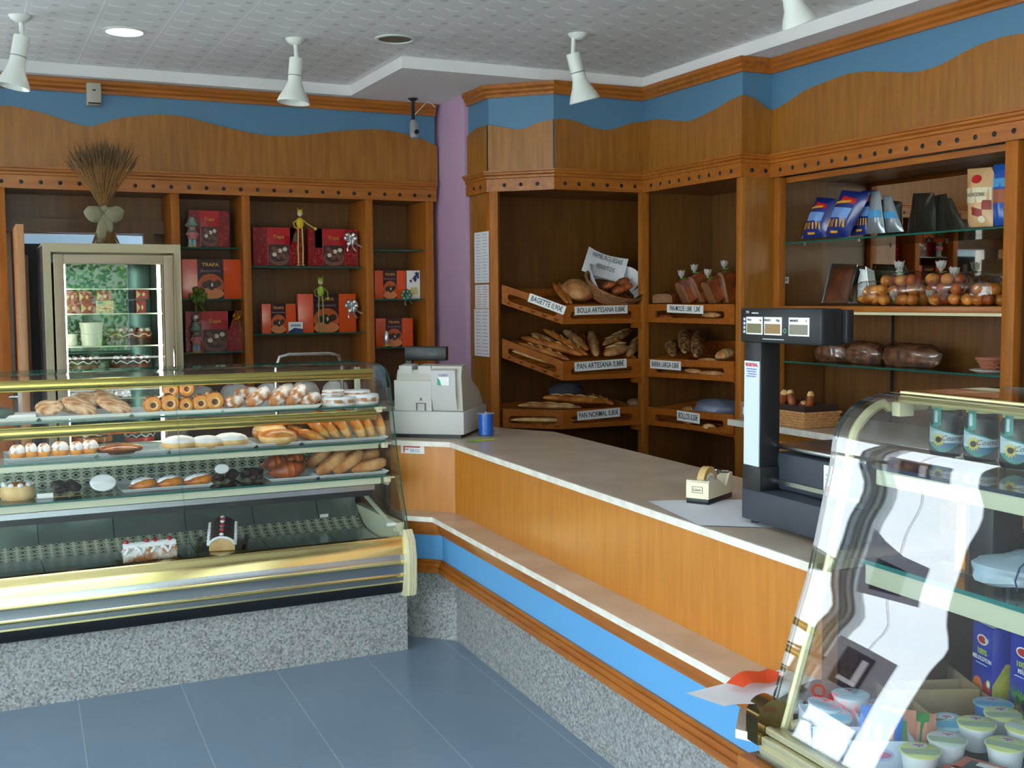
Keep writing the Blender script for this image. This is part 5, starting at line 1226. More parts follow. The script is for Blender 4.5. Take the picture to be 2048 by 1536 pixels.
# juice cartons on the deck
JB = mat('royal_blue_carton', srgb(20, 44, 168), .3, coat=.3); ORG = mat('orange_fruit_print', srgb(232, 120, 30), .35); PCH = mat('peach_fruit_print', srgb(238, 196, 110), .4); LFG = mat('leaf_green_print', srgb(70, 140, 60), .4); PINE = mat('pineapple_print', srgb(196, 160, 50), .4, col2=srgb(140, 100, 30), scale=90); LIME = mat('lime_print', srgb(190, 214, 60), .4); MAR = mat('maroon_print', srgb(170, 44, 36), .4)
def carton(p, rz, w, d, h, kind, label):
    t = thing('juice_carton', label, 'juice carton', p, rz, group='blue juice cartons'); M = wm(t)
    def D(b, nm, m): b.bm.transform(M); return b.done(nm, m, t)
    D(B().box2((0, 0, 0), (d, w, h), bev=.0015), 'box', JB)       # face x=0 looks to the shop
    b = B()
    def disc_(y, z, ry, rz_, m, x=-.0006, a0=0):
        b.poly([(x, min(w, max(0, y+ry*cos(2*pi*k/20))), min(h, max(.001, z+rz_*sin(2*pi*k/20)))) for k in range(20)], m)
    # local y: 0 = side nearest the camera (photo right), w = photo left
    disc_(w*.5, h*.84, w*.26, h*.055, 4, -.0007); disc_(w*.5, h*.84, w*.20, h*.040, 5, -.0011)
    if kind == 'peach':
        disc_(w*.70, h*.26, w*.30, h*.17, 0, -.0007); disc_(w*.22, h*.26, w*.22, h*.17, 5, -.0008); disc_(w*.80, h*.24, w*.10, h*.07, 2, -.0012); disc_(w*.52, h*.17, w*.24, h*.13, 1, -.0010); disc_(w*.20, h*.10, w*.20, h*.10, 0, -.0011); disc_(w*.42, h*.06, w*.18, h*.06, 1, -.0013); disc_(w*.16, h*.40, w*.10, h*.045, 3, -.0012); disc_(w*.16, h*.40, w*.07, h*.03, 4, -.0015)
    else:
        disc_(w*.62, h*.15, w*.26, h*.14, 6, -.0008); disc_(w*.25, h*.10, w*.25, h*.12, 1, -.0010); disc_(w*.42, h*.12, w*.14, h*.06, 3, -.0012)
        for k in range(7): a = RAD(50+13*k); b.poly([(-.0007, w*.62-.01, h*.26), (-.0007, w*.62+.01, h*.26), (-.0007, min(w, w*.62+.06*cos(a)), h*.28+.05*sin(a))], 2)
    D(b, 'front_print', [ORG, PCH, LFG, LIME, WHITE, RED, PINE])
    FM = M @ T(-.0012, w/2, 0) @ RZ(RAD(-90)) @ RX(RAD(90))
    text('100%', h*.085, LIME, t, FM @ T(0, h*.71, 0), bold=.0003)
    text('MELOCOTON' if kind == 'peach' else 'PIÑA', h*.062, WHITE, t, FM @ T(0, h*.635, 0), sx=.88, bold=.0003)
    D(B().box2((-.0009, w*.25, h*.575), (-.0004, w*.80, h*.585)).box2((-.0009, w*.2, h*.83), (-.0015, w*.36, h*.87)), 'small_print', LABB)
    b = B().box2((d*.12, w*.12, h), (d*.92, w*.85, h+.0012), 0).prism([(d*.3, w*.1, h+.0013), (d*.8, w*.1, h+.0013), (d*.8, w*.8, h+.0013), (d*.55, w*.8, h+.0013)], (0, 0, .0008), 1)
    D(b, 'top_print', [LABB, RED])
    # side towards the camera: pineapple slice print
    b = B().prism([(.001, -.0006, .002), (d*.95, -.0006, .002), (d*.95, -.0006, h*.62), (d*.6, -.0006, h*.62), (.001, -.0006, h*.40)], (0, -.0004, 0), 0)
    D(b, 'side_print', mat('slice_green_yellow', srgb(150, 170, 50), .4, col2=srgb(206, 190, 70), scale=60))
    return t
p = at(1953, 1436, z=ZD+.001)
carton(p+Vector((0, -.045, 0)), RAD(-16), .088, .060, .238, 'peach', 'blue juice carton with MELOCOTON and peach picture, left one')
p = at(2036, 1468, z=ZD+.001)
carton(p+Vector((0, -.045, 0)), RAD(-10), .088, .060, .238, 'pine', 'blue juice carton with PIÑA and pineapple picture, at the right edge')
# cardboard trays
def open_box(c, rz, w, d, h, m, label, hole=False, th=.0035, name='cardboard_tray', liner=None, logo=False, tilt=0, grp=None):
    t = thing(name, label, 'box', c, group=grp, rot=(tilt, 0, rz)); M = wm(t)
    def D(b, nm, mm): b.bm.transform(M); return b.done(nm, mm, t)
    b = B().box2((-w/2, -d/2, 0), (w/2, d/2, th), bev=.0005)
    for x in (-w/2, w/2-th): b.box2((x, -d/2, 0), (x+th, d/2, h))
    for y in (-d/2, d/2-th): b.box2((-w/2, y, 0), (w/2, y+th, h))
    D(b, 'box_walls', m)
    if hole:
        for x, nx in ((w/2-th-.0008, -1), (-w/2+th, 1)):
            D(B().lathe([(0, 0), (.018, 0), (.018, .0008), (0, .0008)], 18, T(x, 0, h*.62) @ RY(RAD(90)) @ Matrix.Diagonal((.9, 1.2, 1, 1))), 'hand_hole', mat('dark_hole', srgb(44, 56, 66), .8))
        D(B().box2((-.05, -.02, th), (.06, -.012, th+.001)), 'tape_strip', LABB)
    if logo:
        for (x, y, a) in ((-w/2-.0008, .0, -90), (0, -d/2-.0008, 0)):
            LM = T(x, y, h*.55) @ RZ(RAD(a)) @ RX(RAD(90))
            b = B().lathe([(0, 0), (h*.26, 0), (h*.26, .0005), (0, .0005)], 20, LM @ Matrix.Diagonal((1.5, .8, 1, 1)), 0)
            b.lathe([(0, .0006), (h*.22, .0006), (h*.22, .0009), (0, .0009)], 20, LM @ Matrix.Diagonal((1.45, .5, 1, 1)), 1)
            D(b, 'logo', [mat('pale_logo_ring', srgb(170, 190, 226), .5), mat('mauve_logo', srgb(190, 110, 150), .5)])
    return t
def dk(px, py, z=0): return at(px, py, z=ZD+.001+z)
open_box(dk(1815, 1400), RAD(66), .33, .24, .085, CARD, 'empty brown cardboard tray with round hand hole, furthest back on the deck', True, grp='brown cardboard trays')
open_box(dk(1900, 1455), RAD(70), .27, .20, .075, CARD, 'empty brown cardboard tray behind the yogurts, nearer the camera', False, grp='brown cardboard trays')
WB = mat('white_blue_box_card', srgb(206, 216, 236), .5)
def yog(p, r, h, mats, label, tiltx=0, tilty=0, rz=0, grp=None, txt=None, cat='yogurt pot'):
    """pot with foil lid: slot 0 cup, 1 lid, 2 lid band, 3 logo"""
    t = thing('yogurt_pot', label, cat, p, group=grp, rot=(tiltx, tilty, rz)); M = wm(t)
    def D(b, nm, mm): b.bm.transform(M); return b.done(nm, mm, t)
    D(B().lathe([(0, 0), (r*.72, 0), (r*.76, .003), (r*.93, h*.86), (r*.95, h-.003), (r, h-.003), (r, h), (0, h-.001)], 28), 'cup', mats[0])
    D(B().lathe([(r*1.02, h-.001), (r*1.03, h+.0008), (r, h+.0014), (0, h+.0014)], 28), 'foil_lid', mats[1])
    b = B(); z = h+.002
    def chord(y0, y1, m): 
        P = []
        for s, ys in ((1, [y0+(y1-y0)*k/8 for k in range(9)]), (-1, [y1-(y1-y0)*k/8 for k in range(9)])):
            for y in ys: P.append((s*r*.95*max(0, 1-(y)**2)**.5, y*r*.95, z))
        b.poly(P, m)
    chord(-.55, .12, 0)
    b.poly([(r*.02+r*.42*cos(2*pi*k/18), r*.52+r*.24*sin(2*pi*k/18), z+.0003) for k in range(18)], 1); b.poly([(r*.02+r*.30*cos(2*pi*k/18), r*.54+r*.10*sin(2*pi*k/18), z+.0006) for k in range(18)], 2)
    b.poly([(r*.02+r*.07*cos(2*pi*k/12), r*.36+r*.05*sin(2*pi*k/12), z+.0006) for k in range(12)], 3)
    D(b, 'lid_print', [mats[2], mat('white_logo_field', srgb(226, 232, 240), .4), mat('mauve_logo', srgb(190, 110, 150), .5), mat('navy_dot', srgb(50, 60, 130), .5)])
    if txt: text(txt, r*.5, mats[3], t, M @ T(0, -r*.2, h+.0026), sx=.9, bold=.0004)
    return t
CW = mat('white_pot_plastic', srgb(222, 228, 236), .35); CBL = mat('blue_pot_plastic', srgb(60, 120, 200), .3); LBL = mat('pale_blue_foil', srgb(176, 216, 236), .3, metal=.1); SKY = mat('sky_blue_foil', srgb(110, 190, 228), .3); YLF = mat('pale_yellow_foil', srgb(226, 232, 160), .35); GLB = mat('grey_green_print', srgb(176, 196, 170), .5); DG = mat('dark_green_print', srgb(80, 96, 76), .5); WLF = mat('white_foil', srgb(214, 226, 224), .35)
open_box(dk(1662, 1492), RAD(-28), .125, .15, .075, WB, 'white printed yogurt carton box nearest the gold end cap', logo=True, grp='white printed cartons on the deck')
open_box(dk(1738, 1515)+Vector((.01, 0, 0)), RAD(-30), .15, .17, .07, WB, 'white printed carton box holding the blue and green wrapped snacks', logo=True, grp='white printed cartons on the deck')
bl = (CW, LBL, SKY, INK)
p0 = dk(1645, 1480)
yog(dk(1640, 1478)+Vector((0, 0, .028)), .040, .060, bl, 'pale blue lidded pot in the white box, nearest the gold end cap', 0, RAD(10), RAD(-40), 'blue lidded pots')
yog(dk(1668, 1488)+Vector((0, 0, .014)), .038, .060, bl, 'pale blue lidded pot in the white box, with its rim tilted to the glass', RAD(12), 0, RAD(-30), 'blue lidded pots')
yog(dk(1700, 1466)+Vector((0, 0, .035)), .044, .062, (CW, LBL, LBL, INK), 'large pale blue lidded pot standing highest behind the white box', 0, 0, RAD(-30), 'blue lidded pots')
yog(dk(1752, 1470)+Vector((0, 0, .018)), .038, .055, (CW, SKY, WLF, INK), 'pot with black ab letters on its lid, behind the wrapped snacks', RAD(10), RAD(-6), RAD(-20), 'blue lidded pots', 'ab')
yog(dk(1985, 1476), .045, .085, (CBL, LBL, SKY, INK), 'tall blue yogurt pot with blue and white lid in front of the juice cartons', 0, 0, RAD(-40), 'blue lidded pots')
yog(dk(1895, 1500)+Vector((0, 0, .012)), .041, .060, (CW, LBL, SKY, INK), 'blue and white lidded pot right of the wrapped snacks', RAD(14), RAD(-4), RAD(-50), 'blue lidded pots')
yl = (CW, YLF, GLB, DG)
for i, (x, y, z, rz, mt, lab) in enumerate([(2003, 1500, .03, -10, yl, 'yellow lidded yogurt pot, the one under the tall blue pot'), (1951, 1520, .03, -20, yl, 'yellow lidded yogurt pot, left of the one under the tall blue pot'), (1893, 1545, .02, -25, (CW, WLF, GLB, DG), 'pale green lidded yogurt pot above the orange packets'), (2050, 1530, .03, -55, (CW, YLF, WLF, DG), 'yellow and white lidded yogurt pot at the right picture edge'), (2010, 1556, .02, -40, yl, 'yellow lidded yogurt pot right of the orange packets'), (1838, 1565, .015, -15, yl, 'yellow lidded yogurt pot at the bottom edge left of the orange packets')]):
    yog(dk(x, y)+Vector((0, 0, z)), .042, .058, mt, lab, RAD(4), 0, RAD(rz-20), 'yellow lidded yogurt pots', 'BIO' if False else None)
b = B().box((0, 0, .012), (.10, .11, .024), bev=.004).box((0, 0, .0250), (.055, .065, .001), m=1).box((.018, -.01, .0258), (.02, .05, .0006), m=2)
b.done('orange_packet', [mat('orange_packet_print', srgb(216, 80, 30), .3), mat('dark_teal_print', srgb(60, 84, 86), .35), WHITE], loc=dk(1962, 1560, .03), rot=(0, 0, RAD(20)), world=False, label='orange printed packet with dark window among the yellow lidded pots', cat='packet', group='orange packets')
b = B().box((0, 0, .012), (.09, .10, .024), bev=.004).box((0, 0, .0250), (.05, .06, .001), m=1)
b.done('orange_packet', [MATS['orange_packet_print'], WHITE], loc=dk(1925, 1572, .03), rot=(0, 0, RAD(28)), world=False, label='orange printed packet with white panel left of the dark windowed one', cat='packet', group='orange packets')
# wrapped snacks standing in the box
def snack(p, w, h, tilt, rz, m, m2, label, txt=None, tm=None):
    t = thing('snack_packet', label, 'snack packet', p, group='wrapped snacks in the white carton', rot=(RAD(tilt), 0, RAD(rz))); M = wm(t)
    b = B().grid(lambda u, v: (w*(u-.5), -.012*sin(pi*u)*sin(pi*v)**.5, h*v), 10, 10, 0).grid(lambda u, v: (w*(u-.5), .012*sin(pi*u)*sin(pi*v)**.5, h*v), 10, 10, 0)
    b.bm.transform(M); b.done('wrapper', m, t)
    b = B().grid(lambda u, v: (w*.3*(u-.5), -.0005-.0128*sin(pi*(.5+(u-.5)*.3))*sin(pi*(.15+.6*v))**.5, h*(.15+.6*v)), 4, 8, 0)
    b.bm.transform(M); b.done('print', m2, t)
    if txt: text(txt, w*.42, tm or WHITE, t, M @ T(0, -.0145, h*.45) @ RX(RAD(90)) @ RZ(RAD(90)), bold=.0004)
SB = mat('glossy_blue_wrap', srgb(30, 110, 200), .2, coat=.4); SG = mat('glossy_green_wrap', srgb(50, 140, 60), .2, coat=.4); SP = mat('salmon_pack', srgb(206, 140, 116), .25, coat=.4); SR = mat('glossy_red_print', srgb(200, 36, 44), .25)
snack(dk(1728, 1528)+Vector((0, 0, .005)), .045, .125, -22, -60, SB, SR, 'blue wrapped snack bar with red print, leftmost in the white carton')
snack(dk(1752, 1535)+Vector((0, 0, .003)), .042, .125, -20, -55, SG, LIME, 'green wrapped snack bar right of the blue one with red print')
snack(dk(1778, 1535)+Vector((0, 0, .005)), .048, .115, -25, -50, SB, SP, 'blue and salmon wrapped snack right of the green bar')
snack(dk(1805, 1530)+Vector((0, 0, .015)), .055, .11, -30, -45, SP, SG, 'salmon snack pack with green top in the middle of the carton')
snack(dk(1830, 1528)+Vector((0, 0, .02)), .05, .10, -35, -50, SG, SP, 'green and blue snack pack, second from the right of the carton')
snack(dk(1850, 1530)+Vector((0, 0, .02)), .055, .10, -38, -40, SP, SP, 'salmon coloured snack pack, rightmost beside the blue lidded pot')
# ------------------------------------------------------------------ ceiling lamps
SPW = mat('white_lamp_enamel', srgb(222, 226, 218), .35)
def spot(base_px, arm_px, top_px, rim_px, rimw, label):
    pb = at(*base_px, z=ZC); Y = pb.y
    t = thing('ceiling_spotlight', label, 'spotlight', pb, group='white spotlights on the ceiling')
    pa, pt, pr = at(*arm_px, Y=Y), at(*top_px, Y=Y), at(*rim_px, Y=Y)
    B().lathe([(0, -.03), (.020, -.03), (.040, -.018), (.052, 0), (0, 0)], 24, Matrix.Translation(pb)).done('ceiling_rose', SPW, t)
    B().tube([pa, pt+(pt-pa)*.15], .011, 10).done('arm', SPW, t)
    d = pr-pt; L = d.length; d.normalize(); k = MPP(pt); rw = rimw*k/2
    M = Matrix.Translation(pt) @ d.to_track_quat('Z', 'Y').to_matrix().to_4x4()
    B().lathe([(0, 0), (.016, 0), (.036, .002), (.036, L*.40), (.034, L*.41), (.036, L*.42), (.036, L*.55), (rw*.62, L*.72), (rw*.9, L*.90), (rw, L*1.0), (rw*1.0, L*1.02), (rw*.93, L*1.0), (rw*.8, L*.88), (.03, L*.6), (0, L*.6)], 32, M).done('lamp_shade', SPW, t)
    B().lathe([(.0362, L*.405), (.037, L*.41), (.0362, L*.418)], 24, M).done('seam_ring', GREYD, t)
spot((40, 32), (42, 40), (44, 72), (26, 172), 64, 'white bell shaped ceiling spotlight, leftmost, above the cake fridge side')
spot((591, 78), (591, 84), (593, 116), (587, 204), 65, 'white bell shaped ceiling spotlight in front of the left wall pelmet')
spot((1156, 68), (1147, 76), (1146, 106), (1169, 200), 62, 'white bell shaped ceiling spotlight tilted right, near the bread corner')
spot((1545, -115), (1545, -105), (1566, -62), (1599, 46), 72, 'white bell shaped ceiling spotlight cut by the top edge, rightmost')
def downlight(px, py, rpx, on, label):
    p = at(px, py, z=ZC); r = .088
    t = thing('recessed_downlight', label, 'ceiling light', p, group='recessed ceiling lights')
    B().lathe([(r, 0), (r*1.16, -.001), (r*1.16, -.005), (r*1.0, -.008), (r*.97, -.003)], 36, Matrix.Translation(p)).done('trim_ring', SPW, t)
    B().lathe([(r*.985, -.002), (r*.6, -.006 if on else -.0025), (0, -.008 if on else -.0025)], 36, Matrix.Translation(p)).done('diffuser', mat('lit_diffuser', (1, .93, .80, 1), .5, emit=14) if on else mat('unlit_dark_reflector', srgb(112, 104, 84), .5), t)
downlight(249, 62, 44, True, 'round recessed ceiling light, switched on, left')
downlight(790, 77, 40, False, 'round recessed ceiling light, unlit and dark')
# ------------------------------------------------------------------ chocolate boxes and ornaments
REDB = mat('glossy_red_box', srgb(176, 16, 28), .3, coat=.4); REDS = mat('dark_red_box_band', srgb(140, 14, 26), .25, coat=.5, col2=srgb(186, 56, 52), scale=45, lo=.55, hi=.62); GOLDINK = mat('gold_print', srgb(214, 160, 70), .3, metal=.6)
ORB = mat('glossy_orange_box', srgb(232, 84, 26), .22, coat=.6); PLUM = mat('plum_box_band', srgb(58, 30, 40), .25, coat=.5); GLOW = mat('amber_box_picture', srgb(196, 88, 40), .3, coat=.4); BOWL = mat('chocolate_picture', srgb(66, 40, 36), .35, coat=.3); PRAL = mat('praline_picture', srgb(120, 74, 62), .35, coat=.3); IVORY = mat('ivory_picture', srgb(222, 208, 190), .35, coat=.3)
def choc_box(kind, x0, y0, x1, y1, Y, label, grp, rz=0, dep=.045, script=True):
    a, c = at(x0, y0, Y=Y), at(x1, y1, Y=Y); a2 = at(x0, y1, Y=Y); w = at(x1, (y0+y1)/2, Y=Y).x-at(x0, (y0+y1)/2, Y=Y).x; zb = c.z; h = a.z-c.z
    t = thing('chocolate_box', label, 'box of chocolates', ((a.x+c.x)/2, Y, zb), RAD(rz), group=grp); M = wm(t)
    def D(b, nm, m): b.bm.transform(M); return b.done(nm, m, t)
    D(B().box2((-w/2, 0, 0), (w/2, dep, h), bev=.002), 'carton', REDB if kind == 'red' else ORB)
    def pr_(b, x0, z0, x1, z1, m, o=.0014): b.poly([(x0*w-w/2, -o, z0*h), (x1*w-w/2, -o, z0*h), (x1*w-w/2, -o, z1*h), (x0*w-w/2, -o, z1*h)], m)
    def di(b, x, z, rx, rz_, m, o, x_lo=0, x_hi=1, z_lo=0.01, z_hi=1):
        b.poly([(min(x_hi, max(x_lo, x+rx*cos(2*pi*k/18)))*w-w/2, -o, min(z_hi, max(z_lo, z+rz_*sin(2*pi*k/18)))*h) for k in range(18)], m)
    b = B()
    if kind == 'red':
        pr_(b, 0, 0, .28, 1, 0); pr_(b, .74, 0, 1, 1, 0); pr_(b, .28, .78, .74, 1, 1)
        pr_(b, .30, .01, .72, .56, 2, .0018); di(b, .51, .22, .21, .21, 3, .0021); di(b, .51, .26, .17, .15, 2, .0024)
        for k, (x, z, m) in enumerate([(.42, .30, 4), (.50, .24, 3), (.58, .30, 3), (.53, .40, 4), (.63, .44, 4), (.46, .40, 3), (.62, .24, 3), (.40, .46, 3)]): di(b, x, z, .045, .055, m, .0027+k*.0002)
        for k in range(9):
            a_ = k*.7; x = .78+.18*(k % 3)/2.5; z = .06+.1*k
            b.tube([((x+.035*cos(a_+q*.9))*w-w/2, -.0012, (z+.05*sin(a_+q*.9))*h) for q in range(6)], .0007, 4, 5)
        D(b, 'cover_print', [REDS, RED, BOWL, PRAL, IVORY, GOLDINK])
        text('Trapa', h*.13, GOLDINK, t, M @ T(0, -.0024, h*.76) @ FY, shear=.2, bold=.0005)
    else:
        pr_(b, .26, 0, .70, 1, 0); di(b, .48, .34, .22, .30, 1, .0018, .26, .70); di(b, .48, .14, .22, .14, 2, .0021, .26, .70)
        for k, (x, z) in enumerate([(.38, .36), (.46, .40), (.55, .36), (.60, .40), (.49, .31)]): di(b, x, z, .06, .085, 3, .0024+k*.0002)
        di(b, .50, .36, .018, .05, 4, .004)
        D(b, 'cover_print', [PLUM, GLOW, mat('amber_light_print', srgb(214, 130, 80), .3, coat=.3), BOWL, IVORY])
        text('TRAPA', h*.125, GOLDINK, t, M @ T(-w*.02, -.0024, h*.86) @ FY, bold=.0006, sx=min(1.1, w*.36/(h*.42)))
        text('Bombonísimos', h*.085, mat('mauve_script', srgb(170, 130, 140), .4), t, M @ T(-w*.02, -.0026, h*.71) @ FY, shear=.35, sx=min(1, w*.40/(h*.52)))
    return t
YS = 7.12
G1 = 'red chocolate boxes on the wall shelves'; G2 = 'orange chocolate boxes on the wall shelves'
choc_box('red', 378, 420, 458, 494.5, YS+.06, 'red chocolate box on the highest narrow shelf, behind a figurine', G1)
choc_box('orange', 364, 518, 482, 598, YS, 'orange chocolate box on the narrow middle shelf, with a green bow', G2)
choc_box('red', 371, 623, 486, 704, YS+.02, 'red chocolate box on the low narrow shelf, with a gold bow', G1)
choc_box('red', 506, 454, 606, 532.5, YS+.06, 'left one of two red chocolate boxes on the widest shelf', G1)
choc_box('red', 616, 457, 716, 533.5, YS+.05, 'right one of two red chocolate boxes, under a silver bow', G1)
choc_box('orange', 524, 608, 592, 666, YS+.05, 'small orange chocolate box left on the wide lower shelf', G2)
choc_box('orange', 596, 588, 712, 665, YS+.05, 'large orange chocolate box behind the green stick doll', G2, rz=0)
choc_box('orange', 750, 541, 812, 598, YS+.03, 'orange chocolate box beside the white flower card, right bay', G2)
choc_box('orange', 752, 637, 826, 692.5, YS+.03, 'orange chocolate box on the lowest shelf of the right bay', G2)
def card_obj(name, x0, y0, x1, y1, Y, fn, mats, label, cat, dep=.012):
    a, c = at(x0, y0, Y=Y), at(x1, y1, Y=Y); w = c.x-a.x; h = a.z-c.z; b = B().box2((-w/2, 0, 0), (w/2, dep, h)); fn(b, w, h)
    return b.done(name, mats, loc=((a.x+c.x)/2, Y, c.z), world=False, label=label, cat=cat)
def f1(b, w, h):
    b.poly([(-w/2, -.0005, 0), (w/2, -.0005, 0), (w/2, -.0005, h*.4), (-w*.1, -.0005, h*.5), (-w/2, -.0005, h*.2)], 1)
    b.poly([(-w*.35, -.0005, h*.6), (w*.35, -.0005, h*.6), (w*.35, -.0005, h*.8), (-w*.35, -.0005, h*.8)], 2)
card_obj('leaflet_card', 577, 644, 606, 667, YS-.01, f1, [WHITE, mat('navy_card_print', srgb(30, 50, 100), .4), BLUEINK], 'small white and navy card between two orange chocolate boxes', 'card', .004)
def f2(b, w, h):
    rn = random.Random(2)
    for k in range(9):
        x, z = rn.uniform(-.25, .3)*w, (.6+rn.uniform(0, .3))*h
        b.poly([(x+.07*w*cos(q*pi/3)*(1+.5*(q % 2)), -.0006-.0001*k, z+.05*h*sin(q*pi/3)*(1+.5*(q % 2))) for q in range(6)], 1)
    b.poly([(-w*.3, -.0005, h*.15), (w*.3, -.0005, h*.15), (w*.25, -.0005, h*.4), (-w*.25, -.0005, h*.4)], 2)
card_obj('flower_picture_card', 813, 541, 843, 597, YS+.04, f2, [WHITE, mat('violet_flower_print', srgb(50, 44, 110), .4), mat('yellowish_print', srgb(214, 206, 140), .4)], 'white card with violet flowers, right bay middle shelf', 'card')
def bow(p, s, m, label, name='ribbon_bow', tails=3, nrm=(0, -1, 0), loops=6):
    b = B(); rn = random.Random(int(p[0]*1000))
    for k in range(loops):
        a = 2*pi*k/loops+rn.uniform(-.2, .2); u = Vector((cos(a), -.35, sin(a))); w_ = Vector((-sin(a), 0, cos(a)))*s*.16
        P = [Vector((0, 0, 0)), u*s*.35+Vector((0, -s*.18, 0)), u*s*.55, u*s*.38+Vector((0, s*.05, 0)), Vector((0, 0, 0))]
        P = smooth(P, 3); b.strip([q+w_ for q in P], [q-w_ for q in P])
    for k in range(tails):
        a = RAD(-100+35*k+rn.uniform(-8, 8)); u = Vector((cos(a), 0, sin(a))); w_ = Vector((-sin(a), 0, cos(a)))*s*.07
        P = [u*s*q/6+Vector((.06*s*sin(q*1.3), -.02-.01*sin(q), 0)) for q in range(7)]; b.strip([q+w_ for q in P], [q-w_ for q in P])
    b.ell((0, -s*.12, 0), (s*.1, s*.1, s*.1), nu=8, nv=6)
    sm = b.done(name, m, loc=p, world=False, label=label, cat='bow', doubles=False)
    md = sm.modifiers.new('t', 'SOLIDIFY'); md.thickness = .0012
    return sm
SILV = mat('silver_ribbon', srgb(216, 216, 220), .18, metal=.7); GRNR = mat('olive_green_ribbon', srgb(96, 116, 44), .3, metal=.2); GLDR = mat('gold_ribbon', srgb(190, 140, 40), .2, metal=.8)
bow(at(700, 478, Y=YS+.02), .085, SILV, 'silver ribbon bow on the right red box of the widest shelf')
bow(at(702, 612, Y=YS+.02), .085, SILV, 'silver ribbon bow on the large orange chocolate box')
bow(at(473, 633, Y=YS), .05, GLDR, 'gold ribbon bow on the low red chocolate box')
q = at(395, 592, Y=YS-.02); bow(q, .10, GRNR, 'olive green ribbon bow lying before the narrow orange box', tails=2)
q = at(812, 590, Y=YS+.0); bow(q, .07, mat('silver_green_ribbon', srgb(110, 150, 130), .25, metal=.5), 'silvery green ribbon bow below the violet flower card', tails=2)
FELT = mat('grey_green_felt', srgb(126, 142, 136), .8); PINKC = mat('dusty_pink_cloth', srgb(196, 122, 122), .7); BLUC = mat('pale_blue_cloth', srgb(150, 176, 186), .7); SKIN = mat('figurine_face', srgb(196, 146, 112), .5)
def figurine(x0, y0, x1, y1, Y, label, tall=False):
    a, c = at(x0, y0, Y=Y), at(x1, y1, Y=Y); h = a.z-c.z; w = c.x-a.x; p = Vector(((a.x+c.x)/2, Y, c.z)); t = thing('figurine', label, 'figurine', p, group='small dressed figurines'); M = Matrix.Translation(p)
    def D(b, nm, m): b.bm.transform(M); return b.done(nm, m, t)
    D(B().lathe([(0, 0), (w*.42, 0), (w*.42, h*.045), (0, h*.05)], 18), 'base', mat('light_wood_base', srgb(190, 140, 80), .5))
    b = B()
    for s in (-1, 1): b.tube([(s*w*.14, 0, h*.05), (s*w*.15, 0, h*.18), (s*w*.12, 0, h*.30)], [w*.17, w*.15, w*.13], 10)
    D(b, 'trousers', BLUC)
    b = B().lathe([(0, h*.26), (w*.34, h*.27), (w*.30, h*.40), (w*.20, h*.52), (0, h*.54)], 16)
    for s in (-1, 1): b.tube([(s*w*.2, -.002, h*.49), (s*w*.38, -.008, h*.40), (s*w*.26, -.018, h*.34)], [w*.10, w*.10, w*.08], 8)
    D(b, 'coat', PINKC)
    b = B().ell((0, -.004, h*.62), (w*.26, w*.24, h*.11), nu=14, nv=10).ell((0, -w*.26, h*.61), (w*.05, w*.05, h*.02), nu=8, nv=6); D(b, 'head', SKIN)
    D(B().ell((-w*.1, -w*.235, h*.64), (w*.035, w*.02, h*.014), nu=8, nv=5).ell((w*.1, -w*.235, h*.64), (w*.035, w*.02, h*.014), nu=8, nv=5).box((0, -w*.245, h*.575), (w*.14, .001, h*.012)), 'face_features', INK)
    b = B().lathe([(w*.30, h*.62), (w*.47, h*.66), (w*.50, h*.70), (w*.36, h*.76), (w*.33, h*.82), (w*.22, h*.93), (0, h*.97)], 18); b.lathe([(w*.27, h*.48), (w*.36, h*.52), (w*.30, h*.56), (w*.2, h*.56)], 16)
    D(b, 'hat_and_scarf', FELT)
    if tall: D(B().lathe([(0, h*.97), (w*.16, h*.97), (w*.3, h*1.04), (w*.26, h*1.14), (w*.08, h*1.10), (0, h*1.1)], 12), 'wrapping_tuft', SILV)
figurine(369, 430, 399, 495, YS, 'dressed figurine with grey hat standing on the highest narrow shelf')
figurine(378, 640, 406, 705, YS-.02, 'dressed figurine with silver tuft on the low narrow shelf', True)
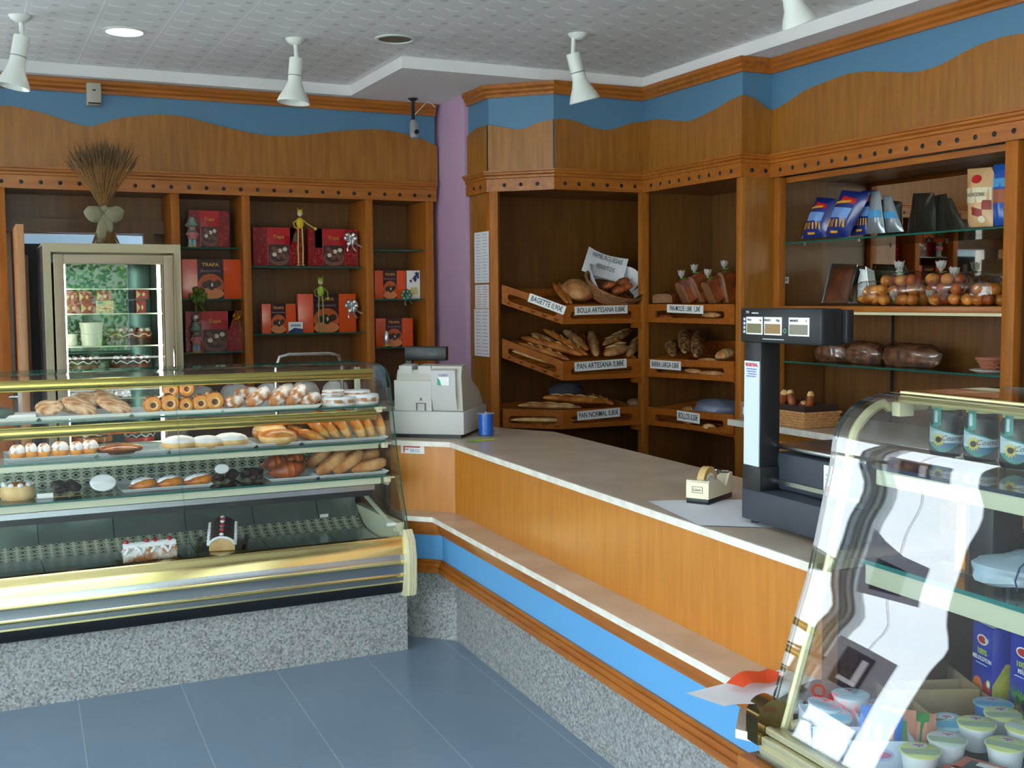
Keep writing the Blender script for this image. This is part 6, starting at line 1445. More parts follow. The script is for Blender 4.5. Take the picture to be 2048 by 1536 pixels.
def stick_doll(x, ytop, ybot, Y, m1, m2, label, hand, bag=False):
    a, c = at(x, ytop, Y=Y), at(x, ybot, Y=Y); h = a.z-c.z; p = Vector((c.x, Y, c.z)); t = thing('stick_doll', label, 'doll', p, group='long legged stick dolls'); M = Matrix.Translation(p)
    def D(b, nm, m): b.bm.transform(M); return b.done(nm, m, t)
    b = B()
    for s in (-1, 1):
        b.tube([(s*h*.035, 0, h*.68), (s*h*.045, 0, h*.3), (s*h*.04, 0, .006)], h*.014, 7); b.ell((s*h*.045, -.004, h*.012), (h*.035, h*.05, h*.012), nu=10, nv=6)
    D(b, 'legs', m2)
    D(B().ell((0, 0, h*.76), (h*.068, h*.05, h*.10), nu=14, nv=10), 'torso', m1)
    b = B().tube([(-h*.05, 0, h*.82), (-h*.12, 0, h*.76), (-h*.10, 0, h*.68), (-h*.04, -.01, h*.66)], h*.012, 7).tube([(h*.05, 0, h*.82), (h*.12, -.01, h*.75), (hand[0]*h, -.02, hand[1]*h)], h*.012, 7)
    D(b, 'arms', m2)
    D(B().ell((0, 0, h*.93), (h*.048, h*.045, h*.055), nu=14, nv=10), 'head', mat('cream_doll_head', srgb(222, 206, 170), .5))
    D(B().ell((-h*.017, -h*.043, h*.94), (h*.007, .001, h*.009), nu=6, nv=4).ell((h*.017, -h*.043, h*.94), (h*.007, .001, h*.009), nu=6, nv=4).box((0, -h*.044, h*.905), (h*.03, .001, h*.004)), 'face_features', INK)
    D(B().lathe([(h*.02, h*.97), (h*.05, h*.955), (h*.045, h*.99), (0, h*1.01)], 14).tube([(-h*.03, 0, h*.99), (-h*.05, 0, h*1.03)], .002, 5).tube([(h*.03, 0, h*.99), (h*.05, 0, h*1.03)], .002, 5), 'cap', m1)
    D(B().ell((hand[0]*h, -.02, hand[1]*h), (h*.03, h*.025, h*.028), nu=10, nv=7), 'held_ball', m1)
    if bag: D(B().ell((-h*.07, .012, h*.50), (h*.05, h*.02, h*.09), nu=12, nv=8), 'shoulder_bag', mat('brown_felt_bag', srgb(100, 70, 60), .7))
stick_doll(602, 419, 532, YS-.03, mat('yellow_felt', srgb(216, 184, 30), .6), mat('pale_yellow_wood', srgb(206, 170, 84), .5), 'yellow long legged stick doll between the two red chocolate boxes', (.26, .66), True)
stick_doll(643, 556, 665, YS-.03, mat('lime_felt', srgb(150, 180, 50), .6), mat('olive_wood', srgb(130, 140, 70), .5), 'lime green long legged stick doll before the large orange box', (.12, .62))
B().ell((0, 0, .05), (.018, .016, .05), nu=12, nv=8, bumpy=.1).box((0, -.004, .004), (.03, .03, .008), m=1).done('silver_ornament', [SILV, mat('yellow_felt', srgb(216, 184, 30), .6)], loc=at(773, 692, Y=YS+.0), world=False, label='small silver wrapped ornament before the lowest orange box, right bay', cat='ornament')
# ------------------------------------------------------------------ cake fridge
fr = thing('cake_fridge', 'tall beige upright cake fridge with lit glass door, left', 'fridge', (.704, 6.58, 0))
X0, X1, Y0, ZT = .366, 1.045, 6.30, 1.908
b = B().box2((X0, Y0, 0), (X0+.035, 6.85, ZT)).box2((X1-.035, Y0, 0), (X1, 6.85, ZT)).box2((X0+.035, Y0, ZT-.045), (X1-.035, 6.85, ZT)).box2((X0+.035, Y0, 0), (X1-.035, 6.85, .42)); b.box2((X0, 6.83, 0), (X1, 6.86, ZT))
b.done('cabinet', BEIGE, fr)
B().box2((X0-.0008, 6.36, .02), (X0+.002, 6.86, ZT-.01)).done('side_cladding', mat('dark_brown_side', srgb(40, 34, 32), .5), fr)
GI, GO = .0, .0
xa, xb, za, zb = X0+.045, X1-.045, .45, ZT-.058
b = B().box2((xa, Y0-.03, za), (xa+.048, Y0+.0, zb), bev=.004).box2((xb-.05, Y0-.03, za), (xb, Y0, zb), bev=.004).box2((xa+.048, Y0-.03, zb-.048), (xb-.05, Y0, zb), bev=.004).box2((xa+.048, Y0-.03, za), (xb-.05, Y0, za+.05), bev=.004)
dr = b.done('door', BEIGED, fr)
B().box2((xa+.048, Y0-.018, za+.05), (xb-.05, Y0-.012, zb-.048)).done('pane', GLASSF, dr)
B().tube([(xb-.012, Y0-.03, 1.15), (xb-.012, Y0-.06, 1.17), (xb-.012, Y0-.06, 1.35), (xb-.012, Y0-.03, 1.37)], .008, 8).done('handle', CHROME, dr)
b = B().box2((X0+.035, 6.80, .42), (X1-.035, 6.829, ZT-.045), 0)
b.done('inner_back', mat('dark_green_mirror_back', srgb(70, 100, 96), .15, metal=.7), fr)
TUBE = mat('lit_fluorescent_tube', (1, .97, .86, 1), .5, emit=9)
for x in (xa+.052, xb-.066): B().box2((x-(.006 if x < .7 else .012), Y0+.012, .50), (x+.006, Y0+.03, 1.80), bev=.003).done('light_tube', TUBE, fr)
b = B().box2((xb-.045, Y0+.02, .46), (xb-.03, 6.78, 1.82), 0); b.box2((xa+.02, Y0+.02, .46), (xa+.03, 6.78, 1.82), 0)
b.done('inner_side', mat('warm_inner_side', srgb(120, 100, 84), .4), fr)
for z in (1.677, 1.547, 1.377, 1.245, 1.10, .861):
    B().box2((xa+.04, Y0+.05, z-.006), (xb-.05, 6.78, z), 0).box2((xa+.04, Y0+.048, z-.0065), (xb-.05, Y0+.052, z+.0005), 1).done('glass_shelf', [GLASSG, mat('bright_shelf_edge', srgb(200, 205, 180), .3)], fr)
RC = mat('red_carton', srgb(170, 52, 48), .4); CRM2 = mat('cream_carton_print', srgb(226, 196, 140), .45); TUB = mat('white_tub_plastic', srgb(228, 226, 208), .4)
def fbox(x0, y0, x1, y1, Y, m, m2, label, shape=0, grp='red cartons in the cake fridge'):
    a, c = at(x0, y0, Y=Y), at(x1, y1, Y=Y); w, h = c.x-a.x, a.z-c.z
    b = B().box2((-w/2, 0, 0), (w/2, .10, h), bev=.002)
    if shape == 0: b.poly([(-w*.45, -.0006, h*.05), (-w*.12, -.0006, h*.45), (-w*.45, -.0006, h*.85)], 1).poly([(w*.12*cos(k)+w*.1, -.0006, h*.45+h*.2*sin(k)) for k in (0, 1.2, 2.5, 3.7, 5)], 1)
    else: b.poly([(-w*.42, -.0006, h*.7), (-w*.1, -.0006, h*.7), (-w*.1, -.0006, h*.9), (-w*.42, -.0006, h*.9)], 1).poly([(-w*.25, -.0006, h*.35), (w*.35, -.0006, h*.4), (w*.35, -.0006, h*.45), (-w*.25, -.0006, h*.4)], 2)
    b.done('dessert_carton', [m, m2, RED], loc=((a.x+c.x)/2, Y, c.z), world=False, label=label, cat='carton', group=grp)
YF = 6.42
fbox(128, 604, 160, 627, YF, RC, CRM2, 'red carton in the cake fridge, lower one at the left'); fbox(128, 582, 156, 603.5, YF, RC, CRM2, 'red carton in the cake fridge, upper one at the left')
fbox(161, 604, 191, 627, YF, RC, CRM2, 'red carton in the cake fridge, lower one second from left'); fbox(157, 582, 185, 603.5, YF, RC, CRM2, 'red carton in the cake fridge, upper one second from left')
fbox(193, 581, 223, 601, YF, RC, CRM2, 'red carton in the cake fridge standing on the cream carton'); fbox(192, 601.5, 228, 627, YF, CRM2, mat('teal_print', srgb(70, 140, 150), .4), 'cream carton with teal print in the cake fridge', 1, 'cream cartons in the cake fridge')
fbox(271, 577, 298, 598, YF+.1, RC, CRM2, 'red carton at the right of the cake fridge, upper one'); fbox(272, 600, 293, 627, YF+.1, RC, CRM2, 'brownish red carton at the right of the cake fridge, lower one')
def tub(x, y0, y1, wpx, label, n=1):
    a, c = at(x, y0, Y=YF), at(x, y1, Y=YF); h = a.z-c.z; r = wpx*MPP(c)/2; b = B()
    b.lathe([(0, 0), (r*.80, 0), (r*.92, h*.5), (r*.96, h*.51), (r*.86, h*.53), (r*.98, h*.97), (r*1.03, h*.98), (r*1.03, h), (0, h)] if n == 2 else [(0, 0), (r*.82, 0), (r*.98, h*.94), (r*1.03, h*.95), (r*1.03, h), (0, h)], 28)
    b.done('food_tub', TUB, loc=c, world=False, label=label, cat='tub', group='white tubs in the cake fridge')
tub(184, 645, 692, 46, 'pair of stacked white tubs in the middle of the cake fridge', 2); tub(141, 668, 692, 28, 'small white tub at the left inside the cake fridge')
def cake(x, y, Y, wpx, h, mats, label, name='layer_cake', deco=True, board=GOLDP):
    p = at(x, y, Y=Y); r = wpx*MPP(p)/2; t = thing(name, label, 'cake', p, group='cakes in the fridge'); M = Matrix.Translation(p)
    def D(b, nm, m): b.bm.transform(M); return b.done(nm, m, t)
    D(B().lathe([(0, 0), (r*1.12, 0), (r*1.14, .004), (0, .004)], 28), 'cake_board', board)
    D(B().lathe([(0, .0045), (r, .0045), (r, h*.5), (r*.985, h*.52), (r, h*.54), (r, h), (0, h)], 30, mfun=lambda k: 0 if k < 3 else 1), 'sponge', mats[:2])
    if deco:
        b = B()
        for k in range(12): a = 2*pi*k/12; b.ell((r*.86*cos(a), r*.86*sin(a), h+.006), (r*.10, r*.10, .012), nu=8, nv=6)
        b.tube([(r*1.0*cos(2*pi*k/36), r*1.0*sin(2*pi*k/36), h*.75+.008*sin(k*1.7)) for k in range(36)], .003, 5, closed=True)
        D(b, 'piped_cream', mats[2])
        for k in range(3): a = 2.2+k*1.3; D(B().ell((r*.5*cos(a+2), r*.5*sin(a+2), h+.008), (.012, .012, .011), nu=8, nv=6), 'cherry', CHERRY)
cake(258, 690, 6.50, 88, .075, (CHOC, CHOCB, IVORY), 'dark chocolate layer cake right of the stacked tubs in the fridge')
cake(165, 741, 6.50, 66, .06, (CHOCB, CHOC, CREAMW), 'chocolate cake with cream loops on the fridge shelf, left')
cake(263, 739, 6.50, 72, .06, (CHOCB, CHOC, CREAMW), 'chocolate cake with cream loops on the fridge shelf, right')
cake(230, 806, 6.50, 60, .05, (CHOC, CHOCB, CREAMW), 'chocolate cake low in the fridge behind the flaky pastries')
cake(183, 883, 6.50, 80, .06, (CARAMEL, CHOC, CREAMW), 'amber sided chocolate cake at the bottom of the fridge, left'); cake(280, 882, 6.50, 58, .05, (mat('strawberry_glaze', srgb(200, 60, 50), .3, coat=.4), CHOC, CREAMW), 'strawberry red sided cake at the bottom of the fridge, right')
# wheat sheaf
p = at(212, 483, Y=6.50); p.z = ZT+.001
ws = thing('wheat_sheaf', 'dried wheat sheaf tied with beige cloth standing on the cake fridge', 'dried bouquet', p)
tie = at(207, 420, Y=6.50); rn = random.Random(5)
STRAW = mat('dry_straw', srgb(134, 96, 52), .8, var=.2, scale=20); EARS = mat('wheat_ears', srgb(98, 74, 46), .85, var=.25, scale=40)
b = B(); be = B(); hh = at(210, 305, Y=6.5).z-tie.z
for k in range(150):
    a = rn.uniform(0, 6.28); q = rn.uniform(0, 1)**.6; top = Vector((tie.x+q*.155*cos(a), tie.y+q*.11*sin(a), tie.z+hh*(.80+.25*rn.random())*(1-.18*q*q)))
    lo = Vector((p.x+.075*cos(a+pi)*q, p.y+.05*sin(a+pi)*q, p.z)); mid = tie+Vector((rn.uniform(-.014, .014), rn.uniform(-.014, .014), 0))
    b.tube([lo, mid, mid.lerp(top, .5)+Vector((0, 0, .01)), top], .0016, 4, cap=False)
    d = (top-mid).normalized(); 
    be.tube([top-d*.01, top+d*.02, top+d*.055], [.002, .0055, .001], 5)
    for j in range(2): dd = (d+Vector((rn.uniform(-.3, .3), rn.uniform(-.3, .3), 0))).normalized(); be.tube([top+d*.02, top+d*.03+dd*.06], [.0008, .0004], 3, cap=False)
b.done('stalks', STRAW, ws, kind='stuff', doubles=False); be.done('ears', EARS, ws, kind='stuff', doubles=False)
CLOTH = mat('grey_beige_cloth', srgb(128, 122, 98), .85, bump=.4, bscale=30)
b = B().ell(tie, (.035, .03, .025), bumpy=.1)
for s, l in ((-1, 1), (1, .95)): b.ell(tie+Vector((s*.048, -.02, -.025)), (.052, .022, .042), RY(RAD(s*-25)), bumpy=.08, seed=s+3)
b.ell(tie+Vector((-.012, -.03, -.10)), (.028, .012, .075), RY(RAD(8)), bumpy=.1, seed=8).ell(tie+Vector((.02, -.028, -.07)), (.022, .012, .05), RY(RAD(-14)), bumpy=.1, seed=9)
b.done('cloth_bow', CLOTH, ws)
# chrome chair back and white paper bags behind the case
t = thing('chair', 'chrome tube chair back showing just above the pastry case', 'chair', (1.75, 6.0, 0)); a, c = at(552, 735, Y=6.0), at(684, 735, Y=6.0); zt = at(620, 708, Y=6.0).z
B().tube([(a.x+.005, 6.0, .01), (a.x, 6.0, .45), (a.x, 6.0, zt-.07), (a.x+.02, 6.0, zt-.012), (a.x+.07, 6.0, zt), (c.x-.07, 6.0, zt), (c.x-.02, 6.0, zt-.012), (c.x, 6.0, zt-.07), (c.x, 6.0, .45), (c.x-.005, 6.0, .01)], .0105, 10).done('back_frame', CHROME, t)
B().box2((a.x, 6.0, .44), (c.x, 6.38, .47), bev=.01).done('seat', BLACK, t)
for x in (a.x+.01, c.x-.01): B().tube([(x, 6.37, .01), (x, 6.36, .45)], .0105, 8).done('leg', CHROME, t)
WPB = mat('white_paper_bag', srgb(224, 222, 218), .7, bump=.5, bscale=6)
for i, (x, w, lab) in enumerate([(400, 60, 'white paper flour bag behind the pastry case, leftmost'), (470, 62, 'white paper flour bag behind the pastry case, second from left'), (540, 60, 'white paper flour bag behind the pastry case, third from left'), (610, 62, 'white paper flour bag behind the pastry case, second from right'), (672, 56, 'white paper flour bag behind the pastry case, rightmost')]):
    q = at(x, 795, Y=6.72); q.z = .961; r = w*MPP(q)/2
    B().ell((0, 0, .075), (r*1.0, .07, .085), bumpy=.06, seed=i, flat=.12, pw=.55).done('paper_bag', WPB, loc=q, rot=(0, 0, RAD(8*i-10)), world=False, label=lab, cat='bag', group='white paper bags behind the case')
# ------------------------------------------------------------------ breads in the trays
def loaf(name, A_, C_, r, m, label, grp, cat='bread', flat=.8, scores=0, bend=.0, n=14, taper=1.9, sub=None):
    r *= 1.28; A_, C_ = Vector(A_)+Vector((0, 0, r*.1)), Vector(C_)+Vector((0, 0, r*.1)); d = (C_-A_); L = d.length; d.normalize(); side = d.cross(Vector((0, 0, 1))).normalized(); up = side.cross(d).normalized(); b = B()
    mid = (A_+C_)/2; rings = []; nn = 14
    def f(u, v):
        t = -1+2*u; rr = r*max(0, 1-abs(t)**taper)**.5*(1+.035*sin(u*31+L*50)); a = 2*pi*v
        z = sin(a); z = z if z > 0 else z*.62
        return d*(t*L/2)+side*(rr*cos(a)+bend*(1-t*t))+up*(rr*flat*z)
    b.grid(f, 26, nn, 0)
    if scores:
        for k in range(scores):
            t = -.72+1.44*(k+.5)/scores; s0 = d*(t*L/2)
            P = [s0+d*(L*.16/scores*2*q)+side*(r*.55*q)+up*(r*flat*(1.0-.14*q*q)*max(0, 1-abs(t)**taper)**.5+.0015) for q in (-1, -.5, 0, .5, 1)]
            b.tube(P, [.0008, r*.10, r*.14, r*.10, .0008], 6, 1)
    o = b.done(name, [m, DOUGH], loc=mid, world=False, label=label, cat=cat, group=grp)
    return o
def lf(a, ya, c, yc, r, m, label, grp, **k):
    A_, C_ = at(a[0], a[1], Y=ya), at(c[0], c[1], Y=yc); return loaf(k.pop('name', 'baguette'), A_, C_, r, m, label, grp, **k)
GT1 = 'breads in the top left tray'
lf((1136, 608), 6.05, (1106, 566), 6.44, .017, CRUST, 'thin breadstick in the top left tray, left of the pair', GT1, name='breadstick')
lf((1143, 609), 6.05, (1117, 566), 6.44, .017, CRUST, 'thin breadstick in the top left tray, right of the pair', GT1, name='breadstick')
lf((1170, 597), 6.08, (1140, 577), 6.36, .068, CRUSTF, 'round country loaf between the thin breadsticks and the bread basket', GT1, name='country_loaf', flat=.85, taper=2.6)
lf((1139, 633), 5.985, (1100, 622), 6.25, .014, CRUST, 'thin bread poking out through the BAGETTE tray front, left', GT1, name='breadstick')
lf((1152, 633), 5.985, (1118, 622), 6.25, .014, CRUST, 'thin bread poking out through the BAGETTE tray front, right', GT1, name='breadstick')
GT2 = 'breads in the middle left tray'
for i, (a, ya, c, yc, r, m, sc, lab) in enumerate([
 ((1168, 713), 6.08, (1040, 676), 6.40, .034, CRUST, 4, 'long golden baguette slanting across the left of the middle tray'),
 ((1140, 722), 6.05, (1035, 688), 6.30, .026, CRUST, 4, 'long golden baguette nearest the tray front, middle tray left end'),
 ((1120, 694), 6.30, (1062, 668), 6.48, .025, CRUSTF, 0, 'floury baguette at the back left of the middle tray'),
 ((1176, 712), 6.06, (1086, 659), 6.46, .023, CRUST, 4, 'slim baguette slanting over the long golden ones, middle tray'),
 ((1176, 702), 6.10, (1128, 662), 6.46, .029, CRUSTF, 3, 'floury baguette with dark near end, middle tray'),
 ((1170, 686), 6.30, (1152, 664), 6.48, .026, CRUSTD, 0, 'dark baguette end at the back of the middle tray'),
 ((1193, 714), 6.06, (1181, 664), 6.46, .028, CRUSTF, 3, 'baguette pointing straight at the tray front, middle tray'),
 ((1206, 692), 6.20, (1262, 662), 6.46, .030, CRUSTF, 3, 'floury baguette slanting up to the right, middle tray'),
 ((1212, 712), 6.05, (1252, 696), 6.20, .042, CRUSTF, 2, 'short fat loaf at the right of the middle tray'),
 ((1256, 714), 6.06, (1281, 674), 6.40, .030, CRUSTF, 2, 'baguette beside the corner post in the middle tray'),
 ((1140, 738), 6.03, (1022, 702), 6.24, .017, DOUGH, 0, 'pale long bread seen through the slot of the middle tray')]):
    lf(a, ya, c, yc, r, m, lab, GT2, scores=sc)
GT3 = 'breads in the lowest left tray'
for (a, ya, c, yc, r, m, sc, lab) in [
 ((1212, 806), 6.10, (1084, 797), 6.16, .031, CRUST, 4, 'big golden baguette lying across the PAN NORMAL tray'),
 ((1228, 810), 6.06, (1172, 792), 6.30, .024, CRUST, 3, 'golden baguette behind the big one, PAN NORMAL tray'),
 ((1165, 816), 6.06, (1035, 812), 6.12, .022, CRUSTF, 3, 'pale baguette along the front of the PAN NORMAL tray'),
 ((1150, 842), 6.04, (1020, 841), 6.18, .018, DOUGH, 0, 'pale bread seen through the left slot of the PAN NORMAL tray'),
 ((1200, 842), 6.05, (1145, 841), 6.06, .022, CRUSTD, 0, 'brown bread end seen through the right slot, PAN NORMAL tray')]:
    lf(a, ya, c, yc, r, m, lab, GT3, scores=sc)
def film_bag(p, r3, rot, label, name='plastic_bag', m=None, seed=1, twist=None, cat='bag', grp=None, flat=.3):
    t = thing(name, label, cat, p, group=grp)
    B().ell(p+Vector((0, 0, r3[2]*(1-flat))), r3, rot, bumpy=.07, seed=seed, flat=flat, nu=24, nv=16, pw=.7).done('film', m or FILM, t)
    if twist is not None: twist_top(p+Vector(twist), t, seed)
    return t
GTIE = mat('green_twist_tie', srgb(70, 190, 70), .5); CEL = mat('crumpled_cellophane', srgb(206, 200, 192), .2, alpha=.62, bump=.6, bscale=40)
def twist_top(q, t, seed=1, s=1):
    rn = random.Random(seed); b = B()
    for k in range(9):
        a = 2*pi*k/9; b.strip([q, q+Vector((.018*s*cos(a), .018*s*sin(a), .022*s)), q+Vector((.024*s*cos(a+.3), .024*s*sin(a+.3), .045*s+rn.uniform(0, .01)))], [q+Vector((.003, 0, .002)), q+Vector((.018*s*cos(a+.5), .018*s*sin(a+.5), .02*s)), q+Vector((.02*s*cos(a+1), .02*s*sin(a+1), .04*s))])
    b.done('twisted_top', CEL, t, doubles=False)
    B().tube([q+Vector((.006*cos(a), .006*sin(a), .001)) for a in [2*pi*k/8 for k in range(8)]], .0028, 5, closed=True).tube([q+Vector((.004, -.006, 0)), q+Vector((.02, -.012, .004))], .002, 4).done('twist_tie', GTIE, t)
q = at(1132, 792, Y=6.25); film_bag(q, (.125, .08, .05), RZ(.2), 'clear grey plastic bag behind the big baguette, PAN NORMAL tray', m=mat('grey_film_bag', srgb(96, 96, 108), .25, alpha=.75), seed=4)
q = at(1270, 812, Y=6.10); film_bag(q, (.05, .05, .028), RZ(.2), 'small bagged roll beside the corner post, PAN NORMAL tray', m=mat('brownish_film_bag', srgb(150, 110, 80), .3, alpha=.9), seed=6)
# bread basket
pb = at(1222, 607, Y=6.14)
wb = thing('bread_basket', 'round wicker basket with paper liner and handwritten card, top left tray', 'basket', pb)
k = MPP(pb); R1, R0 = 60*k, 42*k; hb = .095; pb.z += .035; pb.y += .02
tl = Vector((0, 0, 0))
def basket_mesh(b, c, r0, r1, h, tilt=0, ribs=26, rows=7):
    M = Matrix.Translation(c) @ RX(tilt[0] if tilt else 0) @ RY(tilt[1] if tilt else 0)
    for row in range(rows):
        t = (row+.5)/rows; r = r0+(r1-r0)*t; z = h*t
        b.tube([M @ Vector(((r+.004*sin(ribs/2*2*pi*q/52+pi*(row % 2)))*cos(2*pi*q/52), (r+.004*sin(ribs/2*2*pi*q/52+pi*(row % 2)))*sin(2*pi*q/52), z)) for q in range(52)], h/rows*.52, 6, closed=True)
    for q in range(ribs): a = 2*pi*q/ribs; b.tube([M @ Vector((r0*cos(a), r0*sin(a), 0)), M @ Vector((r1*cos(a), r1*sin(a), h))], .003, 5)
    b.tube([M @ Vector((r1*1.02*cos(2*pi*q/40), r1*1.02*sin(2*pi*q/40), h)) for q in range(40)], .008, 8, closed=True)
    b.lathe([(0, 0), (r0, 0), (r0, .004), (0, .004)], 24, M)
b = B(); basket_mesh(b, pb, R0, R1, hb, (RAD(30), RAD(6))); b.done('basket_weave', WICK, wb)
MB_ = Matrix.Translation(pb) @ RX(RAD(30)) @ RY(RAD(6))
b = B(); b.grid(lambda u, v: MB_ @ Vector(((R1*(.75+.25*v)+.008)*cos(2*pi*u)*.97, (R1*(.75+.25*v)+.008)*sin(2*pi*u)*.97, hb*(.55+.45*v)+v*(.03+.035*sin(2*pi*u*2.5+.6)+.03*sin(2*pi*u)))), 40, 4)
b.done('paper_liner', PAPER, wb)
cs = [at(1178, 493, Y=6.24), at(1257, 518, Y=6.18), at(1244, 566, Y=6.14), at(1163, 541, Y=6.22)]
def sg(u, v):
    q = cs[0].lerp(cs[1], u).lerp(cs[3].lerp(cs[2], u), v); return q+Vector((0, .03*sin(pi*u), -.012*sin(pi*u)*(1-v)))
b = B().grid(sg, 14, 8); cd = b.done('handwritten_card', PAPER, wb)
uu = (cs[1]-cs[0]).normalized(); vv = (cs[0]-cs[3]); vv = (vv-uu*vv.dot(uu)).normalized(); nn_ = uu.cross(vv); cc = (cs[0]+cs[1]+cs[2]+cs[3])/4; WW = (cs[1]-cs[0]).length; HH = (cs[0]-cs[3]).length
for s_, ou, ov, sz in (('HAMBURGUESAS', .0, .24, .044), ('Y', .10, .08, .022), ('PERRITOS', .02, -.14, .040)):
    ctr = cc+uu*WW*ou+vv*HH*ov+nn_*.012
    o = text(s_, sz, mat('grey_marker', srgb(60, 66, 74), .6), cd, Matrix(((uu.x, vv.x, nn_.x, ctr.x), (uu.y, vv.y, nn_.y, ctr.y), (uu.z, vv.z, nn_.z, ctr.z), (0, 0, 0, 1))), sx=.60 if len(s_) > 9 else .7, shear=.15)
    Mi = wm(cd); Mii = Mi.inverted()
    for v in o.data.vertices:
        q = Mi @ v.co; u_ = min(1, max(0, (q-cs[0]).dot(uu)/WW)); q = q+Vector((0, .03*sin(pi*u_)-.014, 0)); v.co = Mii @ q
for i, (px, py, dx, lab) in enumerate([(1196, 556, 0, 'brown bread roll in the basket, leftmost'), (1216, 572, 1, 'brown bread roll in the basket, front middle'), (1246, 572, 2, 'brown bread roll in the basket, large front right'), (1262, 552, 3, 'brown bread roll in the basket, back right')]):
    q = MB_ @ Vector([(-.06, -.03, hb-.005), (-.01, -.075, hb-.008), (.055, -.045, hb+.004), (.075, .03, hb)][i]); loaf('bread_roll', q+Vector((-.04, .01, -.012)), q+Vector((.045, -.01, .014)), .026, CRUSTD, lab, 'rolls in the wicker basket', flat=.9, taper=2.4)
GR2 = 'breads in the right hand trays'
def sliced(px, py, X, w, h, d, rz, ry, label, tw=True, m=None):
    p = at(px, py, X=X); t = thing('bagged_sliced_bread', label, 'bread', p, group='bagged sliced breads in the top right tray', rot=(0, RAD(ry), RAD(rz))); M = wm(t)
    b = B(); r = [( -w/2, 0), (w/2, 0), (w/2, h*.72), (w*.42, h*.92), (w*.2, h), (-w*.2, h), (-w*.42, h*.92), (-w/2, h*.72)]
    b.prism([(0, y, z) for y, z in r], (d, 0, 0), 1, 0)
    for k in range(5): b.prism([(d*(k+.5)/5-.0008, y*1.012, z*1.008) for y, z in r], (.0016, 0, 0), 2)
    b.bm.transform(M); b.done('loaf', [m or CRUSTD, mat('bagged_bread_end', srgb(164, 112, 72), .6), CHOCB], t)
    b = B().prism([(-.006, y*1.06, z*1.05-.001) for y, z in r], (d+.012, 0, 0)); b.bm.transform(M); b.done('cellophane', FILM, t)
    if tw: twist_top(M @ Vector((d*.3, 0, h*1.08)), t, px)
for a in [(1325, 606, 3.80, .16, .055, .13, 15, -8, 'flat dark bread in cellophane at the left of the top right tray', False), (1372, 606, 3.81, .12, .13, .12, -14, -26, 'bagged sliced bread, first with a twisted top from the left'), (1400, 605, 3.86, .10, .16, .12, -10, -24, 'bagged sliced bread, second with a twisted top from the left'), (1425, 606, 3.81, .11, .13, .12, -12, -26, 'bagged sliced bread in front, third from the left in its tray'), (1449, 605, 3.86, .10, .17, .12, -8, -12, 'bagged sliced bread, the one just left of the upright post')]:
    sliced(*a)
def lx(a, xa, c, xc, r, m, label, grp, **k): return loaf(k.pop('name', 'baguette'), at(a[0], a[1], X=xa), at(c[0], c[1], X=xc), r, m, label, grp, **k)
SES = mat('seeded_crust', srgb(70, 40, 24), .55, col2=srgb(190, 140, 84), scale=34, lo=.42, hi=.6)
lx((1346, 714), 3.80, (1341, 664), 4.16, .036, SES, 'seeded loaf in the BARRA LARGA tray, leftmost of three', 'seeded loaves'); lx((1371, 708), 3.82, (1372, 652), 4.18, .038, SES, 'seeded loaf in the BARRA LARGA tray, middle of three', 'seeded loaves'); lx((1394, 716), 3.80, (1397, 662), 4.16, .034, SES, 'seeded loaf in the BARRA LARGA tray, rightmost of three', 'seeded loaves')
lx((1432, 717), 3.82, (1470, 706), 3.95, .036, CRUSTF, 'floury loaf at the right end of the BARRA LARGA tray', GR2); lx((1395, 722), 3.79, (1432, 722), 3.80, .016, CRUSTF, 'pale slim bread in front of the seeded loaves', GR2)
lx((1370, 742), 3.78, (1405, 746), 3.78, .018, CRUSTF, 'floury bread seen through the BARRA LARGA slot, left', GR2); lx((1398, 747), 3.78, (1452, 750), 3.78, .018, CRUSTF, 'floury bread seen through the BARRA LARGA slot, right', GR2)
lx((1318, 645-9), 3.78, (1345, 636), 3.78, .020, CRUSTD, 'brown bread seen through the PAN MOLDE slot, left', GR2); lx((1405, 632), 3.78, (1440, 632), 3.78, .020, CRUSTF, 'brown bread seen through the PAN MOLDE slot, right', GR2)
q = at(1436, 834, X=3.93); film_bag(q, (.13, .17, .062), RZ(-.1), 'blue grey plastic bag of rolls in the BOLLOS tray', m=mat('blue_grey_film_bag', srgb(136, 142, 166), .3, alpha=.93, bump=.5, bscale=14), seed=9)
lx((1362, 830), 3.80, (1388, 822), 3.88, .034, CRUSTF, 'round roll left of the plastic bag in the BOLLOS tray', GR2, name='bread_roll', taper=2.5); lx((1370, 846), 3.775, (1384, 848), 3.775, .024, CRUSTD, 'brown roll seen through the BOLLOS tray slot, left', GR2, name='bread_roll'); lx((1407, 855), 3.775, (1430, 857), 3.775, .022, DOUGH, 'pale roll seen through the BOLLOS tray slot', GR2, name='bread_roll'); lx((1435, 859), 3.775, (1455, 862), 3.775, .022, CRUSTD, 'brown roll seen through the BOLLOS tray slot, right', GR2, name='bread_roll')
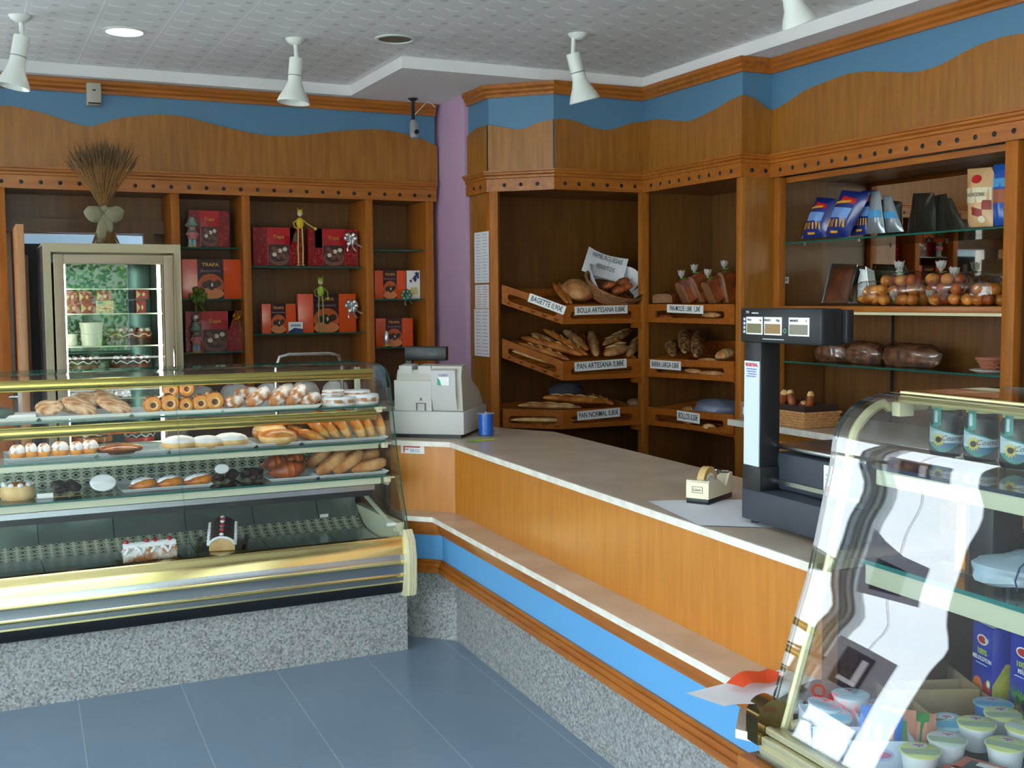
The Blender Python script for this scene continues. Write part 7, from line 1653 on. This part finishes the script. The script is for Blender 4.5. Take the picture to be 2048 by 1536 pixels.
# ------------------------------------------------------------------ goods on the mirror shelving
NAVY = mat('navy_crisp_bag', srgb(24, 44, 120), .22, coat=.5); SILB = mat('silver_bag_back', srgb(160, 170, 176), .22, metal=.6); YB = mat('crisp_yellow_print', srgb(224, 160, 40), .35); OV = mat('light_blue_print', srgb(110, 150, 210), .3)
def pillow(name, corners, th, mats, label, cat, grp=None, deco=None, nn=10):
    c = [Vector(q) for q in corners]; ctr = sum(c, Vector())/4; u = (c[1]-c[0]).normalized(); v = (c[0]-c[3]).normalized(); n = u.cross(v).normalized()
    if n.dot(CAM-ctr) < 0: n = -n
    t = thing(name, label, cat, (c[2]+c[3])/2, group=grp)
    def f(a, b_, s, o=0):
        q = c[0].lerp(c[1], a).lerp(c[3].lerp(c[2], a), b_); k = (max(0, sin(pi*a))**.6)*(max(0, sin(pi*b_))**.5)
        return q+n*(s*th*.5*k*(1+.10*sin(17*a+9*b_))+o)
    b = B().grid(lambda a, d: f(a, d, 1), nn, nn, 0).grid(lambda a, d: f(a, d, -1), nn, nn, 1 if len(mats) > 1 else 0)
    b.done('wrapper', mats, t)
    if deco: deco(t, f)
    return t
def crisp(corn, th, label, back=False):
    def deco(t, f):
        b = B()
        if not back:
            b.grid(lambda a, d: f(.2+.6*a, .38+.22*d, 1, .002), 6, 4, 1)
            for k in range(6): a0 = .18+.11*k; b.grid(lambda a, d: f(a0+.05*a+(.04*(k-2.5))*(d)*.5, .64+.16*d, 1, .003), 2, 4, 0)
            b.grid(lambda a, d: f(.36+.28*a, .88+.05*d, 1, .002), 3, 2, 0); b.grid(lambda a, d: f(.3+.5*a, .12+.12*d+.05*a, 1, .002), 4, 3, 2); b.grid(lambda a, d: f(.1+.6*a, .26+.06*d-.06*a, 1, .003), 4, 2, 0)
            b.done('bag_print', [YB, OV, RED], t)
        else:
            b.grid(lambda a, d: f(.05+.9*a, .45+.18*d, 1, .002), 5, 3, 0); b.done('bag_print', [mat('sky_blue_band', srgb(70, 150, 200), .3)], t)
    pillow('crisp_bag', corn, th, [SILB if back else NAVY, SILB], label, 'bag of crisps', 'bags of crisps on the glass shelf', deco)
def qx(pl, xt, xb_): return [at(*pl[0], X=xt), at(*pl[1], X=xt), at(*pl[2], X=xb_), at(*pl[3], X=xb_)]
crisp(qx([(1634, 394), (1674, 398), (1652, 474), (1602, 478)], 4.06, 4.02), .08, 'blue crisp bag with yellow fan print, leftmost on the glass shelf')
crisp(qx([(1684, 380), (1742, 386), (1696, 474), (1648, 474)], 4.04, 4.0), .09, 'blue crisp bag with yellow fan print, second from the left')
crisp(qx([(1722, 382), (1760, 380), (1740, 468), (1700, 472)], 4.10, 4.06), .04, 'blue crisp bag leaning behind the second one')
crisp(qx([(1742, 384), (1760, 381), (1770, 466), (1732, 468)], 4.06, 4.05), .03, 'silver backed crisp bag with blue band, left one', True)
crisp(qx([(1765, 391), (1782, 391), (1808, 463), (1768, 466)], 4.08, 4.07), .03, 'silver backed crisp bag with blue band, right one', True)
def deco_c(t, f):
    b = B().grid(lambda a, d: f(.02+.96*a, .34+.26*d, 1, .002), 5, 3, 0).grid(lambda a, d: f(.5+.45*cos(2*pi*a)*.42, .20+.075*sin(2*pi*a)*(1-d), 1, .003), 12, 2, 1); b.grid(lambda a, d: f(.30+.4*a, .66+.14*d+.06*a, 1, .002), 3, 3, 2).grid(lambda a, d: f(.66+.24*cos(2*pi*a)*.6, .88+.06*sin(2*pi*a)*(1-d), 1, .003), 10, 2, 0)
    b.grid(lambda a, d: f(.7+.28*a, .56+.16*d, 1, .0035), 3, 3, 2)
    b.done('pack_print', [mat('cream_pack_band', srgb(226, 214, 180), .4), RED, mat('biscuit_picture', srgb(150, 50, 40), .4)], t)
    c0 = f(.5, .47, 1, .006); uu = (f(.9, .47, 1)-f(.1, .47, 1)).normalized(); vv = (f(.5, .3, 1)-f(.5, .6, 1)).normalized(); n = uu.cross(vv).normalized(); vv = n.cross(uu)
    text('TRADICIONAL', .026, mat('brown_print', srgb(110, 90, 70), .5), t, Matrix(((uu.x, vv.x, n.x, c0.x), (uu.y, vv.y, n.y, c0.y), (uu.z, vv.z, n.z, c0.z), (0, 0, 0, 1))), sx=.68)
pillow('biscuit_pack', qx([(1935, 338), (1988, 334), (1986, 453), (1936, 455)], 4.08, 4.06), .06, [mat('beige_biscuit_pack', srgb(214, 170, 120), .35, coat=.3), SILB], 'beige pack with cream TRADICIONAL band on the glass shelf', 'food pack', None, deco_c)
def deco_d(t, f):
    B().grid(lambda a, d: f(.2+.7*a, .42+.22*d, 1, .002), 4, 4, 1).grid(lambda a, d: f(.1+.8*a, .24+.14*d, 1, .002), 4, 2, 0).done('pack_print', [mat('sky_print', srgb(80, 160, 220), .3), mat('tan_picture', srgb(170, 90, 60), .4)], t)
pillow('biscuit_pack', qx([(1987, 330), (2022, 326), (2022, 450), (1986, 452)], 4.09, 4.07), .05, [mat('deep_blue_pack', srgb(40, 90, 180), .25, coat=.4), SILB], 'blue pack half hidden by the upright post', 'food pack', None, deco_d)
# cake tin leaning on the wooden shelf
ct_ = [at(1664, 528, X=4.14), at(1714, 530, X=4.12), at(1695, 606, X=4.04), at(1644, 607, X=4.06)]
def tin(c, label, front=True):
    c = [Vector(q) for q in c]; u = (c[1]-c[0]).normalized(); v = (c[0]-c[3]).normalized(); n = u.cross(v).normalized(); n = n if n.dot(CAM-c[0]) > 0 else -n
    t = thing('cake_tin', label, 'foil tin', (c[2]+c[3])/2, group='foil cake tins'); ctr = sum(c, Vector())/4
    b = B(); o = [q for q in c]; i = [ctr+(q-ctr)*.86 for q in c]; bk = [ctr+(q-ctr)*.8-n*.045 for q in c]
    for k in range(4): k2 = (k+1) % 4; b.poly([o[k], o[k2], i[k2], i[k]]); b.poly([o[k], o[k2], bk[k2], bk[k]])
    b.poly(bk); b.tube([q+n*.001 for q in o], .004, 6, closed=True); b.done('foil', STEEL, t)
    if front:
        def f(a, d): q = i[0].lerp(i[1], a).lerp(i[3].lerp(i[2], a), d); return q+n*(.018*(max(0, sin(pi*a))*max(0, sin(pi*d)))**.4)
        B().grid(f, 12, 12).done('cake', CHOCB, t)
        B().grid(lambda a, d: f(a, d)+n*.005, 10, 10).done('cellophane', FILM, t)
tin(ct_, 'foil tin with a wrapped brown cake leaning on the wooden shelf')
tin([at(1716, 532, X=4.22), at(1732, 534, X=4.16), at(1742, 604, X=4.17), at(1712, 606, X=4.22)], 'empty foil tin standing behind the wrapped brown cake', False)
def bun_bag(px0, px1, py0, py1, X, n, label, seed, tw=None, long=False):
    a, c = at(px0, py1, X=X), at(px1, py1, X=X); hgt = at((px0+px1)/2, py0, X=X).z-a.z; L = (a-c).length; p = (a+c)/2; t = thing('bag_of_buns', label, 'bag of bread', p, group='cellophane bags of buns on the wooden shelf'); rn = random.Random(seed)
    pr = []; k = 0
    while len(pr) < n and k < 900:
        k += 1; r = rn.uniform(.024, .030); lay = rn.choice((0, 0, 1, 2)); y = rn.uniform(-L/2+r, L/2-r); x = rn.uniform(-.05, .07); z = r+lay*.046*(1 if hgt > .09 else .6)
        if z+r > hgt*1.05*(1-(2*abs(y)/L)**4*.5): continue
        if all((Vector((x, y, z))-q).length > .040 for q in pr): pr.append(Vector((x, y, z)))
    for q in pr:
        if long: B().ell(p+q, (.024, .05, .022), RX(RAD(rn.uniform(-35, 5))), bumpy=.03, nu=12, nv=8).done('bun', GOLDBUN, t)
        else: B().ell(p+q, (.031, .031, .027), bumpy=.03, seed=int(q.y*99), nu=12, nv=8).done('bun', CRUSTD if rn.random() < .3 else GOLDBUN, t)
    B().ell(p+Vector((.01, 0, hgt*.52)), (.10, L*.54, hgt*.56), bumpy=.05, seed=seed, flat=.1, nu=28, nv=18, pw=.6).done('cellophane', FILM, t)
    for j, dy in enumerate(tw or []): twist_top(p+Vector((-.02, dy[0], dy[1])), t, seed+j, 1.1)
bun_bag(1712, 1778, 566, 609, 4.06, 10, 'cellophane bag of long buns, leftmost on the wooden shelf', 3, None, True)
bun_bag(1765, 1856, 548, 610, 4.05, 20, 'cellophane bag of round buns, second from the left', 5, [(.02, .155), (.05, .02)])
bun_bag(1845, 1945, 548, 610, 4.05, 22, 'cellophane bag of round buns, third from the left', 6, [(.02, .15), (-.06, .12), (.08, .02)])
bun_bag(1940, 2003, 556, 611, 4.05, 13, 'cellophane bag of round buns beside the upright post', 8, [(.0, .03)])
for i, (x0, x1, lab) in enumerate([(1632, 1700, 'cellophane wrapped dark cake on the lower glass shelf, leftmost'), (1695, 1765, 'cellophane wrapped dark cake on the lower glass shelf, middle'), (1762, 1880, 'cellophane wrapped dark cake on the lower glass shelf, rightmost')]):
    a, c = at(x0, 735, X=4.12), at(x1, 740, X=4.12); z = 1.2675; p = (a+c)/2; p.z = z; L = (a-c).length
    t = thing('wrapped_cake', lab, 'cake', p, group='wrapped cakes on the lower glass shelf')
    B().ell(p+Vector((0, 0, .045)), (.06, L*.48, .055), bumpy=.06, seed=i+20, flat=.2, nu=22, nv=14, pw=.5).done('cake', mat('marbled_brown_cake', srgb(70, 40, 28), .5, col2=srgb(150, 100, 62), scale=22), t)
    B().ell(p+Vector((0, 0, .048)), (.068, L*.53, .064), bumpy=.08, seed=i+30, flat=.2, nu=22, nv=14, pw=.5).done('cellophane', FILM, t)
p = at(1984, 750, X=4.08); p.z = 1.2675
t = thing('bread_bowl', 'small woven bowl on a white plate at the right of the lower glass shelf', 'bowl', p)
B().lathe([(0, 0), (.07, .002), (.095, .012), (.096, .014), (.07, .006), (0, .004)], 28, Matrix.Translation(p)).done('plate', WHITE, t)
b = B(); basket_mesh(b, p+Vector((0, 0, .012)), .035, .062, .05, None, 16, 5); b.done('bowl_weave', mat('pinkish_wicker', srgb(176, 110, 84), .6), t)
# basket on the side counter
p = at(1600, 838, X=3.80); p.z = .9615; k = MPP(p)
t = thing('bread_basket', 'rectangular wicker basket with dark cloth and bread pieces on the side counter', 'basket', p)
hw, hd, hh_ = .155, .10, .085
b = B()
for row in range(6):
    z = .006+row*.0135; e = 1+.02*row; P = []
    for (x, y) in ((-hd, -hw), (hd, -hw), (hd, hw), (-hd, hw)): P.append(Vector((x*e, y*e, z)))
    Q = []
    for i in range(4):
        for s in range(12): q = P[i].lerp(P[(i+1) % 4], s/12); Q.append(p+q*1.0+Vector((0, 0, 0))+(Vector((q.x, q.y, 0)).normalized()*.003*(1 if (s+row) % 2 else -1)))
    b.tube(Q, .0072, 6, closed=True)
b.box(p+Vector((0, 0, .004)), (hd*2, hw*2, .006)); b.done('basket_weave', mat('light_wicker', srgb(196, 138, 84), .6, col2=srgb(222, 170, 112), scale=60, bump=.4), t)
B().grid(lambda u, v: p+Vector(((hd*1.04+.004*sin(u*60))*(1 if .25 <= u < .5 else -1 if u >= .75 else (8*u-1) if u < .25 else (1-8*(u-.5))), (hw*1.04)*(-1 if u < .25 else (8*(u-.25)-1) if u < .5 else 1 if u < .75 else (1-8*(u-.75))), .078+.032*v)), 64, 3).done('cloth_lining', mat('dark_brown_cloth', srgb(58, 36, 30), .8), t)
B().box(p+Vector((0, 0, .075)), (hd*1.9, hw*1.9, .02)).done('cloth_bed', MATS['dark_brown_cloth'], t)
for i, (dy, dx, rz, lab) in enumerate([(.10, -.03, 20, 'cut bread piece standing in the side basket, leftmost'), (.055, -.01, -15, 'cut bread piece standing in the side basket, second from the left'), (.0, .02, 40, 'low bread piece lying in the middle of the side basket'), (-.075, .0, 8, 'reddish cut bread piece standing in the side basket, rightmost')]):
    B().ell((0, 0, 0), (.024, .018, .05 if i != 2 else .022), RX(RAD(rz)), bumpy=.05, seed=i, pw=.6, nu=14, nv=10, mfun=lambda v: 0 if v < .7 else 1).done('bread_piece', [CRUSTD, DOUGH], loc=p+Vector((dx, dy, .125 if i != 2 else .10)), world=False, label=lab, cat='bread', group='bread pieces in the side basket')
p = at(1497, 832, X=3.78); p.z = .9615
B().box2((-.03, -.035, 0), (.03, .035, .09), bev=.004).box2((-.0308, -.03, .02), (-.0302, .01, .06), 1).lathe([(0, .09), (.028, .09), (.03, .115), (0, .12)], 14, m=2).done('spice_jar', [mat('tan_box', srgb(176, 140, 110), .5), WHITE, BLACK], loc=p, world=False, label='small tan container with white label beside the pillar on the side counter', cat='container')
# small things pinned on the shelving
a, c = at(1555, 554, Y=4.983), at(1577, 567, Y=4.983)
B().box2((a.x, 4.981, c.z), (c.x, 4.984, a.z), 0).box2((a.x+.006, 4.9802, c.z+.012), (a.x+.02, 4.981, a.z-.006), 1).box2((a.x+.03, 4.9802, c.z+.012), (c.x-.006, 4.981, a.z-.006), 1).done('small_label', [WHITE, BLUEINK], label='tiny white printed label on the panel above the scale', cat='label', loc=((a.x+c.x)/2, 4.982, c.z))
